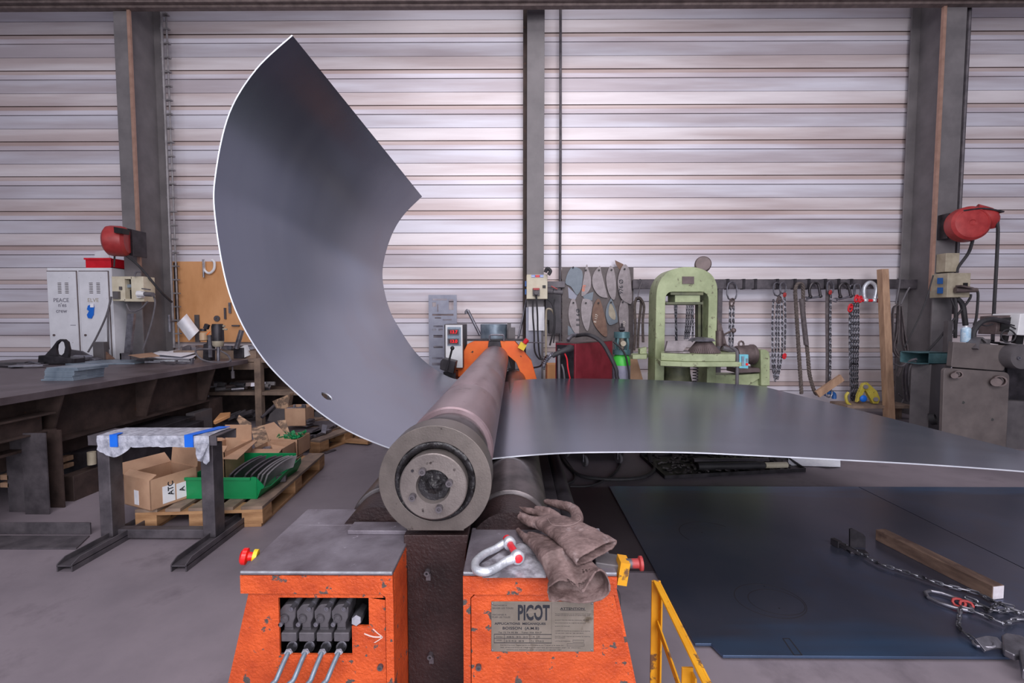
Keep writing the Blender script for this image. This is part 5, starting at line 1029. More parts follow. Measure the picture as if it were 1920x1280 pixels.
# ------------------------------------------------------------------ lockers and things on the left column
lk = thing('metal_locker', 'white two-door metal locker with scribbled pencil words, standing left of the column', 'locker', (P(150, 600, 6.2).x, 6.4, 0))
DLk = 6.2
la = P(88, 502, DLk); lb2 = P(209, 502, DLk)
b = B(); b.box(la.x, DLk, 0, lb2.x, DLk+.5, la.z); obj('locker_body', b, 'locker', lk, bev=.004)
for i, (a_, c_) in enumerate(((92, 145.5), (151.5, 205))):
    xa, xc = P(a_, 560, DLk).x, P(c_, 560, DLk).x; zt_ = P(100, 509, DLk).z; vents = []
    for col in ((0, 1)):
        for r in range(7):
            vx = P([109, 168][i]+col*13.5, 530, DLk).x; vz = P(100, 530+r*3.1, DLk).z; vents.append((vx, vz-.01, vx+.055, vz))
    b = B(); b.box(xa-.012, DLk-.003, .09, xc+.012, DLk-.001, zt_+.012); obj('gap_shade', b, 'motor_brown', lk)  # dark backing plate stands in for the shade in door gaps and vents
    b = B(); b.plate(xa, .1, xc, zt_, vents, DLk-.014, .010); dd_ = obj('locker_door', b, 'locker', lk)
    c = P([102, 161][i], 628, DLk-.015); b = B(); b.cyl(c, c+V((0, -.012, 0)), .014, seg=12); obj('locker_lock', b, 'motor_brown', dd_)
    b = B()
    if i == 0:
        for t, x, y in (('PEACE', 100, 566), ("n'es", 109, 575), ('crew', 105, 586)): b.text(t, P(x, y, DLk-.0155), .075, depth=.0004, bold=.0008)
        b.bpx(132, 609, 142, 610, DLk-.0155, .001)
    else: b.text('ELVE', P(164, 566, DLk-.0155), .075, depth=.0004)
    obj('scribbled_words', b, 'pencil' if i == 0 else 'beige_dark', dd_)
b = B(); b.prism([P(x, y, DLk-.02) for x, y in [(166, 573), (172, 570), (177, 575), (176, 590), (172, 597), (166, 596), (164, 590), (168, 583), (164, 580)]], (0, -.01, 0)); gt = obj('blue_tag', b, 'blue', None, 'crumpled blue and white tag hanging on the right locker door', 'tag')
b = B(); b.bpx(169, 569, 175, 576, DLk-.035, .004); obj('tag_end', b, 'paper', gt)
rb = thing('red_bin', 'empty red plastic bin on top of the white locker', 'bin', P(195, 502, 6.35))
a_, c_ = P(161, 501.5, 6.22), P(208, 484, 6.22); b = B(); xx0, xx1, zA, zB = a_.x, c_.x, la.z+.002, c_.z
b.box(xx0+.01, 6.22, zA, xx1-.0, 6.58, zA+.01); b.prism([(xx0+.01, 6.23, zA), (xx1, 6.23, zA), (xx1, 6.22, zB), (xx0, 6.22, zB)], (0, .01, 0)); b.prism([(xx0+.01, 6.57, zA), (xx1, 6.57, zA), (xx1, 6.58, zB), (xx0, 6.58, zB)], (0, .01, 0)); b.box(xx0, 6.22, zA, xx0+.01, 6.58, zB); b.box(xx1-.01, 6.22, zA, xx1, 6.58, zB)
b.box(xx0-.01, 6.205, zB-.02, xx1+.01, 6.22, zB+.004); obj('bin_body', b, 'redbin', rb)
b = B(); b.prism([P(177, 484, 6.45), P(178, 472, 6.45), P(203, 468, 6.45), P(205, 484, 6.45)], (0, .01, 0)); obj('paper_sheet', b, 'locker', None, 'white paper sticking up out of the red bin', 'paper')
# hose reel left
hr = thing('hose_reel', 'red hose reel mounted on the left column above the locker', 'hose reel', P(222, 452, 6.1))
c = P(220, 452, 6.0); R_ = 28*S(6.0); ax_ = V((.93, .36, 0)).normalized()
b = B(); b.lathe(c-ax_*.12, ax_, [(0, .05), (0, R_*.75), (.03, R_*.95), (.07, R_), (.17, R_), (.21, R_*.95), (.24, R_*.75), (.24, .05)], 40); obj('drum', b, 'reddull', hr)
b = B(); b.prism([P(x, y, 5.82) for x, y in [(213, 425), (231, 428), (230, 438), (214, 436)]], (0, .1, 0)); obj('guide_slot', b, 'black', hr)
b = B(); b.ppx([(234, 427), (248, 430), (250, 480), (240, 478), (236, 450)], 6.1, .23); obj('mounting_bracket', b, 'blacksteel', hr, bev=.004)
b = B(); b.tube([P(236, 478, 6.05), P(262, 500, 6.15), P(300, 545, 6.3), P(322, 566, 6.5)], .016, 8, 6); b.tube([P(215, 478, 6.05), P(214, 500, 6.05)], .01, 6, 4); obj('air_hose', b, 'rubber', hr)
def bxp(b, x0, y0, x1, y1, D, dp): return b.bpx(x0, y0, x1, y1, D, dp)
eb = thing('socket_box', 'beige electrical socket box on the left column, with plugged cables', 'electrical box', P(240, 565, 6.2))
b = B(); b.bpx(211, 518, 233, 564, 6.12, .2); b.bpx(247, 518, 268, 565, 6.12, .2); b.bpx(233, 518, 247, 523, 6.12, .2); b.bpx(233, 560, 247, 565, 6.12, .2); b.bpx(233, 521, 247, 562, 6.28, .04); ebb = obj('box_body', b, 'beige', eb, bev=.004)
b = B(); b.bpx(233.5, 523, 246.5, 532, 6.2, .06); b.bpx(233.5, 543, 246.5, 560, 6.2, .06); obj('breaker_slot', b, 'black', ebb); b = B(); b.bpx(234, 533, 246.5, 539, 6.16, .06); obj('breaker', b, 'bluesteel', ebb)
b = B(); b.bpx(211.5, 546, 221, 560, 6.08, .04); b.bpx(223, 537, 227, 543, 6.10, .02); obj('socket', b, 'greybox', ebb)
b = B(); b.cyl(P(258, 551, 6.05), P(272, 551, 6.05), .035, seg=14); b.bpx(256, 545, 264, 558, 6.06, .06); obj('socket', b, 'offwhite', ebb); b = B(); b.cyl(P(272, 551, 6.05), P(287, 552, 6.02), .03, seg=12); b.strap([P(268, 541, 6.03), P(280, 543, 6.03)], (0, 1, 0), .05, .015); obj('plug', b, 'rubber_grey', ebb)
for i, pts in enumerate([[(209, 556), (203, 585), (203, 640), (204, 655)], [(209, 556), (200, 590), (182, 630), (165, 660)], [(287, 552), (291, 570), (283, 610), (268, 655)], [(237, 570), (245, 583), (262, 580), (277, 565)], [(252, 518), (256, 510), (265, 510)]]):
    b = B(); b.tube([P(x, y, 6.08) for x, y in pts], .011, 8, 6); obj('cable', b, 'rubber_grey', ebb)
# plywood board
pb = thing('plywood_board', 'orange-brown plywood tool board fixed to the wall, right of the left column', 'tool board', P(400, 640, 6.9))
b = B(); b.bpx(324.5, 490, 500, 641, 6.9, .084); bd = obj('board', b, 'plywood', pb); b = B(); b.bpx(329, 492, 331.5, 600, 6.885, .012); obj('dark_strip', b, 'rustbrown', bd)
cl = thing('c_clamp', 'white C-clamp hanging at the top of the plywood board', 'clamp', P(390, 505, 6.86))
b = B(); b.tube([P(382, 488, 6.86), P(383, 505, 6.86), P(392, 512, 6.86), P(401, 505, 6.86), P(402, 492, 6.86), P(397, 487, 6.86)], .018, 8, 6); obj('frame', b, 'offwhite', cl); b = B(); b.cyl(P(381, 486, 6.85), P(382, 520, 6.85), .014, seg=8); obj('screw', b, 'steel', cl)
b = B(); c = P(406, 597, 6.88); b.pipe(c, c+V((0, .015, 0)), .045, .01, 24); obj('cutting_disc', b, 'darksteel', None, 'round grey cutting disc hanging on the plywood board', 'disc')
for i, (x0, y0, x1, y1, m, lab) in enumerate([(420, 577, 422.5, 598, 'darksteel', 'thin dark rod hanging on the plywood board right of the disc'), (366, 590, 372, 641, 'greybox', 'narrow grey bar hanging behind the white paper'), (434, 609, 448, 611.5, 'darksteel', 'small horizontal hook bar at the right of the plywood board'), (428.5, 567, 432, 587, 'steel', 'bright metal strip hanging beside the curled sheet edge')]):
    b = B(); b.bpx(x0, y0, x1, y1, 6.87, .02); obj('hanging_tool', b, m, None, lab, 'tool')
pp_ = thing('paper_sheet', 'large curled white paper sheet hanging askew on the plywood board', 'paper', P(350, 630, 6.7))
rows = []
c00, c10, c11, c01 = (331, 607), (354.5, 638.5), (377, 615), (350, 588)
for i in range(9):
    u = i/8; row = []
    for j in range(9):
        v_ = j/8; x = c00[0]+(c10[0]-c00[0])*u+(c01[0]-c00[0])*v_; y = c00[1]+(c10[1]-c00[1])*u+(c01[1]-c00[1])*v_; row.append(P(x, y, 6.75-.10*math.sin(PI*v_)))
    rows.append(row)
b = B(); b.loft(rows, closed=False); o = obj('sheet', b, 'paper', pp_, smooth=80); m_ = o.modifiers.new('t', 'SOLIDIFY'); m_.thickness = .003
b = B(); x = P(316, 602, 6.6).x; b.tube([P(316, 602, 6.65), P(332, 602, 6.8)], .012, 6); b.cyl(P(317, 590, 6.62), P(318, 622, 6.62), .018, seg=10); obj('air_valve', b, 'steel', None, 'small air valve at the foot of the thin grey pipe', 'valve')
# ------------------------------------------------------------------ centre back
def Q5(x, y, D): return P(*z5(x, y), D)
# stencil plate leaning on the wall
a_ = Q5(105, 970, 6.8); c_ = Q5(325, 395, 6.8)
def hb(x0, y0, x1, y1): p_ = Q5(x0, y1, 6.8); q_ = Q5(x1, y0, 6.8); return (p_.x, p_.z, q_.x, q_.z)
holes = [hb(130, 455, 160, 490), hb(130, 425, 250, 440), hb(262, 430, 300, 515), hb(170, 470, 178, 530), hb(130, 548, 300, 562), hb(150, 575, 200, 584), hb(215, 590, 285, 600), hb(140, 640, 215, 655), hb(130, 665, 160, 682), hb(180, 665, 215, 682), hb(140, 716, 212, 738), hb(140, 804, 215, 820), hb(130, 895, 215, 910), hb(130, 938, 200, 960), hb(225, 640, 300, 655), hb(225, 716, 300, 738)]
b = B(); b.plate(a_.x, 0, c_.x, c_.z, holes, 6.8, .015); obj('stencil_plate', b, 'stencil', None, 'grey-blue cut-out sheet with letter-like openings leaning on the wall behind the readout box', 'cut-out sheet')
b = B(); c = P(926, 640, 6.5); b.lathe((c.x, 6.5, 0), (0, 0, 1), [(0, .19), (P(926, 608, 6.5).z, .19), (P(926, 608, 6.5).z+.01, .17)], 40); dr_ = obj('steel_drum', b, 'bluesteel', None, 'dark blue-grey steel drum standing behind the orange end frame', 'drum')
b = B(); b.bpx(951, 605, 958, 640, 6.35, .05); b.bpx(953, 614, 966, 785, 6.3, .15); obj('steel_box', b, 'greybox', None, 'small grey box beside the dark drum behind the end frame', 'box')
b = B(); b.cyl(Q5(415, 520, 6.7), Q5(515, 720, 6.6), .022, seg=12); b.tube([Q5(402, 550, 6.7), Q5(400, 530, 6.7), Q5(415, 515, 6.7)], .02, 8, 4); obj('pinch_bar', b, 'steel', None, 'pale hooked bar leaning on the wall between readout box and drum', 'bar')
for i, (x0, y0, x1, y1) in enumerate([(885, 430, 815, 750), (860, 570, 820, 740)]):
    b = B(); b.cyl(Q5(x0, y0, 6.75), Q5(x1, y1, 6.5), .013, seg=10); obj('steel_rod', b, 'steel', None, ['long thin rod leaning on the centre column', 'short thin rod leaning beside the long one at the centre column'][i], 'rod')
# socket box on centre column
sb_ = thing('socket_box', 'cream electrical socket box on the centre column with a plug in its face', 'electrical box', Q5(970, 430, 6.5))
b = B(); b.prism([Q5(*q, 6.4) for q in [(885, 232), (1052, 232), (1052, 428), (885, 428)]], (0, .2, 0)); bx_ = obj('box_body', b, 'beige', sb_, bev=.006)
b = B(); b.prism([Q5(*q, 6.396) for q in [(922, 236), (1020, 236), (1020, 254), (922, 254)]], (0, .003, 0)); st_ = obj('brand_sticker', b, 'blue', bx_, label='blue and white sticker strip with a red middle')
b = B(); b.prism([Q5(*q, 6.392) for q in [(955, 236), (990, 236), (990, 254), (955, 254)]], (0, .003, 0)); obj('sticker_middle', b, 'redpaint', st_); b = B(); b.prism([Q5(*q, 6.392) for q in [(922, 242), (950, 242), (950, 249), (922, 249)]], (0, .003, 0)); b.prism([Q5(*q, 6.392) for q in [(995, 242), (1020, 242), (1020, 249), (995, 249)]], (0, .003, 0)); obj('sticker_print', b, 'paper', st_)
for y0 in (285, 350):
    b = B(); b.prism([Q5(*q, 6.42) for q in [(872, y0), (886, y0), (886, y0+42), (872, y0+42)]], (0, .1, 0)); obj('socket', b, 'bluesocket', bx_, label='blue side socket')
b = B(); b.prism([Q5(*q, 6.36) for q in [(935, 345), (990, 345), (990, 402), (935, 402)]], (0, .05, 0)); b.cyl(Q5(962, 375, 6.36), Q5(962, 378, 6.28), .03, seg=16); obj('plug', b, 'greybox', bx_, bev=.004)
b = B(); b.prism([Q5(*q, 6.34) for q in [(935, 340), (990, 340), (985, 356), (940, 356)]], (0, .05, 0)); obj('socket_lid', b, 'reddull', bx_)
b = B(); b.prism([Q5(*q, 6.385) for q in [(1013, 318), (1038, 318), (1038, 340), (1013, 340)]], (0, .02, 0)); obj('switch', b, 'black', bx_)
b = B(); b.cyl(Q5(1052, 365, 6.45), Q5(1100, 368, 6.42), .04, seg=14); b.cyl(Q5(1100, 370, 6.42), Q5(1175, 378, 6.4), .032, seg=14); obj('plug', b, 'rubber_grey', bx_); b = B(); b.strap([Q5(1080, 325, 6.4), Q5(1130, 350, 6.38)], (0, 1, 0), .05, .012); obj('socket_lid', b, 'reddull', bx_)
for pts, r in [([(962, 395), (965, 450), (972, 560), (975, 700), (985, 850), (1000, 910)], .012), ([(935, 440), (935, 560), (945, 700), (950, 840), (985, 905), (1020, 905)], .012), ([(1055, 430), (1090, 470), (1105, 540), (1105, 640), (1085, 740), (1070, 800)], .012), ([(1110, 430), (1100, 480), (1110, 560), (1110, 660), (1100, 780)], .010), ([(1035, 215), (1050, 185), (1075, 205), (1060, 235)], .025)]:
    b = B(); b.tube([Q5(x, y, 6.34) for x, y in pts], r, 8, 6); obj('cable', b, 'rubber', bx_)
b = B(); b.tube([V((Q5(1040, 1060, 6.3).x, 6.3, 0)), Q5(1040, 1060, 6.3), Q5(1040, 800, 6.35), Q5(1040, 560, 6.4), Q5(1050, 510, 6.4), Q5(1085, 515, 6.4), Q5(1110, 560, 6.4)], .014, 8, 6); obj('copper_tube', b, 'beige_dark', None, 'thin tan pipe rising beside the paper at the centre column', 'pipe')
b = B(); b.bpx(986, 576, 1015, 772, 6.56, .03); obj('steel_board', b, 'stencil', None, 'grey upright board below the cream socket box', 'board')
b = B(); b.bpx(991, 575, 1021, 619.5, 6.53, .006); obj('paper_sheet', b, 'paper', None, 'white paper sheet taped below the cream socket box', 'paper')
b = B(); b.tube([Q5(880, 775, 6.2), Q5(1030, 778, 6.2)], .008, 6); obj('steel_rod', b, 'steel', None, 'thin horizontal rod behind the orange end frame', 'rod')
b = B(); b.bpx(1023, 540, 1050, 600, 6.75, .23); b.bpx(1030, 600, 1052, 625, 6.7, .28); obj('junction_case', b, 'blacksteel', None, 'dark case behind the cables right of the centre column', 'case')
b = B(); b.tube([Q5(940, 978, 5.9), Q5(1000, 960, 5.8), Q5(1035, 900, 5.7), Q5(1050, 880, 5.6)], .012, 8, 6); obj('cable', b, 'rubber', None, 'black cable between the end frame and the red welding machine', 'cable')
# template panel
tp = thing('template_panel', 'tall dark steel panel on which the blade-shaped templates hang', 'panel', P(1120, 700, 6.85))
b = B(); b.prism([Q5(*q, 6.86) for q in [(1168, 172), (1740, 176), (1735, 1290), (1170, 1290)]], (0, .01, 0)); obj('panel_sheet', b, 'template_sheet', tp)
TM = [
 ([(1255, 172), (1330, 205), (1325, 330), (1300, 385), (1280, 390), (1240, 330), (1195, 300), (1215, 220)], 'template_blue', '', 'first from the left, upper row, broad blue-grey one', 6.82),
 ([(1368, 150), (1378, 185), (1398, 250), (1398, 330), (1370, 380), (1325, 405), (1330, 330), (1345, 240), (1355, 185)], 'template', 'Ø75', 'second from the left, upper row, narrow one with orange marks', 6.82),
 ([(1475, 168), (1485, 220), (1530, 400), (1525, 418), (1470, 405), (1425, 350), (1408, 280), (1425, 215), (1460, 172)], 'template', '', 'third from the left, upper row, wide curved one', 6.81),
 ([(1565, 165), (1585, 200), (1600, 290), (1598, 400), (1580, 435), (1550, 400), (1528, 330), (1522, 250), (1545, 175)], 'template', '', 'fourth from the left, upper row, pale slim one', 6.81),
 ([(1672, 150), (1700, 180), (1715, 240), (1728, 450), (1690, 458), (1640, 420), (1618, 340), (1615, 270), (1640, 185)], 'template', 'Ø976', 'rightmost, upper row, large one lettered 976', 6.79),
 ([(1260, 425), (1278, 450), (1300, 560), (1305, 690), (1290, 720), (1250, 670), (1225, 600), (1220, 520), (1240, 440)], 'template', 'Ø988', 'first from the left, lower row, one lettered 988', 6.82),
 ([(1345, 425), (1410, 450), (1400, 560), (1380, 670), (1360, 675), (1330, 600), (1320, 500), (1330, 440)], 'template', '', 'second from the left, lower row, plain one', 6.82),
 ([(1465, 425), (1500, 520), (1525, 640), (1528, 725), (1490, 715), (1430, 640), (1408, 560), (1425, 470)], 'template_rust', 'R 117', 'third from the left, lower row, rust-brown one with chalk marks', 6.81),
 ([(1565, 428), (1600, 520), (1615, 600), (1600, 620), (1545, 635), (1518, 560), (1525, 490), (1550, 440)], 'template_blue', '', 'fourth from the left, lower row, grey one with yellow patch', 6.81),
 ([(1655, 430), (1695, 470), (1700, 600), (1695, 720), (1650, 700), (1625, 600), (1625, 500)], 'template', '117', 'rightmost, lower row, brownish one with faint marks', 6.81),
 ([(1592, 118), (1660, 150), (1650, 200), (1625, 190), (1600, 150)], 'template_rust', '', 'small dark one poking up behind the top right one', 6.84),
 ([(1215, 330), (1290, 400), (1270, 440), (1222, 420)], 'stencil', '', 'pale torn scrap between the left columns', 6.84),
 ([(1330, 400), (1420, 370), (1410, 440), (1350, 430)], 'template_blue', '', 'small one half hidden in the middle of the panel', 6.832),
 ([(1215, 640), (1300, 700), (1290, 725), (1215, 718)], 'template_blue', '', 'blue-grey corner below the one lettered 988', 6.84)]
for i, (pts, m, tx_, lab, D) in enumerate(TM):
    D += .015
    q = catmull([Q5(x, y, D) for x, y in pts], 3, True) if i < 10 else [Q5(x, y, D) for x, y in pts]
    b = B(); b.prism(q, (0, .008, 0)); o = obj('blade_template', b, m, None, 'hanging steel blade template, '+lab, 'template', 'steel templates on the panel')
    if i < 10:
        cx_, cy_ = [(1258, 175), (1360, 198), (1465, 197), (1565, 195), (1670, 188), (1260, 458), (1360, 460), (1460, 460), (1562, 455), (1655, 452)][i]
        b = B(); b.cyl(Q5(cx_, cy_, D-.03), Q5(cx_, cy_, D+.01), .013, seg=10); obj('hanging_pin', b, 'black', o)
    if i == 8: b = B(); b.prism(catmull([Q5(x, y, D-.004) for x, y in [(1562, 465), (1595, 540), (1590, 595), (1545, 560), (1545, 490)]], 3, True), (0, .003, 0)); obj('yellow_patch', b, 'beige_dark', o)
    if tx_:
        # lettering runs up the blade
        big = i in (4, 5); b = B(); o_ = {4: (1700, 375), 5: (1245, 500), 1: (1345, 370), 7: (1440, 620), 9: (1668, 650)}[i]
        if i == 5:
            for k, ch in enumerate('Ø988'): b.text(ch, Q5(1282, [505, 545, 585, 625][k], D-.0015), .075, right=(0, 0, -1), up=(-1, 0, 0) if 0 else (1, 0, 0), depth=.0006, bold=.001)
        elif i == 4: b.text('976 Ø', Q5(1655, 390, D-.0015), .085, right=(.0, 0, 1), up=(-1, 0, 0), depth=.0006, bold=.001)
        else: b.text(tx_, Q5(*o_, D-.0015), .055, right=(.25, 0, 1), up=(-1, 0, .25), depth=.0006, bold=.0006)
        obj('chalk_marking', b, 'ink' if big else ('orange_far' if i == 1 else 'chalk'), o)
# wire rope sling on hook left of the press
Z6 = lambda x, y: (1180+x/4.571, 460+y/4.571)
def Q6(x, y, D): return P(*Z6(x, y), D)
def Q7(x, y, D): return P(1340+x/4.267, 480+y/4.267, D)
ws = thing('rope_sling', 'grey wire rope sling hanging on a hook between the templates and the green press', 'rope sling', Q6(80, 900, 6.7))
b = B(); b.tube([Q6(65, 445, 6.7), Q6(45, 520, 6.7), Q6(52, 700, 6.7), Q6(40, 900, 6.7)], .02, 8, 8); b.tube([Q6(65, 450, 6.68), Q6(95, 455, 6.68), Q6(125, 520, 6.68), Q6(115, 650, 6.68), Q6(118, 830, 6.68)], .02, 8, 8); b.tube([Q6(60, 460, 6.72), Q6(100, 480, 6.72), Q6(80, 700, 6.72), Q6(72, 880, 6.72)], .02, 8, 8); obj('rope', b, 'rope', ws)
b = B(); b.tube([Q6(70, 455, 6.66), Q6(90, 360, 6.66), Q6(108, 310, 6.66), Q6(92, 290, 6.66), Q6(80, 305, 6.66)], .007, 6, 6); obj('wire_hook', b, 'darksteel', ws)
# hanging rail
hr_ = thing('hanging_rail', 'long dark flat rail along the wall from which slings and shackles hang', 'rail', P(1500, 530, 6.75))
b = B(); z0_, z1_ = P(1400, 541, 6.75).z, P(1400, 524, 6.75).z; b.box(P(1022, 530, 6.75).x, 6.78, z0_+.02, P(1060, 530, 6.75).x, 6.82, z1_-.02); b.box(P(1187, 530, 6.75).x, 6.75, z0_, P(1722, 530, 6.75).x, 6.81, z1_); obj('rail_bar', b, 'darksteel', hr_, bev=.004)
b = B(); b.box(P(1348, 530, 6.75).x, 6.76, 0, P(1356, 530, 6.75).x, 6.84, z1_); obj('rail_post', b, 'darksteel', hr_)
for x in (1365, 1395, 1417, 1458, 1491, 1517, 1548, 1573, 1597):
    b = B(); xx = P(x, 530, 6.74).x; b.box(xx-.018, 6.735, z0_-.01, xx+.018, 6.82, z1_+.01); obj('rail_clip', b, 'blacksteel', hr_)
# chains
def sling(label, ring, strands, pitch=.045, r=.0062, m='chain', base=None, extra=()):
    t = thing('chain_sling', label, 'chain sling', Q7(*base, 6.7))
    for (x, y, L, Wd, D) in ring:
        b = B(); b.link(Q7(x, y, D), V((random.uniform(-.1, .1), 0, 1)), V((1, .3, 0)), L, Wd, .011, 8); obj('master_ring', b, 'steel', t)
    for pts in strands: b = B(); b.chain([Q7(x, y, D) for x, y, D in pts], pitch, r, 6, 5, up=(0, 1, 0)); obj('chain_strand', b, m, t)
    for (x, y, mm, sz) in extra:
        b = B(); b.link(Q7(x, y, 6.62), V((.2, 0, 1)), V((1, .4, 0)), sz, sz*.7, .012, 8); b.rbox(Q7(x, y-8, 6.62), (sz*.5, .03, .03)); obj('coupling_hook', b, mm, t)
    return t
sling('double chain with a big oval ring hanging right of the press', [(138, 280, .27, .17, 6.68)], [[(125, 400, 6.7), (122, 560, 6.7), (118, 740, 6.7)], [(150, 400, 6.68), (148, 560, 6.68), (140, 740, 6.68)]], .048, .0075, base=(140, 700), extra=[(138, 370, 'motor_brown', .11)])
sling('bundle of long chains on two small rings, left of the rope loop', [(500, 265, .2, .13, 6.7), (545, 255, .16, .11, 6.67)], [[(470, 350, 6.7), (462, 500, 6.7), (462, 700, 6.7), (465, 900, 6.7), (485, 1000, 6.7)], [(500, 350, 6.7), (492, 500, 6.7), (490, 700, 6.7), (480, 850, 6.7), (490, 990, 6.7)], [(515, 350, 6.67), (512, 600, 6.67), (510, 800, 6.67), (500, 960, 6.67)], [(535, 350, 6.67), (540, 600, 6.67), (535, 800, 6.67), (505, 980, 6.67)], [(560, 330, 6.66), (565, 500, 6.66), (560, 750, 6.66)]], .04, .0058, base=(500, 900), extra=[(515, 350, 'motor_brown', .10), (560, 310, 'reddull', .05), (558, 800, 'redpaint', .07)])
sling('single long chain on a U-shaped ring, beside the dark strap', [(925, 250, .18, .12, 6.66)], [[(928, 310, 6.66), (925, 500, 6.66), (925, 750, 6.66), (922, 1030, 6.66)]], .04, .0065, base=(925, 1000), extra=[(925, 290, 'reddull', .05), (925, 1040, 'reddull', .06)])
sling('thick bundle of grey chains with red couplings, left of the wooden plank', [(1100, 275, .17, .11, 6.7), (1140, 275, .2, .13, 6.67)], [[(1085, 400, 6.7), (1082, 600, 6.7), (1085, 900, 6.7), (1095, 1160, 6.7)], [(1105, 380, 6.68), (1103, 600, 6.68), (1105, 900, 6.68), (1112, 1160, 6.68)], [(1125, 380, 6.66), (1125, 600, 6.66), (1122, 900, 6.66), (1128, 1170, 6.66)], [(1145, 380, 6.68), (1148, 600, 6.68), (1140, 900, 6.68), (1142, 1170, 6.68)]], .044, .007, 'chain', base=(1110, 1100), extra=[(1085, 415, 'redpaint', .11), (1135, 340, 'redpaint', .10), (1165, 345, 'redpaint', .09)])
t = thing('chain_sling', 'two thin chains hanging on the wall, seen through the press opening', 'chain sling', Q6(500, 900, 6.6))
for pts in ([(388, 500), (398, 650), (400, 800), (402, 900)], [(405, 500), (402, 650), (408, 850)], [(495, 500), (490, 640), (475, 800)], [(515, 500), (508, 650), (490, 800)], [(532, 500), (528, 650), (505, 800)], [(545, 500), (545, 700), (540, 830)]):
    b = B(); b.chain([Q6(x, y, 6.65) for x, y in pts], .042, .006, 6, 5, up=(0, 1, 0)); obj('chain_strand', b, 'chain', t)
# rope loop
b = B()
def twisted(b, pts, r, n=10):
    p = catmull(pts, n); L = [0]
    for a, c in zip(p, p[1:]): L.append(L[-1]+(c-a).length)
    for s_ in range(3):
        out = []
        for q, l in zip(resample(p, int(L[-1]/.018)), range(9999)):
            a = l*.9+s_*2*PI/3; out.append(q+V((math.cos(a), math.sin(a), 0))*r*.5)
        b.tube(out, r*.58, 6)
twisted(b, [Q7(x, y, 6.66) for x, y in [(695, 1100), (685, 950), (672, 750), (660, 550), (650, 380), (645, 270), (660, 225), (685, 215), (705, 235), (708, 330), (712, 470), (730, 640), (745, 800), (760, 950), (790, 1060), (815, 1110)]], .026)
obj('rope_loop', b, 'rope', None, 'thick spliced brown rope loop hanging from the rail between chains and shackle', 'rope')
b = B(); b.tube([Q7(695, 340, 6.64), Q7(712, 520, 6.64), Q7(733, 710, 6.64)], .034, 8, 6); b.tube([Q7(725, 705, 6.62), Q7(748, 712, 6.62)], .014, 6); rl = obj('rope_binding', b, 'belt', C.objects['rope_loop'])
# shackles
def dshackle(label, pts, pa, pb, m, mp, r=.018, pr=.015, eye=True):
    t = thing('shackle', label, 'shackle', Q7(*pa, 6.66)); b = B(); b.tube([Q7(x, y, 6.66) for x, y in pts], r, 12, 6)
    for e in (pts[0], pts[-1]): c = Q7(*e, 6.66); b.sph(c, r*1.5, 12)
    obj('bow', b, m, t, smooth=60); b = B(); b.cyl(Q7(*pa, 6.66), Q7(*pb, 6.66), pr, seg=12)
    if eye: b.link(Q7(pa[0]-6, pa[1]+1, 6.66), V((1, 0, .1)), V((0, 0, 1)), .07, .05, .010, 8)
    b.sph(Q7(*pb, 6.66), pr*1.5, 10); obj('pin', b, mp, t)
dshackle('dark D-shackle with a long eye pin, hanging right of the rope loop', [(765, 325), (758, 270), (775, 225), (800, 212), (825, 225), (838, 270), (845, 320)], (735, 340), (850, 322), 'chain_dark', 'steel')
dshackle('tilted dark D-shackle hanging between the strap chain and the red couplings', [(1005, 325), (995, 260), (1010, 228), (1035, 215), (1060, 230), (1078, 270), (1088, 320)], (975, 350), (1095, 320), 'chain_dark', 'steel')
dshackle('large silver bow shackle with a red pin, next to the wooden plank', [(1205, 355), (1195, 320), (1195, 260), (1215, 225), (1245, 210), (1275, 225), (1292, 260), (1285, 310), (1275, 355)], (1180, 355), (1310, 355), 'galv', 'redpaint', .026, .022, False)
b = B(); b.strap([Q7(905, 235, 6.7), Q7(902, 500, 6.7), Q7(905, 800, 6.7), Q7(903, 1055, 6.7)], (1, 0, 0), .055, .012, 4); obj('lifting_strap', b, 'belt', None, 'dark flat lifting strap hanging behind the single chain', 'strap')
b = B(); a0 = Q7(1352, 105, 6.6); a1 = Q7(1368, 1250, 6.3); w = .092; b.prism([a0+V((-w*.6, -.04, 0)), a0+V((w*.35, -.05, 0)), a0+V((w*.75, 0, 0)), a0+V((w*.6, .06, 0)), a0+V((-w*.6, .06, 0))], V((a1.x+.07, a1.y, 0.0))-a0); obj('wooden_plank', b, 'plank', None, 'tall wooden plank leaning upright against the hanging rail', 'plank', bev=.004)
b = B(); b.rbox(Q7(918, 1038, 6.5), (.42, .04, .10), 0, 0, -.62); obj('wood_offcut', b, 'plank', None, 'short tilted wooden board below the dark strap', 'wood')
cb_ = thing('strap_ratchet', 'blue ratchet hook at the foot of the dark strap', 'hook', Q7(910, 1110, 6.55)); b = B(); b.tube([Q7(875, 1110, 6.55), Q7(900, 1090, 6.55), Q7(950, 1100, 6.55), Q7(955, 1140, 6.55)], .03, 8, 6); obj('hook_body', b, 'bluesocket', cb_); b = B(); b.link(Q7(915, 1095, 6.52), V((0, 0, 1)), V((1, 0, 0)), .12, .08, .012, 8); obj('hook_link', b, 'steel', cb_)
yc = thing('plate_clamp', 'yellow lifting clamp pair on the low shelf left of the plank foot', 'lifting clamp', Q7(1230, 1180, 6.45))
b = B(); b.prism([Q7(x, y, 6.45) for x, y in [(1150, 1110), (1190, 1020), (1225, 1010), (1300, 1080), (1325, 1140), (1310, 1180), (1270, 1180), (1225, 1100), (1205, 1070), (1165, 1150), (1140, 1170)]], (0, .05, 0)); obj('clamp_arm', b, 'yellow_pale', yc, bev=.004)
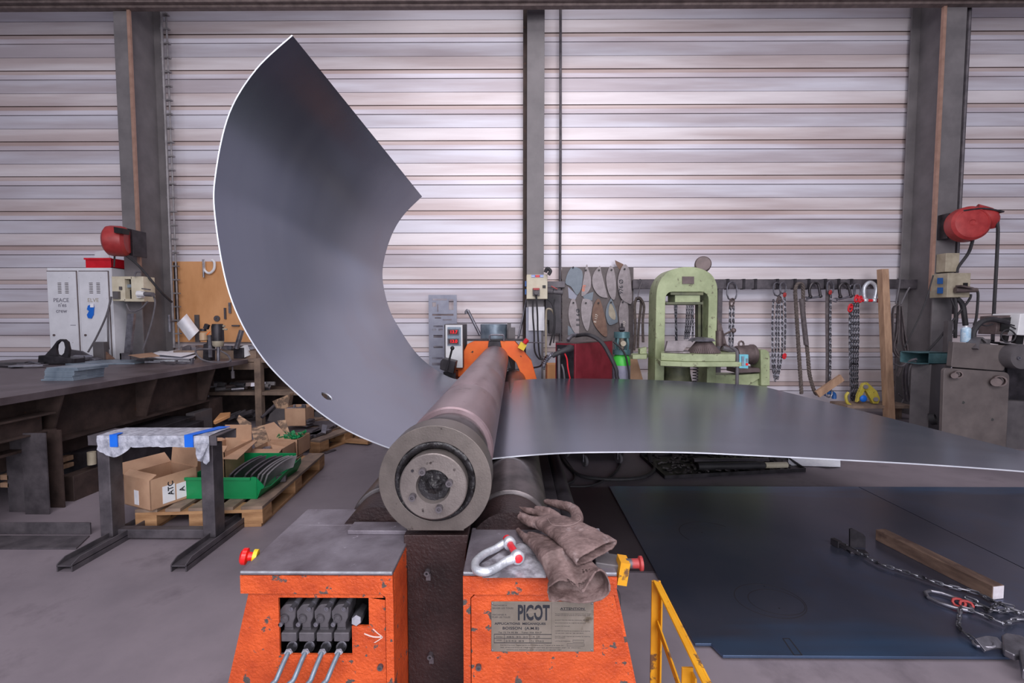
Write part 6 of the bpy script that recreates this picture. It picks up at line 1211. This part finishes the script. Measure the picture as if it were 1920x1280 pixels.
b = B(); b.cyl(Q7(1290, 1145, 6.44), Q7(1290, 1145, 6.42), .03, seg=14); b.cyl(Q7(1210, 1045, 6.44), Q7(1210, 1045, 6.42), .03, seg=14); obj('clamp_pin', b, 'darksteel', yc)
b = B(); b.sph(Q7(1190, 1140, 6.42), .05, 14, (1, .5, 1)); obj('blue_pulley', b, 'blue', None, 'round blue pulley under the yellow clamp', 'pulley')
b = B(); b.tube([Q7(1085, 1190, 6.45), Q7(1060, 1170, 6.45), Q7(1050, 1120, 6.45), Q7(1070, 1090, 6.45)], .02, 8, 6); obj('clamp_handle', b, 'yellow_pale', None, 'curved yellow handle left of the thick chain bundle foot', 'handle')
b = B(); zsh = Q7(1200, 1190, 6.4).z; b.box(Q7(1040, 1190, 6.4).x, 6.35, zsh-.04, Q7(1570, 1190, 6.4).x, 6.7, zsh); b.box(Q7(1060, 1190, 6.4).x, 6.5, 0, Q7(1080, 1190, 6.4).x, 6.6, zsh-.04); b.box(Q7(1530, 1190, 6.4).x, 6.5, 0, Q7(1550, 1190, 6.4).x, 6.6, zsh-.04); obj('low_shelf', b, 'pallet_top', None, 'low wall shelf behind the far corner of the sheet', 'shelf')
bs = thing('belt_bundle', 'bundle of brown belts and cords hanging right of the wooden plank', 'belts', Q7(1470, 880, 6.6))
for pts, w in [([(1480, 395), (1430, 420), (1425, 600), (1435, 720), (1480, 800), (1530, 800), (1500, 660), (1495, 400)], .06), ([(1470, 400), (1455, 600), (1430, 740), (1470, 810), (1490, 760)], .05), ([(1490, 400), (1515, 600), (1540, 780), (1500, 870), (1460, 960)], .06), ([(1475, 395), (1470, 560), (1460, 700)], .05)]:
    b = B(); b.strap([Q7(x, y, 6.6+.01*len(pts)) for x, y in pts], (.3, 1, 0), w, .014, 5); obj('belt', b, 'belt', bs)
for pts in [[(1450, 380), (1475, 250), (1480, 185), (1465, 180)], [(1490, 385), (1530, 300), (1560, 250)], [(1430, 860), (1500, 880), (1560, 830), (1610, 825)], [(1440, 1190), (1420, 1000), (1430, 900)], [(1490, 1190), (1545, 1060), (1560, 900), (1610, 830)], [(1470, 1100), (1540, 1160)]]:
    b = B(); b.tube([Q7(x, y, 6.58) for x, y in pts], .011, 8, 6); obj('cord', b, 'rubber_grey', bs)
# ------------------------------------------------------------------ green press
YP = 5.5
gp = thing('workshop_press', 'old pale green workshop press with an arched frame, behind the flat sheet', 'press', (Q6(490, 500, YP).x, 5.65, 0))
def arch(outer):
    return catmull([Q6(*q, YP) for q in outer], 6)
O = [(230, 450), (235, 390), (252, 325), (290, 262), (350, 215), (430, 190), (500, 184), (570, 188), (640, 208), (700, 245), (738, 300), (755, 360), (757, 450)]
I = [(310, 470), (313, 440), (325, 418), (345, 402), (375, 398), (430, 398), (500, 398), (570, 398), (615, 398), (645, 405), (665, 422), (676, 442), (680, 470)]
oo = arch(O); ii = arch(I)
xo0, xo1, xi0, xi1 = oo[0].x, oo[-1].x, ii[0].x, ii[-1].x
oo = [V((xo0, YP, 0))]+oo+[V((xo1, YP, 0))]; ii = [V((xi0, YP, 0))]+ii+[V((xi1, YP, 0))]
n = len(oo); dpt = V((0, .30, 0)); b = B(); vs = oo+ii+[p+dpt for p in oo]+[p+dpt for p in ii]; f = []
for k in range(n-1): f += [(k, k+1, n+k+1, n+k), (2*n+k, 3*n+k, 3*n+k+1, 2*n+k+1), (k, 2*n+k, 2*n+k+1, k+1), (n+k, n+k+1, 3*n+k+1, 3*n+k)]
f += [(0, n, 3*n, 2*n), (n-1, 3*n-1, 4*n-1, 2*n-1)]; b.add(vs, f); obj('frame', b, 'press_green', gp, bev=.006)
b = B(); b.prism([Q6(*q, YP-.012) for q in [(455, 266), (555, 266), (555, 328), (455, 328)]], (0, .012, 0)); obj('brown_nameplate', b, 'motor_brown', gp)
b = B(); b.prism([Q6(*q, YP-.02) for q in [(355, 402), (635, 402), (635, 426), (355, 424)]], (0, .3, 0)); b.prism([Q6(*q, YP-.02) for q in [(315, 486), (635, 484), (635, 506), (315, 506)]], (0, .3, 0)); b.cyl(Q6(505, 402, YP+.1), Q6(505, 372, YP+.1), .03, seg=14); rm = obj('ram_plate', b, 'press_dark', gp, bev=.003)
b = B(); b.prism([Q6(*q, YP) for q in [(392, 426), (605, 426), (605, 485), (392, 485)]], (0, .26, 0)); obj('ram_block', b, 'press_green', rm)
b = B(); b.prism([Q6(*q, YP+.15) for q in [(625, 470), (650, 470), (650, 1200), (625, 1200)]], (0, .12, 0)); b.prism([Q6(*q, YP+.16) for q in [(590, 508), (612, 508), (612, 800), (590, 800)]], (0, .1, 0)); obj('guide_column', b, 'press_dark', gp)
b = B(); tq = [Q6(270, 950, YP-.35), Q6(510, 990, YP-.50), Q6(910, 985, YP-.50), Q6(910, 985, YP-.02), Q6(270, 950, YP-.02)]; zt_ = Q6(600, 932, YP-.5).z; zl_ = Q6(600, 995, YP-.5).z
tq = [V((p.x, p.y, zl_)) for p in tq]; b.prism(tq, (0, 0, zt_-zl_)); obj('table_slab', b, 'press_green', gp, bev=.006)
b = B(); z_0, z_1 = Q6(600, 1040, YP-.5).z, Q6(600, 997, YP-.5).z; tq = [Q6(245, 990, YP-.2), Q6(265, 1020, YP-.42), Q6(500, 1035, YP-.52), Q6(970, 1020, YP-.50), Q6(970, 1020, YP+.0), Q6(245, 990, YP)]; b.prism([V((p.x, p.y, z_0)) for p in tq], (0, 0, z_1-z_0)); obj('lower_slab', b, 'press_green', gp, bev=.008)
b = B(); tq = [Q6(10, 930, YP+.05), Q6(30, 960, YP-.02), Q6(150, 985, YP-.02), Q6(160, 930, YP+.28), Q6(20, 920, YP+.25)]; za_ = Q6(80, 975, YP-.02).z; b.prism([V((p.x, p.y, za_)) for p in tq], (0, 0, Q6(80, 938, YP-.02).z-za_)); b.prism([Q6(*q, YP+.1) for q in [(92, 885), (150, 870), (150, 930), (92, 930)]], (0, .1, 0)); obj('side_shelf', b, 'press_green', gp, bev=.006)
b = B(); c = Q6(430, 1190, YP+.02); b.lathe((c.x, YP+.13, 0), (0, 0, 1), [(0, .22), (.5, .22), (Q6(430, 1100, YP).z, .16), (Q6(430, 1045, YP).z, .155)], 36); obj('hydraulic_cylinder', b, 'press_dark', gp)
b = B(); c = Q6(567, 1100, YP-.1); k = [V((c.x+.028*math.cos(a), YP-.1+.028*math.sin(a), Q6(567, 1200, YP-.1).z+i*.0035)) for i, a in enumerate([j*PI/5 for j in range(110)])]; b.tube([p for p in k if p.z < z_0], .007, 6); obj('spring', b, 'darksteel', gp)
# gauge
c = Q6(630, 160, YP+.1); b = B(); b.lathe(c-V((.012, .04, 0)), V((.3, 1, -.15)), [(0, .01), (0, .085), (.01, .096), (.06, .096), (.07, .08), (.07, .01)], 32); gg = obj('pressure_gauge', b, 'motor_brown', gp)
b = B(); b.cyl(c+V((.03, .02, 0)), Q6(655, 230, YP+.1), .02, seg=10); b.cyl(c+V((.07, .02, 0)), Q6(700, 155, YP+.1), .02, seg=10); obj('gauge_stem', b, 'darksteel', gg)
# motor
a_ = Q6(870, 940, YP+.0); c_ = Q6(1105, 960, YP+.0); R_ = 82/4.571*S(YP)
b = B(); b.lathe(Q6(905, 935, YP+.1), V((1, .12, 0)), [(0, .04), (0, R_*.85), (.03, R_*.95), (.20, R_), (.21, R_*1.08), (.235, R_*1.08), (.24, R_*.98), (.26, R_*.7)], 36); b.link(Q6(958, 845, YP+.1), V((0, 0, 1)), V((1, 0, 0)), .07, .06, .012, 8); b.prism([Q6(*q, YP) for q in [(915, 1050), (1110, 1050), (1140, 1085), (915, 1092)]], (0, .25, 0)); obj('motor', b, 'motor_brown', gp)
b = B(); b.prism([Q6(*q, YP-.02) for q in [(1125, 895), (1170, 892), (1200, 915), (1205, 960), (1205, 1200), (1130, 1200)]], (0, .25, 0)); b.prism([Q6(*q, YP+.02) for q in [(930, 1110), (1135, 1095), (1135, 1130), (1000, 1210), (930, 1210)]], (0, .2, 0)); b.box(Q6(690, 1100, YP).x, YP+.05, 0, Q6(1205, 1100, YP).x, YP+.3, .75); obj('motor_bracket', b, 'press_green', gp, bev=.006)
b = B(); b.prism([Q6(*q, YP-.5) for q in [(945, 935), (1022, 935), (1020, 1055), (943, 1052)]], (0, .06, 0)); sw_ = obj('switch_box', b, 'cyan', gp, bev=.004)
b = B(); b.prism([Q6(*q, YP-.51) for q in [(1000, 1008), (1018, 1008), (1018, 1028), (1000, 1028)]], (0, .01, 0)); obj('stop_button', b, 'redplastic', sw_); b = B(); b.prism([Q6(*q, YP-.51) for q in [(1002, 968), (1016, 968), (1016, 1000), (1002, 1000)]], (0, .01, 0)); b.prism([Q6(*q, YP-.512) for q in [(965, 950), (985, 950), (985, 1030), (965, 1030)]], (0, .012, 0)); obj('start_button', b, 'bluesteel', sw_)
b = B(); b.tube([Q6(870, 870, YP-.4), Q6(915, 900, YP-.45), Q6(925, 950, YP-.48), Q6(922, 1200, YP-.48)], .018, 8, 6); b.tube([Q6(800, 880, YP-.2), Q6(860, 900, YP-.2), Q6(920, 950, YP-.1)], .03, 8, 6); obj('hydraulic_hose', b, 'rubber_grey', gp)
b = B(); b.cyl(Q6(760, 790, YP+.05), Q6(880, 730, YP-.05), .011, seg=8); b.sph(Q6(893, 728, YP-.05), .03, 14); lv = obj('lever', b, 'motor_brown', gp)
b = B(); b.cyl(Q6(770, 860, YP), Q6(770, 730, YP), .045, seg=14); b.cyl(Q6(800, 870, YP-.05), Q6(850, 900, YP-.05), .05, seg=14); b.prism([Q6(*q, YP+.02) for q in [(755, 620), (790, 680), (840, 860), (800, 860), (755, 760)]], (0, .1, 0)); obj('valve_block', b, 'motor_brown', gp)
# workpieces
cc = Q6(640, 905, YP-.28); R1_, R2_ = .168*1.06, .085
b = B(); rows = [[], []]; 
zt0 = zt_+.004
for k in range(96):
    a = 2*PI*k/96; wv = 1+.03*(k % 2)
    rows[0].append(V((cc.x+R1_*wv*math.cos(a), YP-.27+R1_*wv*math.sin(a), zt0))); rows[1].append(V((cc.x+R2_*wv*math.cos(a), YP-.27+R2_*wv*math.sin(a), zt0+.125)))
rows.append([V((cc.x+R2_*.6*math.cos(2*PI*k/96), YP-.27+R2_*.6*math.sin(2*PI*k/96), zt0+.128)) for k in range(96)])
b.loft(rows, caps=True); obj('pleated_cone', b, 'motor_brown', None, 'dark pleated sheet metal cone lying on the press table', 'metal cone', smooth=20)
b = B(); b.prism([V((p.x, p.y, zt0)) for p in [Q6(300, 900, YP-.3), Q6(460, 900, YP-.42), Q6(520, 840, YP-.42)]] + [V((Q6(520, 840, YP-.2).x, YP-.1, zt0)), V((Q6(300, 840, YP).x, YP-.05, zt0))], (0, 0, .015)); b.prism([Q6(*q, YP-.35) for q in [(308, 905), (330, 820), (500, 815), (520, 830), (460, 905)]], (0, .05, 0)); obj('folded_plate', b, 'template', None, 'folded grey plate left of the pleated cone on the press table', 'metal plate')
b = B(); b.lathe(V((Q6(620, 780, YP-.25).x, YP-.25, zt0+.13)), (0, 0, 1), [(0, .15), (.03, .12), (.045, .04)], 40); o = obj('dished_lid', b, 'steel', None, 'pale dished metal lid resting on top of the pleated cone', 'metal lid')
# ------------------------------------------------------------------ right side machines
Z8 = lambda x, y: (1660+x/2.56, 360+y/2.56)
def Q8(x, y, D): return P(*Z8(x, y), D)
rr = thing('hose_reel', 'red round hose reel on the right column', 'hose reel', Q8(400, 160, 6.2))
c = Q8(392, 155, 6.1); R_ = .225; ax_ = V((-.22, -1, .05)).normalized()
b = B(); b.lathe(c-ax_*.06, ax_, [(0, .05), (0, R_), (.03, R_*1.02), (.13, R_*.98), (.16, R_*.85), (.162, R_*.8), (.155, R_*.78), (.165, R_*.5), (.165, .04), (.155, .03), (.155, .005)], 48); b.tube([c+V((.1, .02, .15)), Q8(500, 120, 6.05), Q8(510, 170, 6.08)], [.12, .1, .05], 14, 4); obj('drum', b, 'reddull', rr)
b = B(); b.strap([Q8(350, 95, 6.1), Q8(450, 84, 6.05), Q8(545, 100, 6.0)], (0, 1, 0), .14, .02, 4); b.box(Q8(285, 100, 6.25).x, 6.2, Q8(285, 225, 6.25).z, Q8(330, 100, 6.25).x, 6.35, Q8(285, 105, 6.25).z); obj('mounting_bracket', b, 'blacksteel', rr, bev=.004)
b = B(); b.tube([Q8(525, 110, 6.0), Q8(540, 170, 6.0), Q8(535, 320, 6.0), Q8(525, 500, 5.95), Q8(518, 640, 5.8), Q8(515, 715, 5.6)], .018, 8, 6); b.tube([Q8(420, 228, 6.1), Q8(400, 290, 6.15), Q8(350, 360, 6.2), Q8(345, 385, 6.2)], .018, 8, 6); obj('air_hose', b, 'rubber', rr)
sx_ = thing('socket_box', 'beige socket box with two blue sockets on the right column', 'electrical box', Q8(320, 500, 6.2))
pa, pm, pc_ = Q8(240, 510, 6.25), Q8(295, 505, 6.1), Q8(405, 500, 6.1)
b = B(); h0, h1 = Q8(300, 505, 6.1).z, Q8(300, 388, 6.1).z; b.prism([V((pa.x, 6.25, h0)), V((pm.x, 6.1, h0)), V((pc_.x, 6.1, h0)), V((pc_.x, 6.34, h0)), V((pa.x, 6.34, h0))], (0, 0, h1-h0)); bo = obj('box_body', b, 'beige_dark', sx_, bev=.005)
for y0 in (412, 458):
    b = B(); q0 = Q8(250, y0, 6.2); q1 = Q8(278, y0, 6.13); b.prism([q0, q1, q1-V((0, 0, .08)), q0-V((0, 0, .08))], (-.02, -.02, 0)); obj('socket', b, 'bluesocket', bo, label='blue socket')
b = B(); b.box(Q8(275, 300, 6.25).x, 6.2, Q8(275, 384, 6.25).z, Q8(340, 300, 6.25).x, 6.34, Q8(275, 295, 6.25).z); obj('cable_duct', b, 'beige_dark', bo, bev=.004)
b = B(); b.cyl(Q8(335, 470, 6.06), Q8(440, 470, 6.0), .04, .028, seg=14); b.strap([Q8(350, 450, 6.0), Q8(410, 462, 5.98)], (0, 1, 0), .08, .02); obj('plug', b, 'motor_brown', bo); b = B(); b.bpx(1808, 530, 1815, 537, 6.08, .03); obj('switch', b, 'black', bo)
for pts, r in [([(440, 470), (445, 500), (437, 600), (425, 640)], .014), ([(410, 490), (400, 520), (330, 610), (260, 700), (200, 765)], .014), ([(345, 510), (370, 540), (380, 600), (385, 640)], .03), ([(335, 510), (338, 560), (335, 700)], .02), ([(315, 510), (345, 600), (325, 680)], .012), ([(230, 400), (180, 560), (90, 750)], .008)]:
    b = B(); b.tube([Q8(x, y, 6.1) for x, y in pts], r, 8, 6); obj('cable', b, 'rubber', bo)
gm = thing('grey_press_brake', 'big grey steel machine with a round-cornered front plate at the right edge', 'machine', Q8(440, 1200, 5.2)*V((1, 1, 0)))
YG = 5.0
def rp_(pts, r): # round the listed corners of a photo-space polygon
    out = []; n = len(pts)
    for i, (x, y, rr0) in enumerate(pts):
        if not rr0: out.append((x, y)); continue
        p, q, s_ = V((*pts[i-1][:2], 0)), V((x, y, 0)), V((*pts[(i+1) % n][:2], 0))
        a = q+(p-q).normalized()*rr0; c = q+(s_-q).normalized()*rr0
        for k in range(6): t = k/5; w = a*(1-t)**2+q*2*t*(1-t)+c*t*t; out.append((w.x, w.y))
    return out
ZG = lambda x, y: (1740+x/4.267, 560+y/4.267)
b = B(); b.prism([P(*ZG(*q), YG) for q in rp_([(205, 345, 0), (628, 372, 0), (612, 578, 25), (185, 545, 15)], 0)], (0, .06, 0)); obj('upper_block', b, 'machine_grey', gm, bev=.004)
b = B(); b.prism([P(*ZG(*q), YG-.04) for q in rp_([(128, 552, 35), (655, 590, 45), (620, 1290, 0), (105, 1290, 0)], 0)], (0, .04, 0)); fpn = obj('front_plate', b, 'machine_grey', gm, bev=.005)
for x, y in ((280, 828), (512, 965)): b = B(); b.cyl(P(*ZG(x, y), YG-.044), P(*ZG(x, y), YG-.03), .015, seg=14); obj('bolt_hole', b, 'black', fpn)
for x, y, w in ((200, 608, .03), (530, 660, .045)): b = B(); c = P(*ZG(x, y), YG-.04); b.cyl(c, c+V((-.05, -.07, .0)), w, seg=18); b.pipe(c+V((.02, -.02, .01)), c+V((.0, -.06, .01)), w*1.3, w, 20); obj('lifting_eye', b, 'motor_brown', fpn)
b = B(); b.box(P(1868, 700, YG).x-.1, YG+.01, 0, P(1868, 700, YG).x+.1, YG+.4, P(1868, 690, YG).z); b.prism([P(*ZG(*q), YG+.1) for q in [(630, 385), (900, 400), (900, 820), (640, 815)]], (0, .5, 0)); obj('machine_body', b, 'blacksteel', gm)
b = B(); b.prism([P(*ZG(*q), YG) for q in [(640, 815), (1100, 835), (1100, 1290), (620, 1290)]], (0, .3, 0)); obj('lower_panel', b, 'greybox', gm)
b = B(); c = P(*ZG(760, 465), YG-.12); b.lathe(c, (0, 1, 0), [(0, .02), (0, .13), (.02, .135), (.2, .135)], 32); b.cyl(P(*ZG(690, 470), YG+.02), P(*ZG(630, 470), YG+.05), .06, seg=16); hw = obj('hand_wheel', b, 'greybox', gm)
b = B(); c = P(*ZG(735, 475), YG-.14); b.pipe(c, c+V((0, .03, 0)), .018, .008, 14); obj('wheel_bolt', b, 'steel', hw)
b = B(); b.strap([P(*ZG(358, 400), YG-.01), P(*ZG(380, 310), YG+.1), P(*ZG(430, 345), YG+.1)], (0, 1, 0), .12, .02, 4); b.rbox(P(*ZG(400, 345), YG+.15), (.12, .15, .07)); obj('vice_jaw', b, 'greybox', gm)
b = B(); b.strap([P(*ZG(500, 345), YG+.1), P(*ZG(700, 372), YG+.0)], (0, 1, 0), .2, .012); obj('top_tray', b, 'blacksteel', gm)
b = B(); b.bpx(1802, 614, 1817.5, 641, YG+.15, .001); c = P(1810, 641, YG+.15); b = B(); hh = P(1810, 614, YG+.15).z-c.z; b.lathe((c.x, YG+.15, c.z), (0, 0, 1), [(0, .042), (.004, .044), (hh-.015, .044), (hh, .03), (hh+.004, .028)], 24); spc = obj('spray_can', b, 'spray', None, 'blue and white spray can standing on the grey machine', 'spray can')
b = B(); b.cyl((c.x, YG+.15, c.z+hh+.004), (c.x, YG+.15, c.z+hh+.022), .012, seg=12); obj('spray_nozzle', b, 'offwhite', spc)
ch = thing('torch_head', 'welding wire feeder with hoses above the grey machine at the right edge', 'wire feeder', Q8(610, 690, 5.3))
b = B(); b.ppx([ZG(560, 140), ZG(735, 125), ZG(710, 290), ZG(540, 285)], YG+.2, .2); obj('feeder_case', b, 'motor_brown', ch, bev=.004)
b = B(); b.ppx([ZG(590, 155), ZG(735, 140), ZG(715, 270), ZG(580, 260)], YG+.19, .02); b.ppx([ZG(620, 290), ZG(650, 295), ZG(640, 345), ZG(610, 340)], YG+.2, .05); b.ppx([ZG(715, 290), ZG(770, 295), ZG(760, 365), ZG(700, 355)], YG+.2, .05); obj('feeder_opening', b, 'black', ch)
b = B(); b.ppx([ZG(740, 120), ZG(900, 108), ZG(900, 296), ZG(715, 290)], YG+.1, .3); obj('feeder_cover', b, 'offwhite', ch, bev=.006)
for pts, r in [([(360, 330), (365, 260), (420, 190), (500, 165), (580, 175), (640, 190)], .028), ([(420, 205), (470, 215), (520, 200)], .008), ([(590, 270), (585, 310), (620, 345), (680, 335), (700, 290), (660, 250), (620, 250), (590, 275)], .008), ([(600, 180), (640, 200), (690, 215)], .008), ([(610, 200), (650, 215), (700, 240)], .008)]:
    b = B(); b.tube([P(*ZG(x, y), YG+.12) for x, y in pts], r, 8, 6); obj('feeder_hose', b, 'rubber', ch)
eb2 = thing('steel_cabinet', 'narrow grey steel cabinet between the belts and the grey machine', 'cabinet', Q8(200, 1100, 5.6)*V((1, 1, 0)))
A_ = Q8(222, 826, 5.45); Bc = Q8(125, 826, 5.6); Cc = Q8(285, 826, 5.75); b = B(); Dd = Bc+(Cc-A_); b.prism([V((p.x, p.y, 0)) for p in (A_, Cc, Dd, Bc)], (0, 0, A_.z)); obj('cabinet_body', b, 'greybox', eb2, bev=.005)
b = B(); b.pipe(Q8(215, 1090, 5.42), Q8(232, 1085, 5.40)+V((.01, -.02, 0)), .07, .055, 24); obj('cable_ring', b, 'rubber', eb2)
b = B(); za = Q8(200, 828, 5.5).z; zb2_ = Q8(200, 768, 5.5).z; x0_, xm_, x1_ = Q8(155, 800, 5.45).x, Q8(210, 800, 5.45).x, Q8(285, 800, 5.5).x
b.box(x0_, 5.45, A_.z+.002, x1_, 5.7, A_.z+.01); b.box(x0_, 5.45, zb2_-.008, x1_, 5.7, zb2_); b.box(x1_-.01, 5.45, A_.z+.002, x1_, 5.7, zb2_); b.box(xm_, 5.45, A_.z+.002, x1_, 5.458, zb2_); b.box(x0_, 5.69, A_.z+.002, x1_, 5.7, zb2_); obj('open_tube_box', b, 'teal', None, 'teal open-ended sheet metal box on top of the narrow grey cabinet', 'box')
b = B(); b.box(Q8(298, 700, 6.0).x, 6.0, 0, Q8(322, 700, 6.0).x, 6.06, Q8(300, 618, 6.0).z); obj('angle_bar', b, 'greybox', None, 'upright steel angle bar leaning at the right column', 'steel bar')
for i, (x0, y0, x1, y1) in enumerate([(150, 800, 110, 830), (150, 808, 120, 860)]):
    b = B(); b.tube([Q8(150, 800+14*i, 5.5+.1*i), Q8(110-12*i, 820+14*i, 5.6+.1*i), Q8(100-14*i, 900, 5.8+.1*i), Q8(115-20*i, 1000, 6.0+.1*i)], .014, 8, 6); obj('cable', b, 'rubber_grey', None, ['upper of two grey cables looping over the narrow cabinet', 'lower of two grey cables looping over the narrow cabinet'][i], 'cable')
